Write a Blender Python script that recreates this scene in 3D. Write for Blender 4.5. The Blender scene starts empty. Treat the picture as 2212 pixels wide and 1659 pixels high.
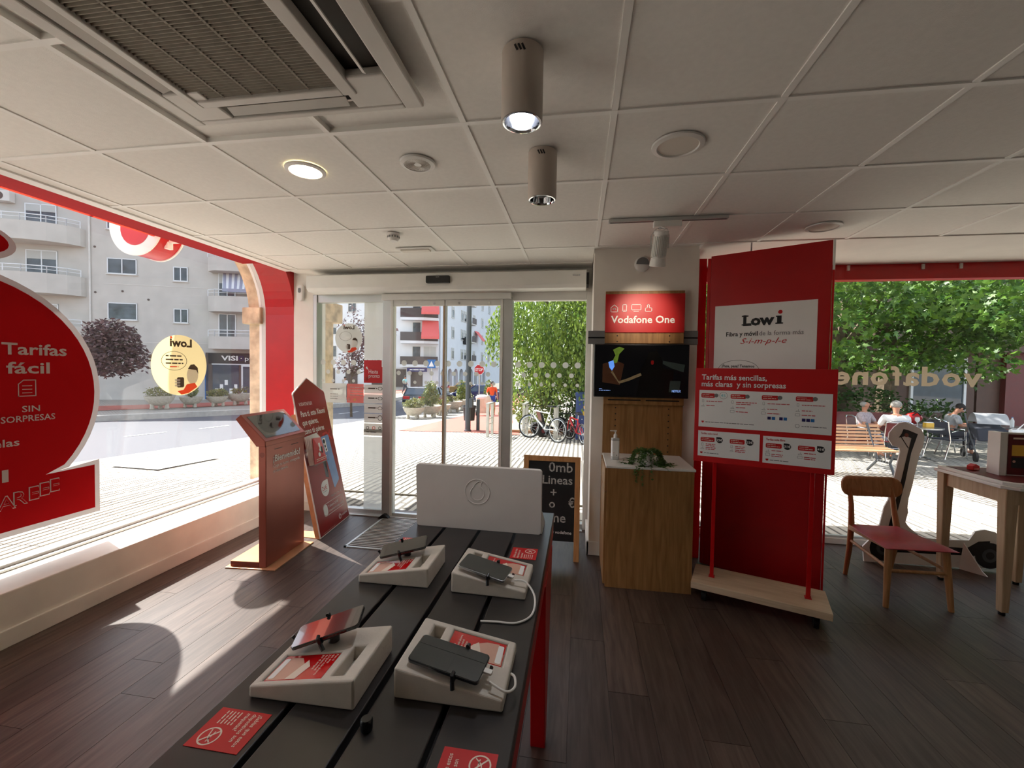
import bpy, bmesh, math, random
from mathutils import Matrix, Vector, Euler
random.seed(7)
S = bpy.context.scene
COL = S.collection
PI = math.pi

# ------------------------------------------------------------------ camera
cam_d = bpy.data.cameras.new('camera'); cam = bpy.data.objects.new('camera', cam_d); COL.objects.link(cam)
YAW, PITCH, ROLL = -0.1566, -0.0306, 0.0156
fw = Vector((math.sin(YAW)*math.cos(PITCH), math.cos(YAW)*math.cos(PITCH), math.sin(PITCH)))
rt = Vector((math.cos(YAW), -math.sin(YAW), 0)); up = rt.cross(fw)
rt2 = rt*math.cos(ROLL)+up*math.sin(ROLL); up2 = up*math.cos(ROLL)-rt*math.sin(ROLL)
cam.matrix_world = Matrix(((rt2.x, up2.x, -fw.x, 0), (rt2.y, up2.y, -fw.y, 0), (rt2.z, up2.z, -fw.z, 1.55), (0, 0, 0, 1)))
cam_d.sensor_width = 36; cam_d.sensor_fit = 'HORIZONTAL'; cam_d.lens = 921.1/2212*36; cam_d.clip_start = 0.02; cam_d.clip_end = 500
S.camera = cam

# ------------------------------------------------------------------ world, sun, exposure
SUN_DIR = Vector((1.09, -0.47, -1.32)).normalized()
W = bpy.data.worlds.new('sky'); S.world = W; W.use_nodes = True
nt = W.node_tree; nt.nodes.clear()
sky = nt.nodes.new('ShaderNodeTexSky'); sky.sky_type = 'NISHITA'; sky.sun_disc = False
sky.sun_elevation = math.asin(-SUN_DIR.z); sky.sun_rotation = math.atan2(-SUN_DIR.x, -SUN_DIR.y)
sky.air_density = 1.0; sky.dust_density = 1.5
bg = nt.nodes.new('ShaderNodeBackground'); bg.inputs['Strength'].default_value = 0.16
wo = nt.nodes.new('ShaderNodeOutputWorld')
hs = nt.nodes.new('ShaderNodeHueSaturation'); hs.inputs['Saturation'].default_value = 0.55
nt.links.new(sky.outputs[0], hs.inputs['Color']); nt.links.new(hs.outputs[0], bg.inputs[0]); nt.links.new(bg.outputs[0], wo.inputs[0])
sl = bpy.data.lights.new('sun_offscreen', 'SUN'); sl.energy = 4.9; sl.angle = math.radians(0.6); sl.color = (1.0, 0.965, 0.91)
sun = bpy.data.objects.new('sun_offscreen', sl); COL.objects.link(sun)
sun.rotation_euler = SUN_DIR.to_track_quat('-Z', 'Y').to_euler(); sun.location = (-12, 6, 16)
vs = S.view_settings
vs.view_transform = 'Standard'; vs.look = 'None'; vs.gamma = 1.0; vs.use_curve_mapping = False
vs.exposure = 1.62

# ------------------------------------------------------------------ materials
def lin(c):
    out = []
    for v in c[:3]:
        v = v/255.0
        out.append(v/12.92 if v <= 0.04045 else ((v+0.055)/1.055)**2.4)
    return (out[0], out[1], out[2], 1.0)
MATS = {}
def mat(name, col, rough=0.5, metal=0.0, var=0.05, scale=6.0, bump=0.0, bscale=60.0, spec=0.5, coat=0.0, emit=None, estr=0.0, trans=0.0, alpha=None, stretch=None, rnd=0.0, sss=0.0):
    if name in MATS: return MATS[name]
    m = bpy.data.materials.new(name); m.use_nodes = True
    n = m.node_tree.nodes; l = m.node_tree.links
    b = n['Principled BSDF']
    base = lin(col)
    b.inputs['Roughness'].default_value = rough; b.inputs['Metallic'].default_value = metal
    b.inputs['Specular IOR Level'].default_value = spec; b.inputs['Coat Weight'].default_value = coat
    if trans: b.inputs['Transmission Weight'].default_value = trans
    tc = n.new('ShaderNodeTexCoord'); src = tc.outputs['Object']
    if stretch:
        mp = n.new('ShaderNodeMapping'); mp.inputs['Scale'].default_value = stretch
        l.new(src, mp.inputs[0]); src = mp.outputs[0]
    nz = n.new('ShaderNodeTexNoise'); nz.inputs['Scale'].default_value = scale; nz.inputs['Detail'].default_value = 5
    l.new(src, nz.inputs['Vector'])
    cr = n.new('ShaderNodeValToRGB')
    cr.color_ramp.elements[0].position = 0.3; cr.color_ramp.elements[1].position = 0.7
    cr.color_ramp.elements[0].color = tuple(max(0, c*(1-var*2)) for c in base[:3])+(1,)
    cr.color_ramp.elements[1].color = tuple(min(1, c*(1+var*2)) for c in base[:3])+(1,)
    l.new(nz.outputs['Fac'], cr.inputs[0])
    out = cr.outputs[0]
    if rnd:
        oi = n.new('ShaderNodeObjectInfo'); mr = n.new('ShaderNodeMapRange')
        mr.inputs['To Min'].default_value = 1-rnd; mr.inputs['To Max'].default_value = 1+rnd
        l.new(oi.outputs['Random'], mr.inputs['Value'])
        vm = n.new('ShaderNodeVectorMath'); vm.operation = 'SCALE'
        l.new(out, vm.inputs[0]); l.new(mr.outputs[0], vm.inputs['Scale']); out = vm.outputs[0]
    l.new(out, b.inputs['Base Color'])
    if emit is not None:
        b.inputs['Emission Color'].default_value = lin(emit); b.inputs['Emission Strength'].default_value = estr
    if alpha is not None: b.inputs['Alpha'].default_value = alpha
    if bump:
        n2 = n.new('ShaderNodeTexNoise'); n2.inputs['Scale'].default_value = bscale; n2.inputs['Detail'].default_value = 4
        l.new(src, n2.inputs['Vector'])
        bp = n.new('ShaderNodeBump'); bp.inputs['Strength'].default_value = bump; bp.inputs['Distance'].default_value = 0.01
        l.new(n2.outputs['Fac'], bp.inputs['Height']); l.new(bp.outputs[0], b.inputs['Normal'])
    MATS[name] = m
    return m

def wood(name, c1, c2, rough=0.45, axis='y', sc=1.0, rnd=0.0, spec=0.5, bump=0.15):
    m = bpy.data.materials.new(name); m.use_nodes = True
    n = m.node_tree.nodes; l = m.node_tree.links; b = n['Principled BSDF']
    b.inputs['Roughness'].default_value = rough; b.inputs['Specular IOR Level'].default_value = spec
    tc = n.new('ShaderNodeTexCoord'); oi = n.new('ShaderNodeObjectInfo')
    ad = n.new('ShaderNodeVectorMath'); ad.operation = 'ADD'
    sc3 = n.new('ShaderNodeVectorMath'); sc3.operation = 'SCALE'; sc3.inputs[0].default_value = (7, 13, 5)
    l.new(oi.outputs['Random'], sc3.inputs['Scale'])
    l.new(tc.outputs['Object'], ad.inputs[0]); l.new(sc3.outputs[0], ad.inputs[1])
    mp = n.new('ShaderNodeMapping'); s = {'x': (1.2, 14, 14), 'y': (14, 1.2, 14), 'z': (14, 14, 1.2)}[axis]
    mp.inputs['Scale'].default_value = tuple(v*sc for v in s); l.new(ad.outputs[0], mp.inputs[0])
    nz = n.new('ShaderNodeTexNoise'); nz.inputs['Scale'].default_value = 3.0; nz.inputs['Detail'].default_value = 8; nz.inputs['Distortion'].default_value = 0.6
    l.new(mp.outputs[0], nz.inputs['Vector'])
    cr = n.new('ShaderNodeValToRGB'); cr.color_ramp.elements[0].position = 0.32; cr.color_ramp.elements[1].position = 0.7
    cr.color_ramp.elements[0].color = lin(c1); cr.color_ramp.elements[1].color = lin(c2)
    l.new(nz.outputs['Fac'], cr.inputs[0]); out = cr.outputs[0]
    if rnd:
        mr = n.new('ShaderNodeMapRange'); mr.inputs['To Min'].default_value = 1-rnd; mr.inputs['To Max'].default_value = 1+rnd
        l.new(oi.outputs['Random'], mr.inputs['Value'])
        vm = n.new('ShaderNodeVectorMath'); vm.operation = 'SCALE'; l.new(out, vm.inputs[0]); l.new(mr.outputs[0], vm.inputs['Scale']); out = vm.outputs[0]
    l.new(out, b.inputs['Base Color'])
    bp = n.new('ShaderNodeBump'); bp.inputs['Strength'].default_value = bump; bp.inputs['Distance'].default_value = 0.003
    l.new(nz.outputs['Fac'], bp.inputs['Height']); l.new(bp.outputs[0], b.inputs['Normal'])
    MATS[name] = m
    return m

def glass(name, tint, refl=1.0, haze=0.0, rough=0.0):
    """clear pane: transparent with a fresnel reflection and a little dust"""
    m = bpy.data.materials.new(name); m.use_nodes = True
    n = m.node_tree.nodes; l = m.node_tree.links; n.clear()
    o = n.new('ShaderNodeOutputMaterial'); tr = n.new('ShaderNodeBsdfTransparent'); tr.inputs[0].default_value = tint+(1,)
    gl = n.new('ShaderNodeBsdfGlossy'); gl.inputs['Roughness'].default_value = rough
    lw = n.new('ShaderNodeLayerWeight'); lw.inputs[0].default_value = 0.5
    pw = n.new('ShaderNodeMath'); pw.operation = 'POWER'; pw.inputs[1].default_value = 5.0; l.new(lw.outputs['Facing'], pw.inputs[0])
    mu = n.new('ShaderNodeMath'); mu.operation = 'MULTIPLY_ADD'; mu.inputs[1].default_value = 0.9*refl; mu.inputs[2].default_value = 0.03*refl; mu.use_clamp = True
    l.new(pw.outputs[0], mu.inputs[0])
    mx = n.new('ShaderNodeMixShader'); l.new(mu.outputs[0], mx.inputs[0]); l.new(tr.outputs[0], mx.inputs[1]); l.new(gl.outputs[0], mx.inputs[2])
    last = mx.outputs[0]
    if haze:
        df = n.new('ShaderNodeBsdfDiffuse'); df.inputs[0].default_value = (0.8, 0.8, 0.8, 1)
        tc = n.new('ShaderNodeTexCoord'); nz = n.new('ShaderNodeTexNoise'); nz.inputs['Scale'].default_value = 2.5; nz.inputs['Detail'].default_value = 6
        l.new(tc.outputs['Object'], nz.inputs['Vector'])
        m2 = n.new('ShaderNodeMath'); m2.operation = 'MULTIPLY'; m2.inputs[1].default_value = haze*2; l.new(nz.outputs['Fac'], m2.inputs[0])
        mx2 = n.new('ShaderNodeMixShader'); l.new(m2.outputs[0], mx2.inputs[0]); l.new(last, mx2.inputs[1]); l.new(df.outputs[0], mx2.inputs[2]); last = mx2.outputs[0]
    l.new(last, o.inputs[0]); MATS[name] = m
    return m

def film(name, col, through=0.3, rough=0.5, transl=0.25):
    """printed adhesive film: diffuse print, partly see-through and translucent"""
    m = bpy.data.materials.new(name); m.use_nodes = True
    n = m.node_tree.nodes; l = m.node_tree.links; n.clear()
    o = n.new('ShaderNodeOutputMaterial'); c = lin(col)
    df = n.new('ShaderNodeBsdfDiffuse'); df.inputs[0].default_value = c
    tl = n.new('ShaderNodeBsdfTranslucent'); tl.inputs[0].default_value = c
    a = n.new('ShaderNodeMixShader'); a.inputs[0].default_value = transl; l.new(df.outputs[0], a.inputs[1]); l.new(tl.outputs[0], a.inputs[2])
    tr = n.new('ShaderNodeBsdfTransparent'); tr.inputs[0].default_value = c
    b = n.new('ShaderNodeMixShader'); b.inputs[0].default_value = through; l.new(a.outputs[0], b.inputs[1]); l.new(tr.outputs[0], b.inputs[2])
    l.new(b.outputs[0], o.inputs[0]); MATS[name] = m
    return m

def leafmat(name, c1, c2, transl=0.35):
    m = bpy.data.materials.new(name); m.use_nodes = True
    n = m.node_tree.nodes; l = m.node_tree.links; n.clear()
    o = n.new('ShaderNodeOutputMaterial'); tc = n.new('ShaderNodeTexCoord')
    nz = n.new('ShaderNodeTexNoise'); nz.inputs['Scale'].default_value = 3.5; nz.inputs['Detail'].default_value = 6
    l.new(tc.outputs['Object'], nz.inputs['Vector'])
    cr = n.new('ShaderNodeValToRGB'); cr.color_ramp.elements[0].position = 0.35; cr.color_ramp.elements[1].position = 0.65
    cr.color_ramp.elements[0].color = lin(c1); cr.color_ramp.elements[1].color = lin(c2); l.new(nz.outputs['Fac'], cr.inputs[0])
    df = n.new('ShaderNodeBsdfPrincipled'); df.inputs['Roughness'].default_value = 0.45; l.new(cr.outputs[0], df.inputs['Base Color'])
    tl = n.new('ShaderNodeBsdfTranslucent'); l.new(cr.outputs[0], tl.inputs[0])
    a = n.new('ShaderNodeMixShader'); a.inputs[0].default_value = transl; l.new(df.outputs[0], a.inputs[1]); l.new(tl.outputs[0], a.inputs[2])
    l.new(a.outputs[0], o.inputs[0]); MATS[name] = m
    return m

RED = (190, 8, 14)
mat('white_wall', (236, 232, 224), 0.75, var=0.015, bump=0.05, bscale=120)
mat('column_wall', (242, 235, 224), 0.75, var=0.02, bump=0.05, bscale=120)
mat('ceil_tile', (243, 240, 233), 0.85, var=0.012, scale=40, bump=0.15, bscale=260)
mat('ceil_grid', (248, 246, 240), 0.5, var=0.01)
mat('ledge', (242, 236, 222), 0.5, var=0.05, scale=3)
mat('red_gloss', RED, 0.3, var=0.03, coat=0.15, spec=0.35)
mat('red_matte', (170, 8, 14), 0.7, var=0.03, spec=0.15)
mat('red_satin', (180, 10, 16), 0.35, var=0.03)
mat('red_print', (196, 14, 18), 0.45, var=0.02)
mat('card_red', (196, 14, 18), 0.15, var=0.04, coat=0.5)
mat('white_print', (240, 238, 234), 0.5, var=0.01)
mat('grey_print', (120, 118, 116), 0.5, var=0.01)
mat('black_print', (26, 24, 26), 0.5, var=0.02)
mat('navy_print', (30, 20, 90), 0.5, var=0.02)
mat('blue_print', (40, 110, 175), 0.5, var=0.02)
mat('teal_print', (150, 205, 205), 0.5, var=0.02)
mat('cream_print', (232, 214, 196), 0.5, var=0.02)
mat('skin_print', (214, 168, 146), 0.5, var=0.03)
mat('alu', (196, 198, 196), 0.38, metal=0.55, var=0.02, spec=0.6)
mat('alu_white', (226, 224, 218), 0.4, var=0.02)
mat('dark_rubber', (28, 27, 27), 0.7, var=0.05)
mat('black_plastic', (18, 18, 19), 0.35, var=0.04)
mat('black_gloss', (12, 13, 15), 0.06, var=0.02, coat=0.6)
mat('grey_plastic', (120, 120, 120), 0.5, var=0.03)
mat('white_plastic', (232, 230, 224), 0.4, var=0.015)
mat('offwhite_plastic', (206, 196, 184), 0.45, var=0.03)
mat('chrome', (220, 222, 224), 0.08, metal=1.0, var=0.01)
mat('steel', (190, 192, 194), 0.25, metal=0.9, var=0.03)
mat('stone_warm', (202, 180, 150), 0.9, var=0.16, scale=9, bump=0.6, bscale=40)
mat('block_grey', (203, 195, 182), 0.55, var=0.025, scale=30, bump=0.08, bscale=200)
mat('riser_white', (214, 206, 198), 0.5, var=0.02)
mat('table_black', (42, 39, 38), 0.32, var=0.1, scale=10, spec=0.5)
mat('kiosk_body', (150, 78, 62), 0.33, metal=0.35, var=0.03)
mat('kiosk_dark', (126, 60, 48), 0.35, metal=0.3, var=0.03)
mat('copper_plate', (214, 160, 118), 0.35, metal=0.35, var=0.05)
mat('kraft', (190, 140, 96), 0.8, var=0.06, scale=20)
mat('standee_red', (150, 26, 26), 0.3, var=0.03)
mat('chalk_black', (20, 21, 22), 0.6, var=0.1, scale=12)
mat('chalk', (190, 190, 186), 0.95, var=0.18, scale=60)
mat('red_leather', (158, 34, 48), 0.42, var=0.05, scale=40, bump=0.06, bscale=300)
mat('mat_groove', (40, 38, 36), 0.8, var=0.1)
mat('mat_bar', (158, 152, 145), 0.5, metal=0.4, var=0.08)
mat('asphalt', (84, 84, 90), 0.85, var=0.06, scale=14, bump=0.2, bscale=90)
mat('road_paint', (225, 225, 225), 0.7, var=0.05, scale=20)
def paving_far():
    m = mat('paving_far', (204, 194, 178), 0.85, var=0.05, scale=3); n = m.node_tree.nodes; l = m.node_tree.links; b = n['Principled BSDF']
    tc = n.new('ShaderNodeTexCoord'); mp = n.new('ShaderNodeMapping'); mp.inputs['Rotation'].default_value = (0, 0, PI/2); l.new(tc.outputs['Object'], mp.inputs[0])
    br = n.new('ShaderNodeTexBrick'); br.inputs['Scale'].default_value = 1.0; br.inputs['Brick Width'].default_value = 0.4; br.inputs['Row Height'].default_value = 0.1
    br.inputs['Mortar Size'].default_value = 0.026; br.inputs['Mortar Smooth'].default_value = 0.3
    br.inputs['Color1'].default_value = lin((195, 187, 173)); br.inputs['Color2'].default_value = lin((186, 178, 164)); br.inputs['Mortar'].default_value = lin((98, 92, 85))
    l.new(mp.outputs[0], br.inputs[0]); l.new(br.outputs[0], b.inputs['Base Color'])
paving_far()
mat('paving', (192, 184, 170), 0.8, var=0.05, scale=8, rnd=0.06)
mat('paving_joint', (104, 98, 90), 0.9, var=0.05)
mat('red_path', (176, 100, 86), 0.85, var=0.05, scale=12)
mat('kerb_stone', (184, 178, 168), 0.85, var=0.06)
mat('gravel', (190, 172, 146), 0.95, var=0.2, scale=30, bump=1.0, bscale=60)
mat('timber', (150, 112, 80), 0.8, var=0.1)
mat('facade_pale', (196, 189, 180), 0.9, var=0.035, scale=1.2)
mat('facade_trim', (214, 208, 200), 0.9, var=0.04, scale=2)
mat('facade_white', (222, 222, 224), 0.9, var=0.02, scale=1.0)
mat('facade_dark', (96, 84, 78), 0.9, var=0.06, scale=1.0)
mat('shutter', (188, 186, 180), 0.7, var=0.03, stretch=(0.1, 0.1, 12))
mat('win_dark', (70, 78, 84), 0.12, var=0.3, scale=1.5)
mat('win_frame', (226, 226, 226), 0.5, var=0.02)
mat('rail_white', (225, 225, 225), 0.5, var=0.02)
mat('rail_dark', (74, 62, 60), 0.6, var=0.1)
mat('awning_red', (222, 104, 100), 0.8, var=0.04)
mat('awning_stripe_a', (150, 152, 168), 0.85, var=0.03)
mat('awning_stripe_b', (222, 220, 220), 0.85, var=0.03)
mat('concrete_pot', (182, 174, 158), 0.9, var=0.09, scale=10, bump=0.3, bscale=50)
mat('soil', (70, 52, 38), 0.95, var=0.2, scale=30)
mat('bark', (96, 82, 66), 0.9, var=0.2, scale=10, bump=0.6, bscale=30)
mat('post_grey', (66, 70, 74), 0.5, var=0.05)
mat('post_steel', (196, 192, 182), 0.4, metal=0.3, var=0.05)
mat('bin_black', (44, 46, 46), 0.6, var=0.05)
mat('mail_blue', (40, 66, 124), 0.45, var=0.05)
mat('mail_yellow', (226, 176, 60), 0.5, var=0.03)
mat('car_black', (22, 22, 28), 0.12, metal=0.2, var=0.05, coat=0.8)
mat('car_blue', (24, 30, 84), 0.12, metal=0.3, var=0.05, coat=0.8)
mat('car_gold', (150, 120, 70), 0.25, metal=0.4, var=0.05, coat=0.5)
mat('car_glass', (60, 74, 88), 0.05, var=0.1, coat=0.5)
mat('tail_red', (190, 16, 20), 0.2, var=0.05)
mat('tyre', (26, 26, 27), 0.8, var=0.06)
mat('skin', (190, 132, 104), 0.55, var=0.06)
mat('hair_grey', (150, 145, 138), 0.8, var=0.1, scale=40)
mat('hair_dark', (30, 24, 22), 0.7, var=0.15, scale=40)
mat('shirt_orange', (226, 84, 40), 0.85, var=0.06)
mat('shorts_blue', (40, 70, 150), 0.85, var=0.06)
mat('shirt_white', (226, 224, 222), 0.85, var=0.04)
mat('shirt_grey', (170, 170, 172), 0.85, var=0.05)
mat('shirt_check', (176, 160, 164), 0.85, var=0.12, scale=30)
mat('trousers', (60, 62, 72), 0.85, var=0.08)
mat('cloth_beige', (214, 200, 178), 0.9, var=0.06)
mat('bike_red', (196, 24, 30), 0.3, var=0.04, coat=0.4)
mat('bike_white', (216, 216, 210), 0.3, var=0.04, coat=0.3)
mat('stop_red', (190, 20, 28), 0.5, var=0.03)
mat('cafe_red', (96, 14, 18), 0.5, var=0.06)
mat('cafe_brown', (84, 56, 44), 0.6, var=0.08)
mat('cafe_wall', (120, 100, 88), 0.8, var=0.08)
mat('bench_wood', (196, 150, 110), 0.6, var=0.1, stretch=(0.6, 12, 12))
mat('iron', (84, 88, 92), 0.5, metal=0.4, var=0.06)
mat('ac_grey', (152, 144, 130), 0.75, var=0.06, scale=20)
mat('ac_white', (214, 210, 202), 0.45, var=0.03, scale=5)
mat('ac_dark', (58, 54, 48), 0.7, var=0.05)
mat('lamp_body', (196, 184, 172), 0.5, var=0.02)
mat('lamp_on', (255, 255, 255), 0.5, var=0, emit=(236, 238, 255), estr=26)
mat('led_on', (255, 250, 225), 0.5, var=0, emit=(255, 236, 190), estr=7)
mat('diffuser_off', (226, 220, 208), 0.4, var=0.01)
mat('screen_tv', (3, 3, 4), 0.25, var=0.02, spec=0.25, emit=(7, 7, 8), estr=0.2)
mat('tv_brown', (34, 18, 10), 0.3, var=0.3, scale=9, emit=(46, 24, 12), estr=0.25)
mat('tv_green', (60, 80, 30), 0.3, var=0.4, scale=20, emit=(120, 150, 50), estr=0.12)
mat('tv_blue', (60, 100, 170), 0.3, var=0.3, scale=20, emit=(90, 140, 220), estr=0.35)
mat('tv_arm', (70, 56, 38), 0.3, var=0.4, scale=30, emit=(96, 80, 56), estr=0.2)
mat('tv_figure', (3, 3, 4), 0.3, var=0.05)
mat('tv_grey', (16, 20, 18), 0.3, var=0.5, scale=9, emit=(30, 36, 32), estr=0.2)
mat('tv_text', (120, 150, 210), 0.4, var=0.02, emit=(120, 150, 210), estr=0.35)
mat('phone_dark', (34, 36, 38), 0.12, var=0.04, coat=0.8)
mat('phone_film', (58, 62, 60), 0.22, var=0.06, coat=0.3)
mat('phone_blue', (132, 166, 214), 0.25, var=0.05)
mat('clear_bottle', (228, 228, 226), 0.15, var=0.02, trans=0.3)
mat('acrylic', (222, 212, 206), 0.12, var=0.02, trans=0.55)
wood('floor_wood', (62, 49, 42), (92, 77, 68), rough=0.42, axis='y', sc=1.0, rnd=0.26, bump=0.12)
wood('oak', (134, 94, 50), (168, 124, 74), rough=0.5, axis='z', sc=0.9)
wood('oak_pale', (196, 172, 142), (216, 194, 164), rough=0.55, axis='x', sc=0.8)
wood('oak_leg', (160, 112, 66), (188, 140, 92), rough=0.5, axis='z', sc=1.2)
wood('beech', (178, 150, 116), (200, 172, 138), rough=0.5, axis='z', sc=1.0)
wood('pine', (190, 136, 82), (212, 160, 104), rough=0.55, axis='z', sc=1.0)
glass('pane', (0.96, 0.97, 0.97), refl=0.9, haze=0.02)
glass('pane_door', (0.95, 0.97, 0.97), refl=0.7, haze=0.012)
glass('pane_clean', (0.97, 0.98, 0.98), refl=1.0, haze=0.0)
film('film_red', (196, 30, 34), 0.12, transl=0.35)
film('film_white', (216, 212, 206), 0.10, transl=0.35)
film('film_border', (196, 190, 188), 0.25, transl=0.3)
film('film_cream', (236, 218, 160), 0.08, transl=0.55)
film('film_dot', (214, 214, 208), 0.15, transl=0.5)
film('film_frost', (225, 226, 224), 0.12, transl=0.6)
film('film_pink', (214, 120, 112), 0.15, transl=0.5)
film('film_taupe', (214, 196, 168), 0.02, transl=0.4)
film('film_faint', (150, 144, 138), 0.1, transl=0.3)
film('film_dark', (90, 78, 70), 0.04, transl=0.3)
film('film_orange', (232, 92, 66), 0.05, transl=0.5)
film('canvas_red', (236, 128, 108), 0.0, transl=0.6)
leafmat('leaf_green', (58, 92, 28), (150, 172, 70), 0.4)
leafmat('leaf_maple', (40, 84, 22), (104, 140, 44))
leafmat('leaf_plum', (66, 46, 50), (138, 108, 106), 0.25)
leafmat('leaf_shrub', (96, 106, 56), (150, 146, 84), 0.3)
leafmat('leaf_conifer', (84, 104, 44), (134, 142, 66), 0.25)
leafmat('leaf_dark', (34, 66, 24), (70, 104, 40), 0.25)
leafmat('leaf_pot', (52, 90, 36), (98, 134, 62), 0.25)
# ------------------------------------------------------------------ geometry helpers
I4 = Matrix.Identity(4)
def T(x, y, z): return Matrix.Translation((x, y, z))
def RX(a): return Matrix.Rotation(a, 4, 'X')
def RY(a): return Matrix.Rotation(a, 4, 'Y')
def RZ(a): return Matrix.Rotation(a, 4, 'Z')
def frame(o, ex, ey):
    """local x along ex, y along ey, z outward"""
    ex = Vector(ex).normalized(); ey = Vector(ey); ey = (ey-ex*ey.dot(ex)).normalized(); ez = ex.cross(ey); o = Vector(o)
    return Matrix(((ex.x, ey.x, ez.x, o.x), (ex.y, ey.y, ez.y, o.y), (ex.z, ey.z, ez.z, o.z), (0, 0, 0, 1)))
class MB:
    def __init__(s, M=None): s.v = []; s.f = []; s.M = M or I4
    def add(s, vs, fs, M=None):
        k = len(s.v); M = s.M @ M if M else s.M
        s.v += [tuple(M @ Vector(p)) for p in vs]; s.f += [tuple(i+k for i in f) for f in fs]; return s
    def box(s, x0, y0, z0, x1, y1, z1, M=None):
        return s.add([(x0, y0, z0), (x1, y0, z0), (x1, y1, z0), (x0, y1, z0), (x0, y0, z1), (x1, y0, z1), (x1, y1, z1), (x0, y1, z1)],
                     [(0, 3, 2, 1), (4, 5, 6, 7), (0, 1, 5, 4), (1, 2, 6, 5), (2, 3, 7, 6), (3, 0, 4, 7)], M)
    def hexa(s, b, t, M=None):
        return s.add(list(b)+list(t), [(0, 3, 2, 1), (4, 5, 6, 7), (0, 1, 5, 4), (1, 2, 6, 5), (2, 3, 7, 6), (3, 0, 4, 7)], M)
    def prism(s, poly, z0, z1, M=None):
        n = len(poly)
        return s.add([(x, y, z0) for x, y in poly]+[(x, y, z1) for x, y in poly],
                     [tuple(range(n-1, -1, -1)), tuple(range(n, 2*n))]+[(i, (i+1) % n, n+(i+1) % n, n+i) for i in range(n)], M)
    def flat(s, poly, z=0.0, M=None): return s.add([(x, y, z) for x, y in poly], [tuple(range(len(poly)))], M)
    def lathe(s, prof, n=20, M=None, cap=True):
        vs = []; fs = []
        for r, z in prof:
            for i in range(n): a = 2*PI*i/n; vs.append((r*math.cos(a), r*math.sin(a), z))
        for j in range(len(prof)-1):
            for i in range(n): k = (i+1) % n; fs.append((j*n+i, j*n+k, (j+1)*n+k, (j+1)*n+i))
        if cap:
            if prof[0][0] > 1e-4: fs.append(tuple(range(n-1, -1, -1)))
            if prof[-1][0] > 1e-4: b = (len(prof)-1)*n; fs.append(tuple(range(b, b+n)))
        return s.add(vs, fs, M)
    def cyl(s, p0, p1, r0, r1=None, n=14, M=None):
        p0 = Vector(p0); p1 = Vector(p1); d = p1-p0; r1 = r0 if r1 is None else r1
        R = d.to_track_quat('Z', 'Y').to_matrix().to_4x4()
        return s.lathe([(r0, 0), (r1, d.length)], n, (M or I4) @ Matrix.Translation(p0) @ R)
    def tube(s, pts, r, n=8, M=None, closed=False):
        P = [Vector(p) for p in pts]; m = len(P); vs = []; fs = []; rr = r if isinstance(r, (list, tuple)) else [r]*m
        u = None
        for i in range(m):
            a = P[(i-1) % m] if (closed or i > 0) else P[i]; b = P[(i+1) % m] if (closed or i < m-1) else P[i]
            t = (b-a).normalized()
            if u is None: u = t.orthogonal().normalized()
            u = (u-t*u.dot(t)); u = u.normalized() if u.length > 1e-6 else t.orthogonal().normalized(); w = t.cross(u)
            for k in range(n): an = 2*PI*k/n; vs.append(tuple(P[i]+(u*math.cos(an)+w*math.sin(an))*rr[i]))
        for i in range(m if closed else m-1):
            j = (i+1) % m
            for k in range(n): l = (k+1) % n; fs.append((i*n+k, i*n+l, j*n+l, j*n+k))
        if not closed: fs.append(tuple(range(n-1, -1, -1))); fs.append(tuple(range((m-1)*n, m*n)))
        return s.add(vs, fs, M)
    def ball(s, c, rx, ry=None, rz=None, n=12, m=8, M=None):
        ry = ry or rx; rz = rz or rx; prof = [(math.sin(PI*i/m), -math.cos(PI*i/m)) for i in range(m+1)]
        prof[0] = (1e-5, -1); prof[-1] = (1e-5, 1)
        return s.lathe(prof, n, (M or I4) @ T(*c) @ Matrix.Diagonal((rx, ry, rz, 1)), cap=False)
    def mesh(s, name, m, smooth=False, fix=True):
        me = bpy.data.meshes.new(name); me.from_pydata(s.v, [], s.f)
        if fix and len(s.f) < 20000:
            b = bmesh.new(); b.from_mesh(me); bmesh.ops.recalc_face_normals(b, faces=b.faces); b.to_mesh(me); b.free()
        if m: me.materials.append(MATS[m])
        if smooth:
            me.polygons.foreach_set('use_smooth', [True]*len(me.polygons)); me.set_sharp_from_angle(angle=0.7)
        me.update(); return me
    def build(s, name, m, parent=None, smooth=False, bevel=0, label=None, fix=True, kind=None):
        o = bpy.data.objects.new(name, s.mesh(name, m, smooth, fix)); COL.objects.link(o)
        if parent: o.parent = parent
        if bevel:
            b = o.modifiers.new('bevel', 'BEVEL'); b.width = bevel; b.segments = 2; b.limit_method = 'ANGLE'; b.angle_limit = 0.6
        if label: o['label'] = label
        if kind: o['kind'] = kind
        return o
def thing(name, label, cat, loc=(0, 0, 0), rz=0.0, group=None):
    o = bpy.data.objects.new(name, None); COL.objects.link(o); o.location = loc; o.rotation_euler = (0, 0, rz)
    o.empty_display_size = 0.1; o['label'] = label; o['category'] = cat
    if group: o['group'] = group
    return o
def tag(o, label, cat, group=None):
    o['label'] = label; o['category'] = cat
    if group: o['group'] = group
    return o
def inst(name, me, parent, M):
    o = bpy.data.objects.new(name, me); COL.objects.link(o); o.parent = parent; o.matrix_local = M; return o
def struct(name, mb, m, **k):
    o = mb.build(name, m, **k); o['kind'] = 'structure'; return o
def dup(root, loc, rz, label=None):
    r = root.copy(); COL.objects.link(r); r.location = loc; r.rotation_euler = (0, 0, rz)
    if label: r['label'] = label
    for ch in list(root.children):
        c = ch.copy(); COL.objects.link(c); c.parent = r
        for g in list(ch.children):
            d = g.copy(); COL.objects.link(d); d.parent = c
    return r
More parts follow.
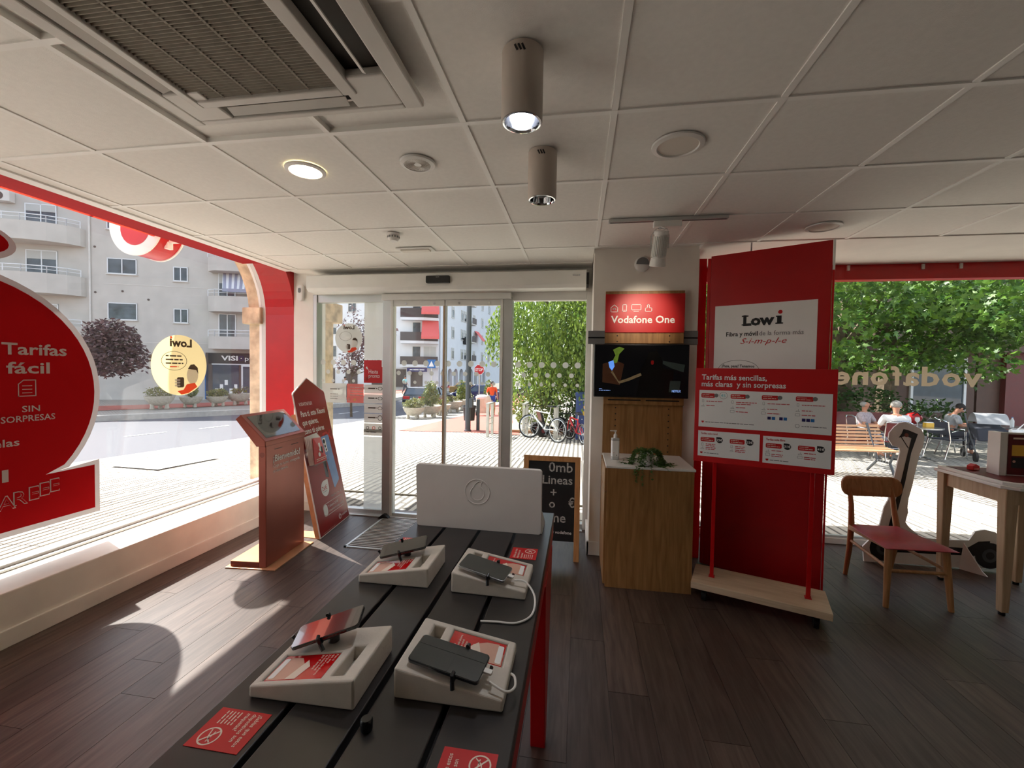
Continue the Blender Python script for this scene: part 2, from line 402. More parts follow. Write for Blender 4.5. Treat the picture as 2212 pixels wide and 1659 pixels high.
# text -> mesh
_tc = {}
def glyphs(body, bold=0.0, shear=0.0, space=1.0):
    k = (body, bold, shear, space)
    if k in _tc: return _tc[k]
    cu = bpy.data.curves.new('t', 'FONT'); cu.body = body; cu.size = 1.0; cu.resolution_u = 2; cu.offset = bold; cu.shear = shear; cu.space_character = space
    ob = bpy.data.objects.new('t', cu); COL.objects.link(ob)
    me = ob.to_mesh()
    vs = [tuple(v.co) for v in me.vertices]; fs = [tuple(p.vertices) for p in me.polygons]
    ob.to_mesh_clear(); bpy.data.objects.remove(ob); bpy.data.curves.remove(cu)
    _tc[k] = (vs, fs)
    return _tc[k]
class Print:
    """flat print on a local plane (x right, y up, z out); one mesh per kind of print"""
    def __init__(s, M, parent): s.M = M; s.p = parent; s.g = {}; s.i = 0
    def on(s, name, m, sep=True):
        if sep: s.i += 1
        k = (name, m, s.i if sep else 0)
        if k not in s.g: s.g[k] = MB(s.M)
        return s.g[k]
    def rect(s, name, m, x0, y0, x1, y1, z=0.001, r=0):
        if r: return s.on(name, m).flat(rrect(x0, y0, x1, y1, r), z)
        return s.on(name, m).flat([(x0, y0), (x1, y0), (x1, y1), (x0, y1)], z)
    def poly(s, name, m, pts, z=0.001): return s.on(name, m).flat(pts, z)
    def disc(s, name, m, x, y, rx, ry=None, z=0.001, n=28):
        ry = ry or rx; return s.on(name, m).flat([(x+rx*math.cos(2*PI*i/n), y+ry*math.sin(2*PI*i/n)) for i in range(n)], z)
    def ring(s, name, m, x, y, r, w, z=0.001, n=28, sy=1.0):
        o = [(x+r*math.cos(2*PI*i/n), y+r*sy*math.sin(2*PI*i/n), z) for i in range(n)]
        q = [(x+(r-w)*math.cos(2*PI*i/n), y+(r-w)*sy*math.sin(2*PI*i/n), z) for i in range(n)]
        return s.on(name, m).add(o+q, [(i, (i+1) % n, n+(i+1) % n, n+i) for i in range(n)])
    def line(s, name, m, pts, w, z=0.001, closed=False):
        mb = s.on(name, m, closed); n = len(pts)
        for i in range(n if closed else n-1):
            a = Vector(pts[i]); b = Vector(pts[(i+1) % n]); d = (b-a)
            if d.length < 1e-6: continue
            d.normalize(); q = Vector((-d.y, d.x))*w/2; e = d*w/2
            mb.flat([tuple(a-q-e), tuple(b-q+e), tuple(b+q+e), tuple(a+q-e)], z)
    def text(s, name, m, body, x, y, h, z=0.0015, bold=0.0, width=None, center=False, shear=0.0, rot=0.0, mirror=False, space=1.0):
        vs, fs = glyphs(body, bold, shear, space)
        if not vs: return
        xs = [v[0] for v in vs]; w = max(xs)-min(xs); sx = h
        if width: sx = width/w
        k = -1 if mirror else 1
        ox = -(min(xs)+max(xs))/2 if center else -min(xs)
        if mirror and not center: ox = -min(xs)
        c, sn = math.cos(rot), math.sin(rot); out = []
        for v in vs:
            px = k*(v[0]+ox)*sx; py = v[1]*h
            out.append((x+px*c-py*sn, y+px*sn+py*c, z))
        s.on(name, m).add(out, fs)
    def done(s):
        return [mb.build(n, m, s.p, fix=False) for (n, m, _), mb in s.g.items()]
def rrect(x0, y0, x1, y1, r, n=5):
    out = []
    for cx, cy, a0 in ((x1-r, y1-r, 0), (x0+r, y1-r, 90), (x0+r, y0+r, 180), (x1-r, y0+r, 270)):
        for i in range(n+1): a = math.radians(a0+90*i/n); out.append((cx+r*math.cos(a), cy+r*math.sin(a)))
    return out
def drop(x, y, r, n=24):
    """speech-drop badge: circle with one square top-left corner"""
    return [(x-r, y+r)]+[(x+r*math.cos(math.radians(90-270*i/n)), y+r*math.sin(math.radians(90-270*i/n))) for i in range(n+1)]
def logo(P, x, y, r, ring='white_print', mark='red_print', z=0.0015):
    """round emblem with a speech-mark drop"""
    P.disc('emblem', ring, x, y, r, z=z)
    pts = [(x+r*0.56*math.cos(a), y-r*0.12+r*0.56*math.sin(a)) for a in [math.radians(120+i*300/18) for i in range(19)]]
    pts += [(x+r*0.30, y+r*0.62), (x+r*0.42, y+r*0.86), (x+r*0.1, y+r*0.84), (x-r*0.2, y+r*0.6)]
    P.poly('emblem_mark', mark, pts, z+0.0007)
def logo_mark(x, y, r):
    pts = [(x+r*0.56*math.cos(a), y-r*0.12+r*0.56*math.sin(a)) for a in [math.radians(120+i*300/18) for i in range(19)]]
    return pts+[(x+r*0.30, y+r*0.62), (x+r*0.42, y+r*0.86), (x+r*0.1, y+r*0.84), (x-r*0.2, y+r*0.6)]
def greek(P, name, m, x, y, w, h, z=0.0015, seed=0):
    """a line of small print too fine to read: word-length dashes"""
    rg = random.Random(seed*7919+int(x*1e4)+int(y*1e4)); p = x; mb = P.on(name, m, True)
    while p < x+w:
        q = min(x+w, p+h*rg.uniform(1.2, 4.5)); mb.flat([(p, y), (q, y), (q, y+h*0.6), (p, y+h*0.6)], z); p = q+h*0.45
def gz(x, y):
    return max(-0.95, -0.02-0.04*max(0, y-4.4)-0.03*max(0, -x-3.3))
# ------------------------------------------------------------------ room shell
CZ = 2.557
# floor: dark wood planks laid along y
fl = struct('floor', MB().box(-3.42, -4.2, -0.06, 5.6, 4.42, -0.006), 'floor_wood')
pw, pl = 0.19, 1.28
pm = MB().box(0, 0, -0.008, pw-0.002, pl-0.002, 0).mesh('plank', 'floor_wood')
i = 0; x = -3.06
while x < 4.6:
    off = [0.0, 0.47, 0.86, 0.24, 1.07][i % 5]
    y = -0.9-off
    while y < 4.3:
        ln = min(pl, 4.30-y)
        if ln > 0.03:
            o = inst('plank', pm, fl, T(x, y, 0)@Matrix.Diagonal((1, ln/pl, 1, 1)))
        y += pl
    x += pw; i += 1
# ceiling: lay-in tiles on a white grid
ce = struct('ceiling', MB().box(-3.0, -4.2, CZ+0.02, 5.6, 4.42, CZ+0.12), 'ceil_tile')
tm = MB().box(0.012, 0.012, 0, 0.588, 0.588, 0.014).mesh('ceiling_tile', 'ceil_tile')
gx0, gy0 = -2.287, 1.720
for i in range(-2, 13):
    for j in range(-5, 5):
        x, y = gx0+0.6*i, gy0+0.6*j
        x1 = min(x+0.6, 5.55); y1 = min(y+0.6, 4.06 if x < 0.0 else 3.56); x0 = max(x, -2.99)
        if y1-y < 0.1 or x1-x0 < 0.1: continue
        if -1.75 < x+0.3 < -0.5 and 0.3 < y+0.3 < 1.6: continue
        inst('ceiling_tile', tm, ce, T(x0, y, CZ+0.004)@Matrix.Diagonal(((x1-x0)/0.6, (y1-y)/0.6, 1, 1)))
for i in range(-1, 14):
    x = gx0+0.6*i; ye = 4.06 if x < 0.05 else 3.56
    MB().box(x-0.012, -2.0, CZ-0.001, x+0.012, ye, CZ+0.02).build('grid_bar', 'ceil_grid', ce)
for j in range(-5, 4):
    y = gy0+0.6*j
    MB().box(-2.99, y-0.012, CZ-0.0015, 5.5, y+0.012, CZ+0.02).build('grid_bar', 'ceil_grid', ce)
MB().box(-3.06, -4.2, CZ-0.006, -2.98, 4.06, CZ+0.06).build('perimeter_trim', 'ceil_grid', ce)
MB().box(0.93, 3.50, CZ-0.004, 5.6, 4.30, CZ+0.06).build('plaster_strip', 'white_wall', ce)
MB().box(-3.0, 4.00, CZ-0.004, 0.1, 4.30, CZ+0.06).build('plaster_strip', 'white_wall', ce)

# walls not in view close the room behind the camera
struct('wall_back', MB().box(-3.6, -4.3, 0, 5.6, -4.2, 2.7), 'white_wall')
struct('wall_right', MB().box(5.6, -4.3, 0, 5.7, 4.42, 2.7), 'white_wall')

# ---- left wall: arched shop window with a low ledge
JY = 4.20
struct('wall_left', MB().box(-3.6, -4.3, -0.2, -3.06, -0.6, 2.7), 'white_wall')
struct('trim_ledge', MB().box(-3.60, -0.6, -0.2, -3.06, JY, 0.30), 'ledge', bevel=0.006)
b = MB().box(-3.062, -0.6, 0, -3.045, JY, 0.10); struct('baseboard_left', b, 'ledge', bevel=0.004)
# stone arch corner and pier outside
arc = [(3.40+0.82*math.cos(math.radians(a)), 2.12+0.82*math.sin(math.radians(a))) for a in range(0, 91, 6)]
sp = MB(); Mx = Matrix(((0, 0, 1, 0), (1, 0, 0, 0), (0, 1, 0, 0), (0, 0, 0, 1)))
sp.prism(arc+[(3.40, 3.3), (5.05, 3.3), (5.05, 2.12)], -3.62, -3.46, Mx)
st = struct('wall_stone', sp, 'stone_warm')
MB().box(-3.62, 4.22, -0.3, -3.46, 4.62, 2.12).build('jamb_stone', 'stone_warm', st, bevel=0.01)
MB().box(-3.66, 4.16, 2.02, -3.43, 4.62, 2.20).build('impost_block', 'stone_warm', st, bevel=0.012)
MB().box(-3.62, 4.40, -0.3, -3.10, 5.02, 2.15).build('pier', 'stone_warm', st, bevel=0.012)
MB().box(-3.66, 4.40, 2.12, -3.02, 5.10, 2.36).build('impost_block', 'stone_warm', st, bevel=0.012)
MB().box(-3.62, 4.40, 2.36, -3.10, 5.02, 3.3).build('pier', 'stone_warm', st, bevel=0.012)
MB().box(-3.62, -4.3, 2.94, -3.46, 3.45, 3.3).build('lintel_stone', 'stone_warm', st)
# white window frame that follows the arch
win = bpy.data.objects.new('window_1', None); COL.objects.link(win); win['kind'] = 'structure'
def arcframe(r0, r1):
    a = [(3.40+r0*math.cos(math.radians(t)), 2.12+r0*math.sin(math.radians(t))) for t in range(0, 91, 6)]
    c = [(3.40+r1*math.cos(math.radians(t)), 2.12+r1*math.sin(math.radians(t))) for t in range(90, -1, -6)]
    return a+c
MB().prism(arcframe(0.80, 0.835), -3.475, -3.40, Mx).build('frame_arch', 'alu_white', win)
MB().box(-3.475, JY, 0.30, -3.40, JY+0.035, 2.12).build('frame_stile', 'alu_white', win)
MB().box(-3.475, -0.6, 0.30, -3.40, JY, 0.335).build('frame_sill', 'alu_white', win, bevel=0.004)
MB().box(-3.40, -0.6, 0.30, -3.365, JY, 0.315).build('frame_sill', 'alu', win, bevel=0.003)
MB().box(-3.475, -0.6, 2.93, -3.40, 3.40, 2.965).build('frame_head', 'alu_white', win)
pn = MB().prism([(-0.6, 0.33), (JY, 0.33), (JY, 2.12)]+arcframe(0.80, 0.80)[:16]+[(-0.6, 2.92)], -3.448, -3.442, Mx).build('pane', 'pane', win)
# red lining: reveal beside the window and strip under the ceiling
rl = struct('trim_red_lining', MB().box(-3.40, JY, 0.30, -3.06, 4.42, 2.12), 'red_gloss')
arc2 = [(3.40+0.80*math.cos(math.radians(a)), 2.12+0.80*math.sin(math.radians(a))) for a in range(0, 91, 6)]
MB().box(-3.42, -0.6, 2.60, -2.995, 3.9, 2.66).build('lining_head', 'red_matte', rl)
MB().prism(arc2+[(3.40, 2.96), (4.42, 2.96), (4.42, 2.12)], -3.40, -3.06, Mx).build('lining_arch', 'red_gloss', rl)

# ---- front: sliding door with two fixed side lights
YD = 4.25
struct('wall_front', MB().box(-3.06, 4.20, 0, -2.83, 4.42, 2.62).box(-2.83, 4.20, 2.33, 0.12, 4.42, 2.62), 'white_wall')
struct('baseboard_front', MB().box(-3.06, 4.185, 0, -2.83, 4.20, 0.10), 'ledge', bevel=0.003)
d1 = bpy.data.objects.new('door_1', None); COL.objects.link(d1); d1['kind'] = 'structure'
def rod(name, x0, z0, x1, z1, y0, y1, m='alu', par=d1, bv=0.003): return MB().box(x0, y0, z0, x1, y1, z1).build(name, m, par, bevel=bv)
rod('frame_jamb', -2.835, 0, -2.79, 2.33, 4.20, 4.30); rod('frame_jamb', 0.055, 0, 0.115, 2.33, 4.20, 4.30, 'alu_white')
rod('frame_head', -2.79, 2.25, -2.02, 2.33, 4.215, 4.29); rod('frame_head', -0.70, 2.25, 0.055, 2.33, 4.215, 4.29, 'alu_white')
rod('frame_sill', -2.79, 0, -2.02, 0.05, 4.215, 4.29); rod('frame_sill', -0.70, 0, 0.055, 0.05, 4.215, 4.29)
rod('post', -2.035, 0, -1.945, 2.28, 4.19, 4.30); rod('post_cap', -1.945, 0, -1.915, 2.28, 4.18, 4.26, 'alu_white')
rod('post', -0.76, 0, -0.67, 2.28, 4.19, 4.30); rod('post_cap', -0.79, 0, -0.76, 2.28, 4.18, 4.26, 'alu_white')
rod('track', -2.03, 2.26, -0.68, 2.32, 4.15, 4.22, 'alu_white')
rod('pane', -2.79, 0.05, -2.03, 2.25, 4.248, 4.256, 'pane_door', bv=0); rod('pane', -0.67, 0.05, 0.055, 2.25, 4.248, 4.256, 'pane_door', bv=0)
for k, (xa, xb) in enumerate(((-1.915, -1.365), (-1.355, -0.79))):
    lf = rod('sliding_leaf', xa, 0.02, xb, 2.26, 4.196, 4.206, 'pane_door', bv=0)
    rod('leaf_rail', xa, 2.20, xb, 2.26, 4.185, 4.215, 'alu_white', lf); rod('leaf_rail', xa, 0.01, xb, 0.04, 4.185, 4.215, 'alu', lf)
    xs = xb-0.012 if k == 0 else xa
    rod('edge_strip', xs-0.004, 0.02, xs+0.012, 2.26, 4.188, 4.214, 'beech' if k == 0 else 'alu', lf, 0)
    for q in (0.25, 0.8):
        xx = xa+(xb-xa)*q; MB().cyl((xx, 4.18, 2.225), (xx, 4.20, 2.225), 0.011).build('bolt', 'steel', lf)
rod('threshold', -2.79, -0.01, 0.055, 0.012, 4.14, 4.31, 'alu')
# door operator box with the black motion sensor
ob = MB(); pf = [(4.19, 2.33), (4.02, 2.33), (3.99, 2.36), (3.99, 2.485), (4.01, 2.495), (4.19, 2.495)]
ob.prism(pf, -2.77, 0.045, Mx)
op = ob.build('door_operator', 'white_plastic', None, bevel=0.004); op['kind'] = 'structure'; op.name = 'trim_door_operator'
MB().box(0.045, 4.02, 2.36, 0.07, 4.19, 2.47).build('end_cap', 'black_plastic', op)
se = thing('motion_sensor', 'small black motion sensor on the white door operator box', 'sensor', (-1.365, 3.99, 2.385))
MB().prism(rrect(-0.118, 0, 0.118, 0.07, 0.012), -0.035, 0.0, RX(PI/2)@Matrix.Diagonal((1, 1, -1, 1))).build('housing', 'black_plastic', se, bevel=0.003)
P = Print(frame((0, -0.036, 0), (1, 0, 0), (0, 0, 1)), se); P.text('lettering', 'white_print', 'record', 0, 0.052, 0.012, center=True); P.done()
ks = thing('key_switch', 'tiny keyhole lock at the right end of the operator box', 'lock', (-0.05, 3.989, 2.44))
MB().box(-0.03, -0.004, -0.004, 0.02, 0, 0.004).cyl((0.03, 0, 0), (0.03, -0.006, 0), 0.008).build('key', 'steel', ks)
mk = thing('door_stop', 'black rubber door stop on the floor beside the door post', 'stopper', (-1.97, 4.13, 0))
MB().prism([(-0.07, 0), (0.05, 0), (0.05, 0.012), (0.02, 0.035), (-0.03, 0.035)], -0.025, 0.025, RX(PI/2)).build('wedge', 'black_plastic', mk, bevel=0.004)
MB().box(-0.02, -0.028, 0.03, 0.015, 0.028, 0.042).build('clip', 'dark_rubber', mk, bevel=0.003)
# alarm contact on the white pier
ac = thing('motion_detector', 'white wall mounted motion detector beside the red lining', 'detector', (-2.955, 4.185, 2.345))
MB().prism(rrect(-0.034, -0.085, 0.034, 0.085, 0.03), 0, 0.04, RX(PI/2)).build('case', 'white_plastic', ac, bevel=0.008)
MB().prism(rrect(-0.014, 0.0, 0.014, 0.05, 0.013), 0.04, 0.046, RX(PI/2)).build('lens', 'grey_plastic', ac)
# doormat well: louvred metal grating along y
dm = thing('entrance_grating', 'sunken metal grating mat with dark slots before the door', 'doormat', (0, 0, 0))
MB().box(-1.97, 3.40, 0.0005, -0.70, 4.13, 0.002).build('pit', 'mat_groove', dm)
MB().box(-1.99, 3.385, 0.0, -0.70, 3.405, 0.008).build('edge_frame', 'alu', dm); MB().box(-1.99, 3.385, 0.0, -1.97, 4.14, 0.008).build('edge_frame', 'alu', dm)
bm_ = MB().box(-0.63, -0.010, 0.002, 0.63, 0.010, 0.009).mesh('grating_bar', 'mat_bar')
for k in range(21): inst('grating_bar', bm_, dm, T(-1.335, 3.43+k*0.034, 0))

# ---- column with slat rail, sign and screen
struct('wall_column', MB().box(0.105, 3.65, 0, 0.935, 4.42, 2.62), 'column_wall')
struct('baseboard_column', MB().box(0.085, 3.632, 0, 0.935, 3.65, 0.115).box(0.085, 3.632, 0, 0.105, 4.19, 0.115), 'white_wall', bevel=0.004)
# ---- right shop window
w2 = bpy.data.objects.new('window_2', None); COL.objects.link(w2); w2['kind'] = 'structure'
YW = 4.34
MB().box(0.935, YW-0.03, 0.0, 5.6, YW+0.05, 0.055).build('frame_sill', 'alu_white', w2, bevel=0.004)
MB().box(0.935, YW-0.012, 0.055, 5.6, YW+0.02, 0.075).build('frame_sill', 'alu', w2)
MB().box(0.935, YW, 0.07, 5.6, YW+0.008, 2.56).build('pane', 'pane_clean', w2)
rh = struct('trim_red_head', MB().box(0.935, YW-0.04, 2.42, 5.6, YW+0.06, 2.62), 'red_gloss')
for xx in (2.36, 2.95, 3.24, 1.9): MB().box(xx, YW-0.055, 2.50, xx+0.022, YW-0.04, 2.545).build('clip', 'white_plastic', rh)
MB().box(0.94, 3.75, 0, 1.02, YW-0.03, 2.50).build('lining_side', 'red_gloss', rh)

# upper storey: walls above the shop plus an added unseen slab to shade the pavement
ov = struct('wall_upper', MB().box(-3.62, 4.42, 2.62, 5.7, 4.60, 6.5).box(-3.62, -4.3, 3.3, -3.46, 4.6, 6.5), 'facade_trim')
MB().box(-4.4, 4.42, 2.92, 6.5, 5.95, 3.12).build('overhang_slab', 'facade_trim', ov)
struct('ceiling_upper', MB().box(-3.5, -4.3, 2.70, 5.7, 4.5, 2.9), 'white_wall')
# red awning outside the arched window
aw_ = struct('trim_awning', MB().add([(-3.46, -0.8, 3.12), (-3.46, 3.72, 3.12), (-4.2, 3.72, 2.92), (-4.2, -0.8, 2.92)], [(0, 1, 2, 3)]), 'canvas_red')
MB().box(-4.21, -0.8, 2.83, -4.19, 3.72, 2.93).build('valance', 'canvas_red', aw_)
for k in range(6): MB().box(-4.213, 0.1+k*0.6, 2.83, -4.187, 0.12+k*0.6, 2.93).build('seam', 'red_matte', aw_)
# ------------------------------------------------------------------ street: ground surfaces (the land falls gently away from the shop)
def strip(polyA, polyB, nx, dz, n_sub=10):
    """surface between two plan polylines, following the ground"""
    mb = MB(); A = []; B = []
    def res(p):
        out = []
        for k in range(len(p)-1):
            for q in range(n_sub): t = q/n_sub; out.append((p[k][0]*(1-t)+p[k+1][0]*t, p[k][1]*(1-t)+p[k+1][1]*t))
        return out+[p[-1]]
    A = res(polyA); B = res(polyB); vs = []; fs = []
    for a, b in zip(A, B):
        for i in range(nx+1): t = i/nx; x = a[0]*(1-t)+b[0]*t; y = a[1]*(1-t)+b[1]*t; vs.append((x, y, gz(x, y)+dz))
    m = nx+1
    for j in range(len(A)-1):
        for i in range(nx): fs.append((j*m+i, j*m+i+1, (j+1)*m+i+1, (j+1)*m+i))
    return mb.add(vs, fs)
NE = [(-9.1, -14), (-9.1, 17), (-8.7, 24), (-8.4, 34), (-8.2, 60)]
FE = [(-40, -3), (-22.0, 16.2), (-18.1, 21.0), (-15.2, 28), (-14.6, 60)]
pav = struct('floor_pavement', strip(NE, [(34, -14), (34, 17), (34, 24), (34, 34), (34, 60)], 44, 0.0, 14), 'paving_far')
road = struct('floor_road', strip([(-40, -14), (-40, 17), (-40, 24), (-40, 34), (-40, 60)], [(p[0]+0.06, p[1]) for p in NE], 40, -0.12, 14), 'asphalt')
mb = MB()
for a, b in zip(NE[:-1], NE[1:]):
    for q in range(10):
        t0, t1 = q/10, (q+1)/10; p = [a[0]*(1-t0)+b[0]*t0, a[1]*(1-t0)+b[1]*t0]; r = [a[0]*(1-t1)+b[0]*t1, a[1]*(1-t1)+b[1]*t1]
        z0, z1 = gz(*p), gz(*r)
        mb.hexa([(p[0]-0.12, p[1], z0-0.3), (p[0]+0.08, p[1], z0-0.3), (r[0]+0.08, r[1], z1-0.3), (r[0]-0.12, r[1], z1-0.3)],
                [(p[0]-0.12, p[1], z0+0.004), (p[0]+0.08, p[1], z0+0.004), (r[0]+0.08, r[1], z1+0.004), (r[0]-0.12, r[1], z1+0.004)])
struct('trim_kerb_near', mb, 'kerb_stone')
fp = struct('floor_far_pavement', strip([(-60, 16), (-40, 30), (-30, 40), (-24, 46), (-24, 64)], FE, 8, 0.14), 'paving_far')
mb = MB()
for a, b in zip(FE[:-1], FE[1:]):
    for q in range(10):
        t0, t1 = q/10, (q+1)/10; p = Vector((a[0]*(1-t0)+b[0]*t0, a[1]*(1-t0)+b[1]*t0)); r = Vector((a[0]*(1-t1)+b[0]*t1, a[1]*(1-t1)+b[1]*t1))
        z = gz(*p)+0.15; z2 = gz(*r)+0.15; w = Vector((0.15, -0.1))
        mb.hexa([(p.x-w.x, p.y-w.y, z-0.5), (p.x+w.x, p.y+w.y, z-0.5), (r.x+w.x, r.y+w.y, z2-0.5), (r.x-w.x, r.y-w.y, z2-0.5)],
                [(p.x-w.x, p.y-w.y, z), (p.x+w.x, p.y+w.y, z), (r.x+w.x, r.y+w.y, z2), (r.x-w.x, r.y-w.y, z2)])
struct('trim_kerb_far', mb, 'kerb_stone')
struct('floor_far_cycle_path', strip([(p[0]-5.2, p[1]+3.4) for p in FE], [(p[0]-2.4, p[1]+1.6) for p in FE], 3, 0.155), 'red_path')
struct('floor_cycle_path', strip([(-5.7, 12.9), (-5.7, 18.5), (-5.9, 30), (-6.5, 50)], [(-1.7, 12.4), (-3.2, 20.0), (-4.4, 30), (-5.2, 50)], 4, 0.012), 'red_path')
struct('floor_gravel', strip([(-2.2, 13.1), (-2.75, 18.5)], [(5, 13.1), (5, 18.5)], 6, 0.02), 'gravel')
mb = MB()
for k in range(12):
    xx = -2.25+k*0.6; z = gz(xx, 13.05); mb.hexa([(xx, 13.0, z-0.05), (xx+0.6, 13.0, z-0.05), (xx+0.6, 13.12, z-0.05), (xx, 13.12, z-0.05)], [(xx, 13.0, z+0.09), (xx+0.6, 13.0, z+0.09), (xx+0.6, 13.12, z+0.09), (xx, 13.12, z+0.09)])
struct('trim_gravel_border', mb, 'timber')
# lane dashes on the road
for k in range(9):
    ty = 6.0+k*2.75; x0 = -14.3-0.02*k
    if ty > 20: x0 += (ty-20)*0.35
    m_ = MB(); a = (x0, ty); b = (x0-0.15+(0.5 if ty > 19 else 0), ty+1.5)
    m_.add([(a[0]-0.06, a[1], gz(*a)-0.108), (a[0]+0.06, a[1], gz(*a)-0.108), (b[0]+0.06, b[1], gz(*b)-0.108), (b[0]-0.06, b[1], gz(*b)-0.108)], [(0, 1, 2, 3)]).build('lane_dash', 'road_paint', road)
# ribbed paving tiles nearest to the windows, each a piece of its own
tmb = MB().box(0.004, 0.004, -0.03, 0.396, 0.396, -0.004)
for k in range(4): tmb.box(0.006+k*0.098, 0.006, -0.004, 0.006+k*0.098+0.062, 0.392, 0.004)
tile = tmb.mesh('paving_tile', 'paving'); tile.materials.append(MATS['paving_joint'])
for p_ in tile.polygons:
    if p_.center.z < -0.0035: p_.material_index = 1
def tiles(x0, x1, y0, y1):
    nx, ny = int((x1-x0)/0.4), int((y1-y0)/0.4)
    for i in range(nx):
        for j in range(ny):
            x, y = x0+i*0.4, y0+j*0.4; zx = (gz(x+0.4, y)-gz(x, y))/0.4; zy = (gz(x, y+0.4)-gz(x, y))/0.4
            M = Matrix(((1, 0, 0, x), (0, 1, 0, y), (zx, zy, 1, gz(x, y)+0.012), (0, 0, 0, 1)))
            inst('paving_tile', tile, pav, M)
tiles(-7.6, -3.9, 1.0, 5.4); tiles(-3.0, 0.7, 5.1, 8.5); tiles(1.6, 5.3, 4.6, 7.5)
# service cover
mh = MB(); c = Vector((-7.4, 6.7))
struct('floor_service_cover', strip([(-8.05, 6.2), (-8.05, 7.5)], [(-6.85, 6.0), (-6.85, 7.2)], 4, 0.022), 'kerb_stone')

# ------------------------------------------------------------------ far buildings
def building(name, label, o, t, w0, w1, h, depth, wallm, notch=None):
    b = thing(name, label, 'building', o, math.atan2(t[1], t[0]))
    if notch: MB().prism([(w0, 0), (w1, 0), (w1, 0.25), (notch, 0.25), (notch, depth), (w0, depth)], 0, h).build('wall', wallm, b)
    else: MB().box(w0, 0.0, 0, w1, depth, h).build('wall', wallm, b)
    return b   # local: x along facade, -y out, z up
def window(b, x0, z0, x1, z1, panes=2, frame_m='win_frame', sh=0.0, dark='win_dark', open_side=False):
    w = MB().box(x0, -0.02, z0, x1, 0.05, z1).build('window', dark, b)
    fr = MB(); t = 0.055
    fr.box(x0, -0.06, z0, x1, -0.01, z0+t).box(x0, -0.06, z1-t, x1, -0.01, z1).box(x0, -0.06, z0, x0+t, -0.01, z1).box(x1-t, -0.06, z0, x1, -0.01, z1)
    for k in range(1, panes): xx = x0+(x1-x0)*k/panes; fr.box(xx-t/2, -0.06, z0, xx+t/2, -0.01, z1)
    fr.build('window_frame', frame_m, w)
    if sh: MB().box(x0+t, -0.055, z1-(z1-z0)*sh, x1-t, -0.02, z1).build('shutter', 'shutter', w)
    MB().box(x0-0.06, -0.1, z0-0.06, x1+0.06, 0, z0).build('sill', 'facade_trim', w)
    return w
BZ = 0.95
bl = building('apartment_block', 'grey four storey apartment block with rounded balconies across the street', (-31.74, 23.87, -0.95), (0.933, 0.36), -14, 12.5, 17, 9, 'facade_pale')
for z0, z1, pan, sh in ((8.58, 9.62, 2, 0), (5.52, 6.66, 1, 0), (11.52, 12.56, 1, 0)): window(bl, 0.55, z0, 2.25, z1, pan if pan else 2, sh=sh)
for z0, z1 in ((8.3, 9.28), (5.45, 6.42)): window(bl, 4.40, z0, 5.28, z1, 2)
window(bl, 4.40, 11.2, 5.28, 12.2, 2)
def balcony(b, pts, z0, z1, rail, m='facade_pale', rm='rail_white'):
    k = MB().prism(pts, z0, z1).build('balcony', m, b)
    r = MB(); r.tube([(p[0], p[1], z1+rail) for p in pts[1:-1]], 0.03, 6); r.tube([(p[0], p[1], z1+rail*0.5) for p in pts[1:-1]], 0.02, 6)
    for p, q in zip(pts[1:-2], pts[2:-1]):
        n = max(1, int((Vector(p)-Vector(q)).length/0.9))
        for i in range(n+1): t = i/n; x = p[0]*(1-t)+q[0]*t; y = p[1]*(1-t)+q[1]*t; r.box(x-0.02, y-0.02, z1, x+0.02, y+0.02, z1+rail)
    r.build('railing', rm, k); return k
LP = [(-10.5, 0), (-10.5, -1.3), (-3.2, -1.35), (-2.0, -1.15), (-1.2, -0.75), (-0.75, -0.3), (-0.65, 0)]
for z0, z1 in ((10.2, 11.35), (6.95, 8.2), (3.7, 4.95)): balcony(bl, LP, z0, z1, 0.42)
for z0, z1 in ((11.4, 12.6), (8.2, 9.65), (4.95, 6.2)):
    window(bl, -3.9, z0, -2.2, z1+0.2, 2, sh=0.35)
RP = [(6.75, 0), (6.75, -0.6), (7.3, -1.0), (8.6, -1.15), (12.4, -1.15), (12.4, 0)]
for z0, z1 in ((9.0, 9.95), (6.25, 7.3), (3.7, 4.55)): balcony(bl, RP, z0, z1, 0.42)
for z0, z1, sh in ((7.3, 9.0, 0.4), (4.55, 6.2, 0.0), (10.0, 11.8, 0.3)): window(bl, 7.15, z0, 8.25, z1, 2, sh=sh)
for z0, z1 in ((7.3, 9.0), (4.55, 6.2)): window(bl, 9.6, z0, 10.9, z1, 2)
# striped awning over the middle balcony
aw = MB().add([(7.4, 0, 9.2), (11.5, 0, 9.2), (11.5, -1.3, 7.75), (7.9, -1.3, 7.75)], [(0, 1, 2, 3)]).build('awning', 'awning_stripe_b', bl)
for k in range(11):
    xa = 7.45+k*0.37; MB().add([(xa, -0.012, 9.2), (xa+0.18, -0.012, 9.2), (xa+0.18+0.5*(1-k/11), -1.312, 7.75), (xa+0.5*(1-k/11), -1.312, 7.75)], [(0, 1, 2, 3)]).build('stripe', 'awning_stripe_a', aw)
MB().box(7.9, -1.32, 7.55, 11.5, -1.29, 7.77).build('valance', 'awning_stripe_a', aw)
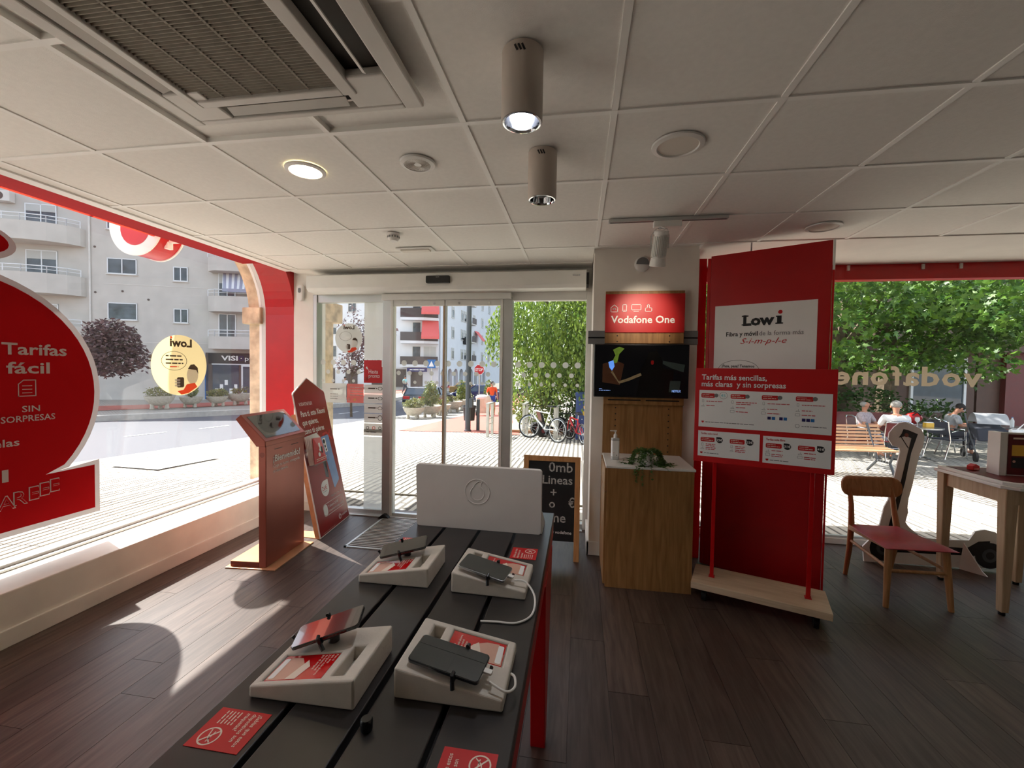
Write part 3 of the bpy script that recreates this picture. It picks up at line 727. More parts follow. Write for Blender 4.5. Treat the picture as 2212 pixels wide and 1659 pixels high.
# air conditioner unit, vents and pipe
un = MB().box(-5.3, -0.45, 12.7, -4.4, 0, 13.35).build('air_conditioner', 'facade_trim', bl, bevel=0.03); MB().cyl((-4.95, -0.46, 13.02), (-4.95, -0.44, 13.02), 0.25, n=16).build('fan_grille', 'facade_dark', un)
MB().cyl((-0.42, -0.06, 0), (-0.42, -0.06, 17), 0.06, n=8).build('pipe', 'facade_trim', bl)
for x, z in ((1.45, 10.45), (1.4, 7.45), (3.0, 9.95), (2.9, 6.95), (-0.15, 10.3), (-0.15, 7.3), (0.1, 5.2)): MB().cyl((x, -0.03, z), (x, 0.0, z), 0.07, n=10).build('vent', 'facade_dark', bl)
for z in (4.05, 7.9, 2.0): MB().box(0.3, -0.015, z, 6.7, 0, z+0.03).build('string_course', 'facade_trim', bl)
# optician's shopfront on the ground floor
sf = MB().box(6.35, -0.10, 0.2, 12.4, -0.02, 3.45).build('shopfront', 'facade_dark', bl)
MB().box(6.55, -0.16, 2.7, 12.4, -0.08, 3.42).build('sign_band', 'black_print', sf)
MB().box(6.8, -0.13, 0.35, 8.45, -0.09, 2.62).build('display_window', 'car_glass', sf); MB().box(8.6, -0.13, 0.2, 9.5, -0.09, 2.62).build('door', 'win_frame', sf); MB().box(8.72, -0.15, 0.35, 9.38, -0.11, 2.5).build('door_glass', 'car_glass', sf)
MB().box(6.75, -0.15, 2.62, 12.4, -0.10, 2.70).build('frame_bar', 'win_frame', sf)
MB().box(6.3, -0.10, 0.2, 6.52, -0.02, 2.6).build('blue_pillar', 'blue_print', sf)
P = Print(frame((0, -0.165, 0), (1, 0, 0), (0, 0, 1)), sf)
P.text('lettering', 'white_print', 'VISI', 7.35, 2.93, 0.46, width=1.05, bold=0.03); P.ring('lettering', 'navy_print', 8.62, 3.09, 0.17, 0.06); P.disc('lettering', 'white_print', 8.62, 3.09, 0.04)
P.text('lettering', 'white_print', 'ptica', 8.85, 2.93, 0.46, width=1.1); P.done()
for k in range(5): MB().box(6.95+k*0.3, -0.135, 0.6+0.3*(k % 3), 7.15+k*0.3, -0.125, 0.95+0.3*(k % 3)).build('display_card', 'white_print', sf)

# white corner building with red awnings at the end of the street
wb = building('corner_building', 'white corner apartment building with red awnings and arcades', (-23.47, 54.0, -0.95), (0.988, 0.157), -16, 4.9, 22, 10, 'facade_white', -6.0)
CB = [(0.1, 0), (0.1, -1.3), (3.2, -1.3), (4.9, -0.6), (4.9, 0)]
for z0, z1 in ((9.3, 10.5), (6.25, 7.4), (3.15, 4.2), (12.4, 13.5)):
    MB().prism(CB, z0-0.35, z0).build('overhang_slab', 'facade_white', wb)
    MB().prism([(p[0], p[1]) for p in CB[1:-1]]+[(4.85, -0.55), (3.18, -1.25), (0.15, -1.25)], z0, z1).build('balcony_screen', 'rail_dark', wb)
for z0 in (10.0, 6.9, 3.7):
    window(wb, 1.4, z0-0.5, 2.5, z0+1.9, 1, frame_m='facade_trim'); window(wb, 2.9, z0-0.5, 4.6, z0+1.9, 2, frame_m='facade_trim', sh=0.9)
for zt in (12.4, 9.25):
    a = MB().hexa([(2.75, -0.2, zt-0.15), (4.85, -0.1, zt-0.15), (5.3, -1.9, zt-2.55), (3.0, -2.1, zt-2.55)], [(2.75, -0.2, zt-0.12), (4.85, -0.1, zt-0.12), (5.3, -1.9, zt-2.5), (3.0, -2.1, zt-2.5)]).build('awning', 'awning_red', wb)
    MB().box(3.0, -2.12, zt-2.8, 5.3, -2.05, zt-2.5).build('valance', 'awning_red', a)
for i, z0 in enumerate((4.0, 7.0, 10.0)):
    for x0 in (-9.8, -7.2, -4.6, -12.4): window(wb, x0, z0, x0+1.1, z0+1.5, 2, frame_m='facade_trim', sh=0.4 if i == 1 else 0)
for x0 in (-10.5, -7.5, -4.0, -1.0, 1.2): MB().box(x0, -0.05, 0, x0+1.6, 0.02, 2.5).build('shop_opening', 'facade_dark', wb)
MB().box(-16, -0.12, 2.6, 4.95, 0.0, 2.95).build('string_course', 'facade_white', wb)
# receding wing with a row of round arches
ang = math.atan2(28.8, 2.4)
wg = thing('arcade_wing', 'long white wing with round arches receding behind the street lamp', 'building', (-18.55, 54.85, -0.95), ang)
MB().box(0.35, 0, 2.95, 40, 9, 22).box(0.35, 2.0, 0, 40, 9, 2.95).box(21.2, 0, 0, 40, 2.0, 2.95).build('wall', 'facade_white', wg)
def arch_bay(x0, x1, z1, xa, xb, zt):
    c = (x0+x1)/2; r = (x1-x0)/2
    return [(xa, 0), (x0, 0)]+[(c+r*math.cos(math.radians(a)), z1-r+r*math.sin(math.radians(a))) for a in range(180, -1, -15)]+[(x1, 0), (xb, 0), (xb, zt), (xa, zt)]
for k in range(9):
    x0 = 0.65+k*2.3; MB().prism(arch_bay(x0, x0+1.7, 2.7, x0-0.3, x0+2.0, 2.95), -0.4, 0.0, RX(PI/2)).build('arch', 'facade_white', wg)
for z0 in (4.1, 7.1, 10.0, 13):
    for x0 in (1.2, 4.2, 8.0, 9.4, 13.6, 18, 22): window(wg, x0, z0, x0+1.0, z0+1.6, 1, frame_m='facade_trim', sh=0.3)
    k = MB().box(11.0, -0.8, z0-0.3, 13.0, 0, z0-0.1).build('balcony', 'facade_trim', wg); MB().box(11.0, -0.82, z0-0.1, 13.0, -0.78, z0+0.8).build('railing', 'rail_dark', k)
MB().hexa([(14.2, -0.1, 9.0), (16.2, -0.1, 9.0), (16.2, -1.5, 7.3), (14.2, -1.5, 7.3)], [(14.2, -0.1, 9.05), (16.2, -0.1, 9.05), (16.2, -1.5, 7.35), (14.2, -1.5, 7.35)]).build('awning', 'awning_red', wg)

# cafe front on the right, in the shade of the trees
cf = thing('cafe_front', 'dark red and brown cafe shopfront behind the terrace', 'building', (13.0, 19.4, -0.75), 0.15)
MB().box(-9, 0, 0, 9, 5, 9).build('wall', 'cafe_wall', cf)
MB().box(-1.2, -0.1, 0, 2.6, 0.02, 3.2).build('panel', 'cafe_brown', cf); MB().box(0.1, -0.14, 0.9, 2.1, -0.08, 3.0).build('window', 'car_glass', cf)
MB().box(0.0, -0.18, 0.8, 0.1, -0.08, 3.05).build('window_frame', 'win_frame', cf); MB().box(2.1, -0.18, 0.8, 2.2, -0.08, 3.05).build('window_frame', 'win_frame', cf); MB().box(0.0, -0.18, 3.0, 2.2, -0.08, 3.1).build('window_frame', 'win_frame', cf)
MB().box(2.7, -0.1, 0, 3.6, 0.02, 3.3).build('door', 'cafe_brown', cf); MB().box(3.6, -0.3, 0, 4.5, 0.02, 3.6).build('red_pillar', 'cafe_red', cf)
MB().box(4.5, -0.2, 0, 4.6, 0.02, 3.6).build('frame_post', 'win_frame', cf); MB().box(4.65, -0.1, 0, 8.5, 0.02, 3.2).build('window', 'car_glass', cf)
MB().box(-9, -1.0, 3.3, 9, 0, 3.7).build('canopy', 'cafe_brown', cf)
MB().box(-5.2, -0.06, 0.6, -4.2, 0.02, 2.9).build('poster', 'white_print', cf); MB().box(-5.0, -0.08, 1.1, -4.4, -0.05, 2.2).build('poster_picture', 'blue_print', cf)
wr = thing('side_building', 'plain white building far behind the terrace trees', 'building', (6, 34, -1.0), 0.0)
MB().box(-6, 0, 0, 3, 6, 9).build('wall', 'facade_white', wr); MB().box(-4, -0.05, 1, -2.5, 0.02, 3).build('window', 'win_dark', wr)
# ------------------------------------------------------------------ plants
def leafq(L, w): return [(0, 0, 0), (w*0.5, L*0.45, L*0.06), (0, L, -L*0.05), (-w*0.5, L*0.45, L*0.06)], [(0, 1, 2), (0, 2, 3)]
def mapleleaf(L):
    pts = [(0, 0)]; 
    for a, r in ((-70, 0.45), (-45, 0.3), (-40, 0.75), (-18, 0.5), (0, 1.0), (18, 0.5), (40, 0.75), (45, 0.3), (70, 0.45)):
        pts.append((L*r*math.sin(math.radians(a)), L*r*math.cos(math.radians(a))))
    return [(x, y, -0.1*abs(x)) for x, y in pts], [(0, i, i+1) for i in range(1, 9)]
def rot3(rg): return Euler((rg.uniform(-1.2, 1.2), rg.uniform(-1.2, 1.2), rg.uniform(0, 6.28))).to_matrix().to_4x4()
def crown(rg, n, centers, size, shape='oval', hang=False):
    """foliage mesh: leaves scattered in overlapping blobs (cx,cy,cz,rx,ry,rz)"""
    mb = MB(); lv = leafq(1.0, 0.55) if shape == 'oval' else mapleleaf(1.0); tot = sum(c[3]*c[4]*c[5] for c in centers)
    for c in centers:
        k = int(n*c[3]*c[4]*c[5]/tot)
        for _ in range(k):
            v = Vector((rg.gauss(0, 1), rg.gauss(0, 1), rg.gauss(0, 1))).normalized()*rg.uniform(0.25, 1)**0.45
            s = size*rg.uniform(0.7, 1.3)
            R = rot3(rg) if not hang else Euler((-PI/2+rg.uniform(-0.5, 0.5), rg.uniform(-0.4, 0.4), rg.uniform(0, 6.28))).to_matrix().to_4x4()
            if hang: R = RZ(rg.uniform(0, 6.28))@RX(-PI/2+rg.uniform(-0.6, 0.6))
            mb.add(lv[0], lv[1], T(c[0]+v.x*c[3], c[1]+v.y*c[4], c[2]+v.z*c[5])@R@Matrix.Diagonal((s, s, s, 1)))
    return mb
def branches(rg, base, top, tips, r):
    mb = MB(); b = Vector(base); t = Vector(top)
    mb.tube([b, b.lerp(t, 0.5)+Vector((rg.uniform(-.05, .05), 0, 0)), t], [r, r*0.8, r*0.6], 8)
    for c in tips:
        q = Vector(c); mb.tube([t, t.lerp(q, 0.5)+Vector((0, 0, 0.1)), q], [r*0.5, r*0.3, r*0.08], 6)
    return mb
def tree(name, label, loc, trunk_h, centers, n, size, m, r, shape='oval', hang=False, seed=1, near=0, cat='tree'):
    rg = random.Random(seed); t = thing(name, label, cat, loc)
    branches(rg, (0, 0, -0.2), (0, 0, trunk_h), [c[:3] for c in centers], r).build('trunk', 'bark', t, smooth=True)
    f = crown(rg, n, centers, size, shape, hang).build('foliage', m, t, fix=False, kind='stuff')
    return t
# plum trees across the street
rg = random.Random(3)
tree('plum_tree', 'round purple leaved plum tree before the grey apartment block', (-26.2, 19.3, -0.85), 1.8,
     [(1.2, 0, 3.4, 1.4, 1.4, 0.95), (0.3, 0, 3.0, 1.2, 1.1, 0.9), (2.1, 0, 2.7, 1.1, 1.1, 0.75), (1.3, 0, 4.2, 1.1, 1.1, 0.65), (2.8, 0.2, 2.9, 0.6, 0.6, 0.5), (0.6, 0.3, 4.4, 0.6, 0.6, 0.4), (2.2, 0, 3.7, 0.7, 0.7, 0.5), (1.4, 0, 2.1, 0.8, 0.8, 0.4), (3.2, 0, 2.3, 0.35, 0.35, 0.3)], 4200, 0.22, 'leaf_plum', 0.13, seed=5)
tree('plum_tree', 'slender purple leaved plum tree standing by the road', (-11.6, 20.4, -0.75), 1.9,
     [(0, 0, 2.6, 0.8, 0.8, 0.55), (0.4, 0, 3.5, 0.8, 0.8, 0.8), (0.9, 0, 4.2, 0.75, 0.75, 0.9), (1.5, 0, 3.2, 0.7, 0.7, 0.6), (-0.4, 0, 4.3, 0.4, 0.4, 0.6), (0.1, 0, 5.1, 0.3, 0.3, 0.5), (1.9, 0, 4.2, 0.5, 0.5, 0.7), (1.7, 0, 2.3, 0.5, 0.5, 0.35)], 1700, 0.16, 'leaf_plum', 0.07, seed=8)
# weeping fig beside the door: strands of hanging leaves
rg = random.Random(11)
ft = thing('weeping_fig_tree', 'big weeping fig tree with bright hanging leaves beside the bicycles', 'tree', (0.9, 13.6, -0.38))
branches(rg, (0, 0, -0.2), (0.1, 0, 2.2), [(-1.6, -0.8, 4.0), (1.5, -0.6, 4.4), (0, -1.4, 4.8), (-2.6, -0.6, 4.6), (2.6, 0.4, 4.2), (0.2, 1.2, 5.0)], 0.2).build('trunk', 'bark', ft, smooth=True)
mb = MB(); lv = leafq(1.0, 0.5); near = []
for _ in range(1150):
    a = rg.uniform(0, 2*PI); rr = math.sqrt(rg.uniform(0.0, 1)); x = 3.9*rr*math.cos(a); y = 2.2*rr*math.sin(a)
    top = 3.0+2.6*math.sqrt(max(0, 1-rr*rr))*rg.uniform(0.7, 1.0)
    bot = max(0.75+rg.uniform(0, 1.0)+(1.2 if x < -2.7 else 0), top-3.2)
    z = top; dx, dy = rg.uniform(-.12, .12), rg.uniform(-.12, .12)
    while z > bot:
        x += dx*0.1; y += dy*0.1
        s = rg.uniform(0.10, 0.16)
        M = T(x+rg.uniform(-.12, .12), y+rg.uniform(-.12, .12), z)@RZ(rg.uniform(0, 6.28))@RX(-PI/2+rg.uniform(-0.4, 1.3))@RY(rg.uniform(-0.6, 0.6))@Matrix.Diagonal((s, s, s, 1))
        if y < -1.5 and len(near) < 160 and rg.random() < 0.10: near.append(M)
        else: mb.add(lv[0], lv[1], M)
        z -= rg.uniform(0.05, 0.1)
mb.build('foliage', 'leaf_green', ft, fix=False, kind='stuff')
lm = MB().add(*lv).mesh('leaf', 'leaf_green')
for M in near: inst('leaf', lm, ft, M)
# maple canopy over the terrace
rg = random.Random(21)
mt = thing('maple_tree', 'maple tree shading the cafe terrace with a low leafy canopy', 'tree', (8.45, 15.0, -0.45))
branches(rg, (0, 0, -0.2), (-0.4, 0.0, 2.6), [(-3.2, -0.6, 5.0), (-1.4, -0.6, 5.6), (1.2, -0.6, 5.4), (3.4, 0, 5.0), (0, 0, 6)], 0.42).build('trunk', 'bark', mt, smooth=True)
cs = []
for _ in range(46):
    x = rg.uniform(-5.2, 4.2); y = rg.uniform(-5.2, 0.6); cs.append((x, y, 2.1+rg.uniform(0, 1.3)+(0.25 if y < -3 else 0), rg.uniform(0.5, 0.9), rg.uniform(0.5, 0.9), rg.uniform(0.35, 0.6)))
for _ in range(40): cs.append((rg.uniform(-5.6, 4.4), rg.uniform(-5.4, 0.6), rg.uniform(3.7, 5.6), 0.95, 0.95, 0.7))
crown(rg, 21000, cs, 0.17, 'maple').build('foliage', 'leaf_maple', mt, fix=False, kind='stuff')
lm = MB().add(*mapleleaf(1.0)).mesh('leaf', 'leaf_maple')
for _ in range(150):
    x = rg.uniform(-5.4, 3.6); y = rg.uniform(-5.9, -4.9); s = rg.uniform(0.13, 0.2)
    inst('leaf', lm, mt, T(x, y, rg.uniform(2.7, 5.2))@RZ(rg.uniform(0, 6.28))@RX(-1.2+rg.uniform(-.6, .6))@Matrix.Diagonal((s, s, s, 1)))
tree('plane_tree', 'second broad tree trunk leaning behind the cafe tables', (9.9, 15.6, -0.5), 2.6, [(0.2, 0, 4.4, 2.2, 2.0, 1.3), (2.6, -0.6, 4.4, 2.0, 1.6, 1.2), (4.6, -1, 4.0, 1.6, 1.6, 1.2), (5.6, -2, 3.4, 1.2, 1.2, 0.9)], 5200, 0.19, 'leaf_maple', 0.36, 'maple', seed=31)
# dark shrubs behind the bicycles
for i, (x, y, h, w, m) in enumerate(((-1.4, 14.4, 1.3, 0.9, 'leaf_conifer'), (-0.4, 14.6, 1.9, 1.0, 'leaf_dark'), (0.5, 14.0, 1.7, 0.9, 'leaf_dark'), (1.6, 14.6, 1.6, 1.0, 'leaf_dark'))):
    lab = ['low yellow green fern bush on the gravel bed', 'tall dark evergreen shrub behind the black pedal kart', 'dark shrub directly behind the bicycle post', 'dark shrub behind the blue mailbox'][i]
    tree('garden_shrub', lab, (x, y, gz(x, y)), 0.3, [(0, 0, h*0.55, w, w, h*0.5), (0.3, 0.1, h*0.8, w*0.6, w*0.6, h*0.3)], 1500, 0.13, m, 0.05, seed=40+i, cat='shrub')
tree('garden_shrub', 'row of dark shrubbery behind the cafe terrace bench', (6.3, 14.4, -0.4), 0.4, [(0, 0, 0.8, 1.6, 0.7, 0.8), (2.2, 0.2, 0.9, 1.4, 0.7, 0.8), (-1.6, 0, 0.8, 1.0, 0.6, 0.7), (4.2, 0.3, 0.7, 1.0, 0.6, 0.6)], 4200, 0.14, 'leaf_dark', 0.05, seed=60, cat='shrub')
# bowl planters on three ball feet
def planter(label, loc, r, kind, seed, group=None):
    rg = random.Random(seed); t = thing('bowl_planter', label, 'planter', loc, rg.uniform(0, 2)); 
    if group: t['group'] = group
    MB().lathe([(r*0.28, r*0.30), (r*0.62, r*0.42), (r*0.86, r*0.72), (r*0.97, r*1.0), (r*1.0, r*1.08), (r*0.93, r*1.08), (r*0.85, r*0.98), (0.01, r*0.96)], 24).build('bowl', 'concrete_pot', t, smooth=True)
    MB().lathe([(r*0.84, r*0.97), (0.01, r*1.02)], 18).build('soil', 'soil', t)
    for k in range(3):
        a = 2.1*k; MB().lathe([(r*0.1, 0), (r*0.17, r*0.1), (r*0.12, r*0.28), (r*0.16, r*0.46)], 8, T(r*0.52*math.cos(a), r*0.52*math.sin(a), 0)).build('foot', 'concrete_pot', t, smooth=True)
    if kind == 'shrub': c = [(0, 0, r*1.35, r*0.95, r*0.95, r*0.45), (r*0.3, 0, r*1.55, r*0.6, r*0.6, r*0.35)]; m, n, s = 'leaf_shrub', 620, 0.11
    elif kind == 'conifer': c = [(0, 0, r*1.75, r*0.55, r*0.55, r*0.75), (0, 0, r*2.55, r*0.38, r*0.38, r*0.6), (r*0.15, 0, r*2.0, r*0.5, r*0.5, r*0.5)]; m, n, s = 'leaf_conifer', 900, 0.11
    elif kind == 'bushy': c = [(0, 0, r*1.9, r*0.75, r*0.75, r*0.9), (-r*0.3, 0, r*2.6, r*0.4, r*0.4, r*0.7), (r*0.35, 0, r*2.8, r*0.35, r*0.35, r*0.6)]; m, n, s = 'leaf_conifer', 1200, 0.12
    else: c = [(-r*0.3, 0, r*1.3, r*0.4, r*0.4, r*0.3), (r*0.4, 0, r*1.45, r*0.35, r*0.35, r*0.35)]; m, n, s = 'leaf_shrub', 130, 0.12
    crown(rg, n, c, s).build('shrub', m, t, fix=False, kind='stuff')
    st = MB()
    for k in range(4): a = rg.uniform(0, 6.28); st.tube([(0, 0, r*0.95), (r*0.4*math.cos(a), r*0.4*math.sin(a), r*1.6)], 0.015, 5)
    st.build('stems', 'bark', t)
    return t
FZ = -0.95+0.145
planter('stone bowl planter with a dense low shrub, nearest the plum tree', (-22.23, 19.62, FZ), 0.68, 'shrub', 1)
planter('stone bowl planter with a green shrub below the round window sticker', (-21.62, 20.92, FZ), 0.56, 'conifer', 2)
planter('stone bowl planter with a flat dry shrub before the optician', (-21.10, 22.12, FZ), 0.56, 'shrub', 3)
planter('pinkish bowl planter with sparse twigs in front of the optician door', (-20.61, 23.22, FZ), 0.66, 'sparse', 4)
planter('stone bowl planter with reddish feathery shrub by the parked black car', (-7.41, 18.43, gz(-7.41, 18.43)), 0.5, 'shrub', 5)
planter('stone bowl planter with a tall ragged conifer beside the cycle path', (-7.0, 19.5, gz(-7, 19.5)), 0.52, 'bushy', 6)
planter('stone bowl planter between the ragged conifer and the sparse planter', (-7.05, 21.24, gz(-7, 21.24)), 0.52, 'sparse', 7)
planter('stone bowl planter with bare twigs behind the door edge', (-7.3, 24.0, gz(-7.3, 24)), 0.6, 'sparse', 8)
planter('stone bowl planter with a neat conical conifer by the lamp post', (-7.3, 25.9, -0.95), 0.6, 'conifer', 9)
planter('stone bowl planter with dry grass behind the lamp post', (-7.5, 27.7, -0.95), 0.55, 'shrub', 10)
planter('stone bowl planter with small round conifer behind the stop sign', (-6.4, 29.8, -0.95), 0.6, 'conifer', 12)
# ------------------------------------------------------------------ ceiling fittings
# cassette air conditioner
ax0, ax1, ay0, ay1, az = -1.555, -0.585, 0.66, 1.53, 2.515
A = thing('cassette_air_conditioner', 'large white ceiling air conditioner with a grey ribbed intake grille', 'air conditioner', (-1.07, 1.09, 2.557))
AM = T(1.07, -1.09, -2.557)
def abox(nm, m, x0, y0, x1, y1, z0, z1, par=A, bv=0.0): return MB(AM).box(x0, y0, z0, x1, y1, z1).build(nm, m, par, bevel=bv)
gx, gX, gy, gY = -1.40, -0.84, 0.82, 1.385
# white panel built as a frame round the grille, with slots left open for the louvres
pf = MB(AM)
pf.box(ax0, ay0, az, -1.50, ay1, az+0.03); pf.box(-0.655, ay0, az, ax1, ay1, az+0.03)
pf.box(-1.50, 1.50, az, -0.655, ay1, az+0.03); pf.box(-1.50, ay0, az, -0.655, 0.70, az+0.03)
pf.box(-1.50, 1.34, az, -1.35, 1.50, az+0.03); pf.box(-0.83, 1.34, az, -0.655, 1.50, az+0.03); pf.box(-1.50, 0.70, az, -1.35, 0.86, az+0.03); pf.box(-0.83, 0.70, az, -0.655, 0.86, az+0.03)
pf.build('panel', 'ac_white', A, bevel=0.006)
fi = MB(AM)
fi.box(-1.43, 0.78, az-0.006, gx, 1.42, az+0.03); fi.box(gX, 0.78, az-0.006, -0.79, 1.42, az+0.03); fi.box(gx, gY, az-0.006, gX, 1.42, az+0.03); fi.box(gx, 0.78, az-0.006, gX, gy, az+0.03)
fr_ = fi.build('grille_frame', 'ac_white', A, bevel=0.004)
abox('intake_back', 'ac_dark', ax0+0.03, ay0+0.03, ax1-0.03, ay1-0.03, az+0.034, az+0.04)
sm = MB().box(0, -0.0032, -0.006, gX-gx, 0.0032, 0.010, RX(0.5)).mesh('grille_slat', 'ac_grey')
for k in range(44): inst('grille_slat', sm, A, AM@T(gx, gy+0.008+k*0.0128, az+0.010))
for k in range(1, 5): abox('grille_rib', 'ac_grey', gx+(gX-gx)*k/5-0.004, gy, gx+(gX-gx)*k/5+0.004, gY, az+0.004, az+0.02)
# louvre blades
MB(AM).box(-1.33, -0.018, -0.002, -0.85, 0.018, 0.002, T(0, 1.462, az+0.004)@RX(-0.35)).build('louvre', 'ac_white', A)
MB(AM).box(-0.018, 0.88, -0.002, 0.018, 1.33, 0.002, T(-1.463, 0, az+0.006)@RY(-0.3)).build('louvre', 'ac_white', A)
MB(AM).box(-0.006, 0.88, -0.002, 0.006, 1.33, 0.002, T(-0.715, 0, az+0.002)@RY(0.3)).build('louvre', 'ac_white', A)
abox('tape', 'kraft', -1.42, 1.10, -1.405, 1.36, az-0.004, az-0.002)
# surface mounted cylinder downlights
def cyl_light(loc, label, on):
    t = thing('cylinder_downlight', label, 'ceiling lamp', loc)
    h, r = 0.215, 0.066
    MB().lathe([(r, 0), (r, -h+0.004), (r-0.003, -h), (r-0.010, -h), (r-0.012, -h+0.004), (r-0.014, -0.1), (0.02, -0.06), (0.001, -0.06)], 32).build('body', 'lamp_body', t, smooth=True)
    MB().lathe([(r-0.004, -h-0.001), (r-0.010, -h-0.002), (r-0.013, -h+0.006)], 32, cap=False).build('rim', 'chrome', t, smooth=True)
    MB().lathe([(r-0.0125, -h+0.006), (r-0.02, -0.14), (0.03, -0.075)], 24, cap=False).build('reflector', 'chrome', t, smooth=True)
    for k in range(3):
        a = -1.75+0.17*k; M = RZ(a)@T(r+0.0005, 0, -0.025)@RX(0.45); MB().box(-0.001, -0.003, -0.010, 0.001, 0.003, 0.010, M).build('vent_slot', 'black_plastic', t)
    MB().ball((0, 0, -0.145), 0.034, n=16).build('bulb', 'lamp_on' if on else 'white_plastic', t, smooth=True)
    return t
cyl_light((-0.198, 1.372, CZ), 'lit grey cylinder downlight hanging from a ceiling tile', True)
cyl_light((-0.188, 1.995, CZ), 'unlit grey cylinder downlight with an empty chrome reflector', False)
pl_ = bpy.data.lights.new('cylinder_lamp', 'SPOT'); pl_.energy = 4; pl_.spot_size = 1.7; pl_.spot_blend = 0.5; pl_.color = (0.93, 0.95, 1.0); pl_.shadow_soft_size = 0.05
po = bpy.data.objects.new('cylinder_lamp', pl_); COL.objects.link(po); po.location = (-0.198, 1.372, CZ-0.225)
# recessed round downlights
def downlight(loc, r, label, on, group=None):
    t = thing('recessed_downlight', label, 'ceiling lamp', loc, 0, group)
    MB().lathe([(r, 0.001), (r*0.98, -0.006), (r*0.80, -0.010), (r*0.77, -0.006), (r*0.77, 0.001)], 36, cap=False).build('trim_ring', 'white_plastic', t, smooth=True)
    MB().lathe([(r*0.775, -0.004), (0.001, -0.004)], 36, cap=False).build('diffuser', 'led_on' if on else 'diffuser_off', t)
    return t
downlight((-1.40, 2.012, CZ-0.001), 0.098, 'lit round recessed downlight glowing warm yellow', True)
downlight((0.408, 2.0, CZ-0.001), 0.112, 'unlit flat round downlight with a wide white ring', False)
downlight((1.61, 3.205, CZ-0.001), 0.108, 'unlit round downlight near the tall red panel', False)
# loudspeaker grille
sp_ = thing('ceiling_speaker', 'round white ceiling loudspeaker with a swirl grille', 'speaker', (-0.80, 2.012, CZ-0.001))
MB().lathe([(0.086, 0.001), (0.083, -0.008), (0.066, -0.012), (0.064, -0.007)], 32, cap=False).build('ring', 'white_plastic', sp_, smooth=True)
MB().lathe([(0.068, -0.004), (0.066, -0.0085), (0.001, -0.0090)], 32).build('grille_plate', 'white_plastic', sp_)
sw = []
for k in range(36):
    a0 = 2*PI*k/36; pts = []
    for q in range(5): rr = 0.018+0.043*q/4; a = a0+0.7*q/4; pts.append((rr*math.cos(a), rr*math.sin(a), -0.0096))
    sw.append(pts)
mb = MB()
for p in sw: mb.tube(p, 0.0009, 4)
mb.build('swirl_slots', 'offwhite_plastic', sp_, kind='stuff')
# smoke detector
sd = thing('smoke_detector', 'white smoke detector beside the emergency light', 'smoke detector', (-1.39, 3.03, CZ))
MB().lathe([(0.05, 0), (0.05, -0.012), (0.042, -0.018), (0.044, -0.035), (0.03, -0.055), (0.001, -0.057)], 24).build('body', 'white_plastic', sd, smooth=True)
for k in range(14): a = 2*PI*k/14; MB().box(0.0435, -0.004, -0.034, 0.0455, 0.004, -0.020, RZ(a)).build('vent_slot', 'grey_plastic', sd)
el = thing('emergency_light', 'slim white rectangular emergency light set in a ceiling tile', 'emergency light', (-1.375, 3.43, CZ-0.001))
MB().box(-0.155, -0.06, -0.008, 0.155, 0.06, 0.001).build('frame', 'white_plastic', el, bevel=0.003); MB().prism(rrect(-0.125, -0.032, 0.125, 0.032, 0.01), -0.02, -0.006).build('lens', 'diffuser_off', el, bevel=0.004)
# track with the aimed spotlight
tr = thing('track_spotlight', 'white track spotlight aimed at the red sign below', 'spotlight', (0.53, 2.91, CZ))
MB().box(-0.36, -0.017, -0.022, 0.38, 0.017, 0.0).build('track', 'alu', tr, bevel=0.002); MB().box(-0.35, -0.004, -0.0235, 0.37, 0.004, -0.021).build('track_slot', 'black_plastic', tr)
MB().box(-0.075, -0.018, -0.062, 0.10, 0.018, -0.022).build('driver_box', 'white_plastic', tr, bevel=0.004)
aim = Vector((0.49, 3.57, 2.02))-Vector((0.49, 2.90, 2.42)); head = T(-0.035, -0.01, -0.20)
R = Vector((-0.04, 0.32, -0.9)).normalized().to_track_quat('Z', 'Y').to_matrix().to_4x4()
H = head@R
sb = MB(H).lathe([(0.001, -0.11), (0.040, -0.11), (0.046, -0.104), (0.046, -0.085), (0.041, -0.083), (0.041, 0.055), (0.046, 0.058), (0.052, 0.11), (0.046, 0.112), (0.040, 0.09), (0.001, 0.085)], 28).build('lamp_head', 'white_plastic', tr, smooth=True)
fm = MB().box(0.040, -0.002, -0.075, 0.047, 0.002, 0.05).mesh('cooling_fin', 'white_plastic')
for k in range(26): inst('cooling_fin', fm, sb, H@RZ(2*PI*k/26))
MB().tube([(-0.035-0.055, -0.01, -0.20), (-0.035-0.055, -0.02, -0.12), (-0.06, -0.01, -0.075), (-0.035, 0, -0.065), (0.01, -0.01, -0.075), (0.02, -0.02, -0.12), (0.02, -0.01, -0.20)], 0.004, 6).build('yoke', 'chrome', tr)
MB().tube([(-0.03, -0.03, -0.30+0.19), (-0.01, -0.05, -0.085), (-0.03, -0.01, -0.06)], 0.004, 6).build('cable', 'white_plastic', tr)
MB().cyl((-0.035, 0, -0.03), (-0.035, 0, -0.075), 0.008).build('stem', 'chrome', tr)
spl = bpy.data.lights.new('track_lamp', 'SPOT'); spl.energy = 7; spl.spot_size = 0.9; spl.spot_blend = 0.9; spl.color = (1.0, 0.86, 0.7); spl.shadow_soft_size = 0.03
so = bpy.data.objects.new('track_lamp', spl); COL.objects.link(so); so.location = (0.49, 2.93, 2.20)
so.rotation_euler = (Vector((0.50, 3.58, 2.0))-Vector(so.location)).to_track_quat('-Z', 'Y').to_euler()
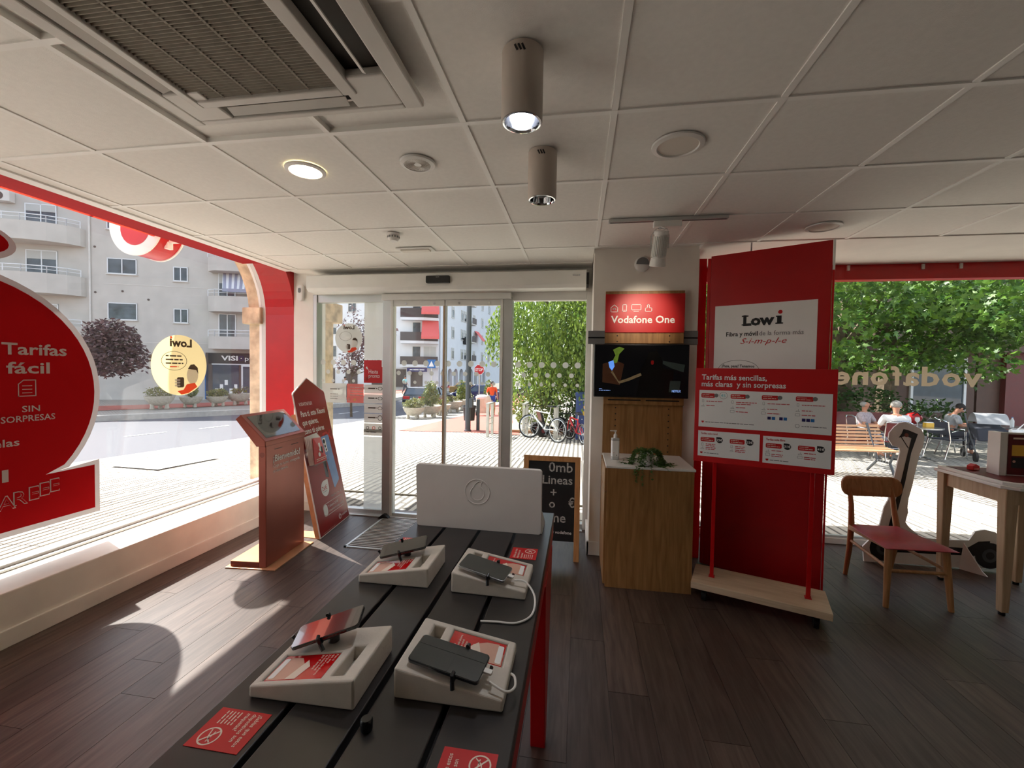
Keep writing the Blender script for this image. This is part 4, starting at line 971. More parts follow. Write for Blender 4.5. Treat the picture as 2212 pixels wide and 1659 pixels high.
# dome camera on the column
dc = thing('dome_sensor', 'round grey sensor dome fixed to the column behind the spotlight', 'sensor', (0.49, 3.65, 2.44))
MB().lathe([(0.062, 0), (0.062, 0.016), (0.05, 0.026), (0.001, 0.03)], 28, RX(PI/2)).build('housing', 'white_plastic', dc, smooth=True)
MB().prism([(0.05*math.cos(math.radians(a)), 0.05*math.sin(math.radians(a))) for a in range(-10, 191, 12)], 0.028, 0.034, RX(PI/2)).build('dark_window', 'grey_plastic', dc)

# ------------------------------------------------------------------ column display: slat rail, sign, screen, cabinet
rl_ = thing('slat_rail', 'grey aluminium slotted wall rail behind the red sign', 'rail', (0.50, 3.65, 1.84))
MB().box(-0.435, -0.022, -0.055, 0.435, 0.0, -0.008).box(-0.435, -0.022, 0.004, 0.435, 0.0, 0.055).build('rail_bar', 'grey_plastic', rl_, bevel=0.003)
MB().box(-0.435, -0.010, -0.008, 0.435, 0.0, 0.004).build('slot', 'black_plastic', rl_)
sg = thing('category_sign', 'red sign with white device icons on an oak board', 'sign', (0.51, 3.60, 1.79))
MB().box(-0.31, -0.0, 0, 0.31, 0.018, 0.425).build('board', 'oak', sg, bevel=0.002)
MB().box(-0.31, -0.012, 0.088, 0.31, 0.0, 0.40).build('panel', 'red_print', sg, bevel=0.001)
for x, z in ((-0.21, 0.062), (0.20, 0.062), (-0.21, 0.014), (0.20, 0.014)): MB().cyl((x, -0.001, z), (x, 0.002, z), 0.006, n=10).build('painted_peg_hole', 'black_plastic', sg)  # black discs painted in for the dark inside the holes
P = Print(frame((0, -0.0122, 0), (1, 0, 0), (0, 0, 1)), sg)
P.text('lettering', 'white_print', 'Vodafone One', -0.265, 0.165, 0.082, width=0.50, bold=0.022)
ix, iz = -0.25, 0.30
P.line('icons', 'white_print', [(-0.267, 0.255), (-0.267, 0.29), (-0.24, 0.312), (-0.213, 0.29), (-0.213, 0.255)], 0.0045, closed=True)
for r in (0.008, 0.016): P.line('icons', 'white_print', [(-0.24+r*math.cos(math.radians(a)), 0.268+r*math.sin(math.radians(a))) for a in range(40, 141, 20)], 0.0035)
P.line('icons', 'white_print', [(-0.173, 0.258), (-0.143, 0.258), (-0.143, 0.313), (-0.173, 0.313)], 0.0045, closed=True); P.line('icons', 'white_print', [(-0.165, 0.268), (-0.151, 0.268)], 0.004)
P.line('icons', 'white_print', [(-0.103, 0.270), (-0.03, 0.270), (-0.03, 0.313), (-0.103, 0.313)], 0.0045, closed=True); P.line('icons', 'white_print', [(-0.085, 0.259), (-0.048, 0.259)], 0.0045)
P.line('icons', 'white_print', [(0.005, 0.258), (0.055, 0.258), (0.055, 0.285), (0.035, 0.285), (0.035, 0.313), (0.02, 0.313), (0.02, 0.285), (0.005, 0.285)], 0.0045, closed=True)
P.done()
tv = thing('television', 'flat black television playing a dark film scene on the column', 'television', (0.485, 3.56, 1.35))
MB().box(-0.368, -0.0, 0, 0.372, 0.045, 0.43).build('case', 'black_plastic', tv, bevel=0.005)
MB().box(-0.36, -0.003, 0.012, 0.364, 0.0, 0.422).build('screen', 'screen_tv', tv)
MB().box(0.05, 0.045, 0.1, 0.15, 0.09, 0.3).build('bracket', 'black_plastic', tv)
P = Print(frame((0, -0.0034, 0), (1, 0, 0), (0, 0, 1)), tv)
P.poly('picture_wall', 'tv_brown', [(-0.30, 0.12), (-0.16, 0.10), (-0.13, 0.27), (-0.20, 0.30), (-0.30, 0.27)], 0.0006)
P.poly('picture_flame', 'tv_green', [(-0.235, 0.27), (-0.20, 0.34), (-0.22, 0.385), (-0.17, 0.41), (-0.13, 0.395), (-0.17, 0.35), (-0.185, 0.28)], 0.0009)
P.poly('picture_flame', 'tv_blue', [(-0.255, 0.285), (-0.215, 0.30), (-0.205, 0.25), (-0.225, 0.215), (-0.245, 0.24)], 0.0011)
P.poly('picture_arm', 'tv_arm', [(-0.22, 0.215), (-0.17, 0.13), (-0.10, 0.155), (0.0, 0.20), (0.01, 0.18), (-0.09, 0.135), (-0.165, 0.11), (-0.235, 0.205)], 0.001)
P.poly('picture_figure', 'tv_figure', [(-0.03, 0.012), (0.0, 0.22), (0.06, 0.36), (0.12, 0.38), (0.16, 0.32), (0.17, 0.24), (0.26, 0.22), (0.24, 0.012)], 0.0007)
P.poly('picture_grey', 'tv_grey', [(0.17, 0.30), (0.34, 0.27), (0.33, 0.21), (0.24, 0.24), (0.17, 0.275)], 0.0006); P.poly('picture_grey', 'tv_grey', [(0.22, 0.05), (0.30, 0.05), (0.31, 0.14), (0.23, 0.14)], 0.0009)
P.disc('picture_face', 'tail_red', 0.09, 0.285, 0.012, 0.018, 0.0011)
P.text('caption', 'tv_text', 'NETFLIX', 0.245, 0.05, 0.026, width=0.068, bold=0.02, z=0.0013); greek(P, 'caption', 'tv_text', -0.325, 0.066, 0.025, 0.006, 0.0013); greek(P, 'caption', 'tv_text', -0.325, 0.052, 0.09, 0.008, 0.0013)
P.done()
bp_ = thing('oak_back_panel', 'oak wall panel with rows of painted peg holes behind the cabinet', 'panel', (0.515, 3.63, 0.87))
MB().box(-0.315, -0.02, 0, 0.315, 0.018, 0.42).build('panel', 'oak', bp_, bevel=0.002); MB().box(-0.315, -0.045, 0.42, 0.315, 0.018, 0.50).build('shelf_lip', 'oak', bp_, bevel=0.003)
MB().box(-0.28, -0.046, 0.452, -0.02, -0.044, 0.462).box(0.02, -0.046, 0.452, 0.28, -0.044, 0.462).build('slot', 'black_plastic', bp_)
hm = MB().lathe([(0.0055, 0), (0.0055, 0.002)], 10, RX(PI/2)).mesh('painted_peg_hole', 'black_plastic')  # flat black disc standing in for the shade of a drilled hole
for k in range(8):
    for x in (-0.215, 0.205): inst('painted_peg_hole', hm, bp_, T(x, -0.0195, 0.04+k*0.05))
cb = thing('oak_cabinet', 'oak floor cabinet with a white top under the television', 'cabinet', (0.50, 3.37, 0))
MB().box(-0.29, -0.26, 0.0, 0.305, 0.26, 0.865).build('body', 'oak', cb, bevel=0.002); MB().box(-0.298, -0.262, 0.865, 0.315, 0.262, 0.882).build('top', 'white_plastic', cb, bevel=0.003)
MB().box(-0.306, -0.255, 0.70, -0.29, 0.25, 0.862).build('drawer_front', 'oak', cb, bevel=0.002); MB().box(-0.306, -0.255, 0.02, -0.29, 0.25, 0.69).build('door', 'oak', cb, bevel=0.002)
# hand gel
gb = thing('gel_bottle', 'clear hand gel pump bottle standing on the white cabinet top', 'bottle', (0.283, 3.36, 0.882), 0.15)
MB().prism(rrect(-0.029, -0.022, 0.029, 0.022, 0.01), 0, 0.165).build('bottle', 'clear_bottle', gb, bevel=0.005)
MB().prism(rrect(-0.0292, -0.0225, 0.0292, 0.0225, 0.01), 0.025, 0.145).build('label_sheet', 'white_print', gb)
MB().lathe([(0.014, 0.165), (0.014, 0.188), (0.009, 0.192), (0.005, 0.205), (0.005, 0.218)], 16).build('collar', 'white_plastic', gb, smooth=True)
MB().box(-0.012, -0.007, 0.214, 0.010, 0.007, 0.224).box(-0.040, -0.005, 0.216, -0.010, 0.005, 0.223).build('pump', 'white_plastic', gb, bevel=0.002)
P = Print(frame((0, -0.0228, 0), (1, 0, 0), (0, 0, 1)), gb); P.rect('mark', 'red_print', -0.02, 0.05, -0.01, 0.053); P.rect('mark', 'grey_print', 0.002, 0.032, 0.012, 0.037); greek(P, 'mark', 'grey_print', -0.022, 0.035, 0.015, 0.004); P.done()
# trailing plant in a white pot
pp = thing('trailing_plant', 'trailing green plant spilling out of a white pot on the cabinet', 'plant', (0.50, 3.24, 0.882))
MB().lathe([(0.036, 0), (0.047, 0.09), (0.049, 0.092), (0.045, 0.092), (0.04, 0.08), (0.001, 0.08)], 24).build('pot', 'white_plastic', pp, smooth=True)
rg = random.Random(77); vine = MB(); leaves = []
lvm = MB().add(*leafq(1.0, 0.8)).mesh('leaf', 'leaf_pot'); lfm = MB()
for k in range(46):
    a = rg.uniform(0, 2*PI); L = rg.uniform(0.10, 0.26)
    if k < 6: a = -PI/2+rg.uniform(-0.5, 0.1); L = rg.uniform(0.22, 0.34)
    if 6 <= k < 14: a = rg.uniform(-0.6, 0.3); L = rg.uniform(0.2, 0.30)
    p = Vector((0.03*math.cos(a), 0.03*math.sin(a), 0.095)); d = Vector((math.cos(a), math.sin(a), 1.1)); pts = [p.copy()]; ln = 0
    while ln < L:
        d = (d+Vector((rg.uniform(-.2, .2), rg.uniform(-.2, .2), -0.48))).normalized(); p = p+d*0.018; ln += 0.018
        inside = abs(p.x) < 0.24 and p.y > -0.128
        if inside and p.z < 0.006: p.z = 0.006; d.z = 0.1
        if Vector((p.x, p.y)).length < 0.052 and p.z < 0.09:
            q = Vector((p.x, p.y)).normalized()*0.054; p.x, p.y = q.x, q.y
        pts.append(p.copy())
        for _ in range(3):
            s = rg.uniform(0.014, 0.024); M = T(*p)@RZ(rg.uniform(0, 6.28))@RX(rg.uniform(-1.0, 0.6))@Matrix.Diagonal((s, s, s, 1)); leaves.append(M)
    vine.tube(pts, 0.0012, 4)
vine.build('stems', 'leaf_pot', pp)
rg.shuffle(leaves); leaves.sort(key=lambda M: M.translation.y)
for M in leaves[:240]: inst('leaf', lvm, pp, M)
for M in leaves[240:]: lfm.add(*leafq(1.0, 0.8), M)
lfm.build('foliage', 'leaf_pot', pp, fix=False, kind='stuff')
# ------------------------------------------------------------------ display table
TB = thing('display_table', 'long black slatted display table with a red frame', 'table', (-0.425, 1.2, 0))
TZ, x0, x1, y0, y1 = 0.84, -0.315, 0.315, -1.0, 0.93
bw = 0.1475
for k in range(4):
    xa = x0+k*(bw+0.0133); MB().box(xa, y0, TZ-0.03, xa+bw, y1, TZ).build('board', 'table_black', TB, bevel=0.003)
MB().box(x0+0.005, y0+0.01, TZ-0.045, x1-0.005, y1-0.01, TZ-0.028).build('under_tray', 'table_black', TB)
MB().box(x0+0.004, y0+0.004, TZ-0.115, x1-0.004, y1-0.004, TZ-0.045).build('apron', 'red_satin', TB, bevel=0.003)
for sx in (-1, 1):
    for yy, dy in ((0.60, 0.10), (-0.80, -0.10)):
        xo = sx*0.285; MB().hexa([(xo-0.03, yy-0.03-0.06, 0), (xo+0.03, yy-0.03-0.06, 0), (xo+0.03, yy+0.03-0.06, 0), (xo-0.03, yy+0.03-0.06, 0)],
                                 [(xo-0.03, yy-0.20, TZ-0.11), (xo+0.03, yy-0.20, TZ-0.11), (xo+0.03, yy+0.20, TZ-0.11), (xo-0.03, yy+0.20, TZ-0.11)]).build('leg', 'red_satin', TB, bevel=0.003)
TT = TZ
def on_table(x, y): return (x, y, TT)
# white header riser with the embossed emblem
rs = thing('display_riser', 'white riser board with an embossed round emblem on the table end', 'display board', (-0.435, 1.845, TT), -0.015)
MB().prism(rrect(-0.285, 0.0, 0.285, 0.287, 0.014), -0.012, 0.012, RX(PI/2+0.06)).build('board', 'riser_white', rs, bevel=0.002)
MB().add([(0.281, 0.0, 0.0), (0.281, 0.0, 0.10), (0.281, 0.15, 0.0), (0.287, 0.0, 0.0), (0.287, 0.0, 0.10), (0.287, 0.15, 0.0)], [(0, 2, 1), (3, 4, 5), (0, 1, 4, 3), (1, 2, 5, 4), (2, 0, 3, 5)]).build('side_wing', 'white_plastic', rs)
MB().add([(-0.287, 0.0, 0.0), (-0.287, 0.0, 0.10), (-0.287, 0.15, 0.0), (-0.281, 0.0, 0.0), (-0.281, 0.0, 0.10), (-0.281, 0.15, 0.0)], [(0, 2, 1), (3, 4, 5), (0, 1, 4, 3), (1, 2, 5, 4), (2, 0, 3, 5)]).build('side_wing', 'white_plastic', rs)
em = MB(RX(PI/2+0.06)@T(0, 0.175, 0.012)); lm_ = logo_mark(0, 0, 0.056)
n = 40; o = [(0.056*math.cos(2*PI*i/n), 0.056*math.sin(2*PI*i/n)) for i in range(n)]
em.tube([(x, y, 0) for x, y in o], 0.0022, 6, closed=True); em.tube([(x, y, 0) for x, y in lm_], 0.0022, 6, closed=True)
em.build('embossed_emblem', 'riser_white', rs, smooth=True)
# wedge-shaped phone stands, each with a recessed card, a slot and a phone on a clamp
def phone_stand(label, loc, rz, mirror, col=None):
    t = thing('phone_stand', label, 'phone stand', loc, rz)
    s = -1 if mirror else 1
    W2, D2, hl, hh = 0.120, 0.098, 0.026, 0.066      # low end at local -x*s, high end at +x*s
    def hz(x): return hl+(hh-hl)*((x*s+W2)/(2*W2))
    xa, xb, ya, yb = -W2, W2, -D2, D2
    # top face is split round the card recess and the slot
    card = sorted((s*-0.100, s*0.038)); slot = sorted((s*0.060, s*0.088)); cy0, cy1 = (-0.083, 0.002) if not mirror else (0.0, 0.083)
    sy0, sy1 = (-0.078, 0.020) if not mirror else (-0.02, 0.078)
    b = MB()
    xs = sorted(set([xa, card[0], card[1], slot[0], slot[1], xb])); ys = sorted(set([ya, cy0, cy1, sy0, sy1, yb]))
    def hole(x, y):
        if card[0]-1e-6 < x < card[1]+1e-6 and cy0-1e-6 < y < cy1+1e-6: return 0.004
        if slot[0]-1e-6 < x < slot[1]+1e-6 and sy0-1e-6 < y < sy1+1e-6: return 0.030
        return 0.0
    for i in range(len(xs)-1):
        for j in range(len(ys)-1):
            dd = hole((xs[i]+xs[i+1])/2, (ys[j]+ys[j+1])/2); q = [(xs[i], ys[j]), (xs[i+1], ys[j]), (xs[i+1], ys[j+1]), (xs[i], ys[j+1])]
            b.hexa([(x, y, 0) for x, y in q], [(x, y, hz(x)-dd) for x, y in q])
    me = b.mesh('wedge_body', 'block_grey')
    bb = bmesh.new(); bb.from_mesh(me); bmesh.ops.remove_doubles(bb, verts=bb.verts, dist=1e-5)
    dead = [f for f in bb.faces if all(len(e.link_faces) > 2 for e in f.edges) and False]
    # drop the internal walls shared by two cells
    seen = {}
    for f in bb.faces:
        k = tuple(sorted(v.index for v in f.verts)); seen.setdefault(k, []).append(f)
    rm = [f for fs_ in seen.values() if len(fs_) > 1 for f in fs_]
    bmesh.ops.delete(bb, geom=rm, context='FACES'); bmesh.ops.recalc_face_normals(bb, faces=bb.faces); bb.to_mesh(me); bb.free()
    o = bpy.data.objects.new('wedge_body', me); COL.objects.link(o); o.parent = t
    bv = o.modifiers.new('bevel', 'BEVEL'); bv.width = 0.005; bv.segments = 3; bv.limit_method = 'ANGLE'; bv.angle_limit = 0.9
    # card print
    sl = (hh-hl)/(2*W2)*s; up_ = Vector((-sl, 0, 1)).normalized()
    Mc = frame((0, 0, (hl+hh)/2-0.0038), (1, 0, sl), (0, 1, 0)); P = Print(Mc, t)
    cx0, cx1 = card[0]+0.001, card[1]-0.001
    def X(u): return s*u if True else u
    P.rect('card', 'card_red', cx0, cy0+0.001, cx1, cy1-0.001, 0.0002)
    mx = (cx0+cx1)/2; my = (cy0+cy1)/2; fl = -1 if mirror else 1
    P.poly('card_picture', 'skin_print', [(mx-s*0.066, cy0+0.004), (mx-s*0.004, cy0+0.004), (mx+s*0.012, my-0.01*fl), (mx-s*0.02, cy1-0.012), (mx-s*0.05, cy1-0.008), (mx-s*0.066, my)], 0.0006)
    P.poly('card_picture', 'cream_print', [(mx-s*0.02, cy0+0.004), (mx+s*0.004, cy0+0.004), (mx+s*0.016, my), (mx+s*0.0, cy1-0.02), (mx-s*0.008, my)], 0.0009)
    P.rect('card_label', 'white_print', min(mx-s*0.064, mx-s*0.050), cy0+0.008, max(mx-s*0.064, mx-s*0.050), cy1-0.012, 0.0011, r=0.004)
    rot = PI/2 if s < 0 else -PI/2
    for q, body in enumerate(('Para ti', 'que eres', 'y a por más ahorro', 'tu nuevo móvil', 'por el antiguo')):
        xx = mx+s*(0.060-q*0.0085); yy = cy1-0.006 if s > 0 else cy0+0.006
        P.text('card_lettering', 'cream_print', body, xx, yy, 0.0085, 0.0012, rot=rot, bold=0.01, width=None)
    P.done()
    return t, hz, Mc, s
def phone_on(t, hz, s, kind, label, cable=None, tilt=0.0):
    """phone lifted on a small clamp stand; separate thing"""
    M0 = t.matrix_basis.copy()
    return M0
STANDS = [
 ('pale wedge phone stand next to the upside-down red sticker', (-0.57, 0.897), 0.02, False, 'tall'),
 ('pale wedge phone stand carrying the dark phone with creased film', (-0.263, 0.948), 0.0, True, 'film'),
 ('pale wedge phone stand under the phone with a shiny blue reflection', (-0.594, 1.40), 0.02, False, 'mirror'),
 ('pale wedge phone stand by the coiled white cable', (-0.27, 1.392), -0.02, True, 'grey'),
]
for lab, (x, y), rz, mir, kind in STANDS:
    t, hz, Mc, s = phone_stand(lab, (x, y, TT), rz, mir)
    W = T(x, y, TT)@RZ(rz)
    # the phone floats above the back half on a clamp
    py = {'tall': 0.045, 'mirror': 0.028, 'film': -0.052, 'grey': -0.056}[kind]
    ph_tilt = {'tall': -0.32, 'mirror': -0.22, 'film': 0.10, 'grey': 0.13}[kind]
    px, pz = {'tall': (-0.02, 0.036), 'mirror': (-0.012, 0.032), 'film': (-0.010, 0.022), 'grey': (-0.018, 0.022)}[kind]
    pm = W@T(px, py, hz(px)+pz)@RZ({'tall': 0.22, 'mirror': 0.20, 'film': -0.14, 'grey': -0.20}[kind])@RY(ph_tilt)@RX({'tall': 0.14, 'mirror': 0.20, 'film': 0.14, 'grey': 0.16}[kind])
    plab = {'tall': 'black smartphone propped steeply on its clamp, mirroring a round sticker', 'mirror': 'smartphone whose glass mirrors the blue sky and round sticker', 'film': 'dark smartphone covered by a creased protective film', 'grey': 'grey framed smartphone with a white charging plug'}[kind]
    p = thing('smartphone', plab, 'phone'); p.matrix_world = pm
    L, Wd = (0.082, 0.038) if kind != 'film' else (0.084, 0.039)
    MB().prism(rrect(-L, -Wd, L, Wd, 0.009), -0.004, 0.004).build('body', 'steel' if kind == 'grey' else 'phone_dark', p, bevel=0.0015)
    MB().prism(rrect(-L+0.002, -Wd+0.002, L-0.002, Wd-0.002, 0.008), 0.004, 0.0046).build('glass', {'tall': 'phone_dark', 'mirror': 'black_gloss', 'film': 'phone_film', 'grey': 'phone_film'}[kind], p)
    if kind == 'film':
        MB().box(-L+0.004, 0.012, 0.0046, L-0.004, 0.0145, 0.0052).box(0.008, -Wd+0.004, 0.0046, 0.012, Wd-0.004, 0.0052).build('film_crease', 'phone_film', p)
    if kind in ('film', 'grey'):
        MB().prism(rrect(L-0.002, -0.006, L+0.018, 0.006, 0.003), -0.003, 0.003).build('plug', 'white_plastic', p, bevel=0.001)
    c = thing('phone_clamp', {'tall': 'black clamp arm gripping the steeply propped phone', 'mirror': 'black clamp arm gripping the phone with sky reflection', 'film': 'black clamp arm gripping the film covered phone', 'grey': 'black clamp arm gripping the grey framed phone'}[kind], 'clamp'); c.matrix_world = pm
    MB().prism(rrect(-0.022, -0.03, 0.022, 0.03, 0.008), -0.012, -0.0045).build('cradle', 'black_plastic', c, bevel=0.002)
    gx = 0.028 if mir else -0.012
    for q in (-1, 1):
        MB().tube([(gx, q*0.02, -0.009), (gx, q*(Wd+0.004), -0.009), (gx, q*(Wd+0.005), 0.008), (gx, q*(Wd-0.003), 0.009)], 0.0045, 8).build('jaw', 'black_plastic', c, smooth=True)
    for q in (1,):
        MB().tube([(gx, -Wd-0.004, -0.008), (gx+0.004, -Wd-0.010, -0.022)], 0.005, 8).build('screw_arm', 'black_plastic', c, smooth=True)
    ez = 1 if mir else -1
    MB().tube([(ez*0.03, 0.0, -0.010), (ez*(L+0.008), 0.010, -0.010), (ez*(L+0.012), 0.012, 0.002)], 0.0045, 8).build('end_jaw', 'black_plastic', c, smooth=True)
    inv = pm.inverted(); foot = W@Vector((px+0.012, py, hz(px+0.012))); fl_ = inv@foot
    MB().cyl((0.01, 0, -0.011), tuple(fl_), 0.011, 0.014, n=14).build('stem', 'black_plastic', c, smooth=True)
# white charging cables
def spline(pts, n=6):
    P_ = [Vector(p) for p in pts]; out = []
    for i in range(len(P_)-1):
        p0, p1, p2, p3 = P_[max(i-1, 0)], P_[i], P_[i+1], P_[min(i+2, len(P_)-1)]
        for k in range(n):
            t = k/n; out.append(0.5*((2*p1)+(p2-p0)*t+(2*p0-5*p1+4*p2-p3)*t*t+(3*p1-p0-3*p2+p3)*t**3))
    return out+[P_[-1]]
cbl = MB().tube(spline([(-0.190, 1.312, TT+0.050), (-0.155, 1.315, TT+0.047), (-0.122, 1.28, TT+0.022), (-0.122, 1.21, TT+0.006), (-0.160, 1.165, TT+0.0035), (-0.215, 1.16, TT+0.0035), (-0.262, 1.155, TT+0.0035)]), 0.003, 8).build('charging_cable', 'white_plastic', None, smooth=True)
tag(cbl, 'white charging cable looping from the grey phone over the table gap', 'cable')
cb2 = MB().tube(spline([(-0.176, 0.868, TT+0.050), (-0.140, 0.862, TT+0.038), (-0.124, 0.885, TT+0.032), (-0.128, 0.915, TT+0.032), (-0.138, 0.925, TT+0.032)]), 0.0028, 8).build('charging_cable', 'white_plastic', None, smooth=True)
tag(cb2, 'short white cable plugged into the film covered phone', 'cable')
# small black anchor knob in the table gap
kn = thing('anchor_knob', 'small black security knob standing in the middle table gap', 'knob', (-0.40, 0.765, TT))
MB().lathe([(0.011, 0.0), (0.012, 0.003), (0.012, 0.02), (0.010, 0.023), (0.001, 0.023)], 20).build('cap', 'black_plastic', kn, smooth=True); MB().cyl((0, 0, -0.02), (0, 0, 0.002), 0.006).build('stem', 'black_plastic', kn)
# red warning stickers on the boards
def sticker(label, x, y, w, h, rz):
    t = thing('warning_sticker', label, 'sticker', (x, y, TT+0.0004), rz)
    MB().box(-w/2, -h/2, 0, w/2, h/2, 0.0008).build('sheet', 'red_print', t)
    P = Print(T(0, 0, 0.0008), t); cx, cy = w*0.22, -h*0.22
    P.ring('no_touch_sign', 'cream_print', cx, cy, 0.0205, 0.003, 0.0003); P.line('no_touch_sign', 'cream_print', [(cx-0.013, cy+0.013), (cx+0.013, cy-0.013)], 0.003, 0.0004)
    P.line('no_touch_sign', 'cream_print', [(cx-0.014, cy-0.006), (cx+0.002, cy-0.002), (cx+0.012, cy+0.009)], 0.0022, 0.0003); P.line('no_touch_sign', 'cream_print', [(cx-0.010, cy+0.004), (cx+0.004, cy+0.003), (cx+0.011, cy+0.002)], 0.002, 0.0003)
    for q, (b, f) in enumerate((('¿Sabías que estos', 0.80), ('dispositivos son', 0.70), ('maquetas?', 0.45))): P.text('lettering', 'cream_print', b, -w*0.43, h*0.30-q*0.0135, 0.0125, 0.0004, bold=0.012, width=w*f)
    for q in range(5): greek(P, 'lettering', 'cream_print', -w*0.43, -h*0.06-q*0.0075, w*0.34, 0.0045, 0.0004, seed=q)
    P.done(); return t
sticker('red no-touch sticker on the left board next to the upright phone', -0.662, 0.718, 0.092, 0.113, -PI/2)
sticker('red no-touch sticker cut by the near table end', -0.185, 0.706, 0.098, 0.103, PI/2)
sticker('red no-touch sticker by the white riser board', -0.199, 1.627, 0.10, 0.10, PI/2)
sticker('red no-touch sticker behind the phone with sky reflection', -0.672, 1.645, 0.085, 0.098, -PI/2)
# ------------------------------------------------------------------ ticket kiosk
kk = thing('ticket_kiosk', 'slim copper brown queue ticket kiosk with a tilted screen', 'kiosk', (-2.342, 2.893, 0), math.atan2(0.514, -0.04))
MB().box(0, 0.0, 0.012, 0.515, 0.06, 0.965).build('body', 'kiosk_body', kk, bevel=0.004)
Mk = Matrix(((0, 0, 1, 0), (1, 0, 0, 0), (0, 1, 0, 0), (0, 0, 0, 1)))
MB().prism([(-0.004, 0.945), (-0.004, 0.985), (0.196, 1.185), (0.236, 1.15), (0.07, 0.945)], -0.012, 0.527, Mk).build('screen_housing', 'kiosk_body', kk, bevel=0.004)
Ms = frame((0, -0.004, 0.985), (1, 0, 0), (0, 0.707, 0.707))
MB(Ms).box(0.03, 0.03, 0.0, 0.485, 0.255, 0.0015).build('screen', 'black_gloss', kk)
MB().box(0, 0.06, 0.012, 0.50, 0.29, 0.05).build('foot_box', 'kiosk_dark', kk, bevel=0.003); MB().box(0, 0.06, 0.05, 0.50, 0.29, 0.053).build('foot_plate', 'copper_plate', kk)
MB().box(-0.02, -0.085, 0, 0.52, 0.32, 0.011).build('base_plate', 'copper_plate', kk, bevel=0.002)
MB().cyl((-0.001, 0.03, 0.88), (0.002, 0.03, 0.88), 0.02, n=18).build('lock', 'kiosk_dark', kk)
P = Print(frame((0, -0.0008, 0), (1, 0, 0), (0, 0, 1)), kk)
P.rect('slit', 'black_print', 0.10, 0.905, 0.20, 0.910); P.rect('slit', 'black_print', 0.32, 0.905, 0.42, 0.910)
P.text('lettering', 'white_print', '¡Bienvenido!', 0.085, 0.81, 0.074, width=0.36, bold=0.02); P.text('lettering', 'white_print', 'Coge tu turno, enseguida', 0.085, 0.765, 0.036, width=0.355); P.text('lettering', 'white_print', 'te atendemos.', 0.085, 0.725, 0.036, width=0.19); P.done()

# ------------------------------------------------------------------ arrow-topped standee with a leaflet pocket
sn = thing('promo_standee', 'tall dark red cardboard standee with a pointed top and phone picture', 'standee', (-2.294, 3.498, 0))
ex = Vector((-0.122, 0.993, 0)).normalized(); hn = Vector((ex.y, -ex.x, 0)); upv = (Vector((0, 0, 1))-hn*0.2).normalized()
MS = frame((0.012, 0, 0.004), ex, upv)
shape = [(0, 0), (0.63, 0), (0.60, 1.32), (0.59, 1.335), (0.305, 1.475), (0.29, 1.475), (0.015, 1.345), (0.005, 1.33)]
MB(MS).prism(shape, -0.010, 0.0).build('board', 'white_print', sn)
MB(MS).prism([(0.008+x*0.974, 0.008+y*0.9885) for x, y in shape], 0.0, 0.0012).build('face', 'standee_red', sn)
MB(MS).box(0.02, 0.0, -0.06, 0.035, 1.15, -0.010).build('side_wing', 'kraft', sn); MB(MS).box(0.57, 0.0, -0.06, 0.585, 1.15, -0.010).build('side_wing', 'kraft', sn)
MB().prism([(0, 0), (-0.26, 0.02), (-0.30, 0.14), (-0.02, 0.16)], 0.0, 0.006).build('foot', 'kraft', sn)
P = Print(MS, sn)
P.text('lettering', 'white_print', 'VODAFONE FLEX', 0.07, 1.215, 0.045, 0.002, width=0.24, bold=0.01)
for q, (b, w) in enumerate((('Para ti, este Xiaomi', 0.46), ('que quieres,', 0.29), ('como tú quieres', 0.38))): P.text('lettering', 'white_print', b, 0.07, 1.115-q*0.082, 0.075, 0.002, width=w, bold=0.018)
P.text('ghost_lettering', 'red_print', 'FLEX', 0.26, 0.80, 0.14, 0.0016, width=0.32, bold=0.02, rot=0.12)
P.poly('phone_picture', 'phone_dark', [(0.30, 0.50), (0.36, 0.48), (0.36, 0.80), (0.30, 0.78)], 0.0018)
P.poly('phone_picture', 'phone_blue', [(0.345, 0.87), (0.355, 0.885), (0.49, 0.89), (0.505, 0.875), (0.555, 0.43), (0.545, 0.41), (0.44, 0.355), (0.425, 0.365)], 0.002)
P.poly('phone_camera', 'white_print', [(0.362, 0.865), (0.425, 0.868), (0.435, 0.73), (0.385, 0.725)], 0.0024)
for q, (x, y, r) in enumerate(((0.391, 0.835, 0.022), (0.398, 0.785, 0.014), (0.408, 0.75, 0.012))): P.disc('phone_lens', 'black_print', x, y, r, z=0.0028)
P.text('lettering', 'white_print', 'XIAOMI 12 Pro  5G', 0.33, 0.29, 0.026, 0.002, width=0.22)
P.poly('price_badge', 'white_print', [(0.245-(x-0.165), y) for x, y in drop(0.165, 0.40, 0.075)], 0.002); P.text('price', 'red_print', '26€', 0.185, 0.385, 0.06, 0.0026, width=0.10); greek(P, 'price', 'grey_print', 0.195, 0.37, 0.08, 0.006, 0.0026)
P.line('offer_box', 'white_print', rrect(0.14, 0.15, 0.56, 0.26, 0.03, 4), 0.004, 0.002, closed=True); P.rect('offer_icon', 'white_print', 0.145, 0.155, 0.22, 0.255, 0.0018, r=0.03)
P.text('lettering', 'white_print', 'Y ahorra 311€', 0.24, 0.21, 0.034, 0.002, width=0.20, bold=0.01); P.text('lettering', 'white_print', 'al traernos tu antiguo móvil', 0.24, 0.17, 0.03, 0.002, width=0.30)
logo(P, 0.425, 0.065, 0.026, 'white_print', 'standee_red', 0.002); P.text('lettering', 'white_print', 'vodafone', 0.46, 0.055, 0.034, 0.002, width=0.13); P.rect('thin_line', 'cream_print', 0.06, 0.02, 0.30, 0.022, 0.002); P.done()
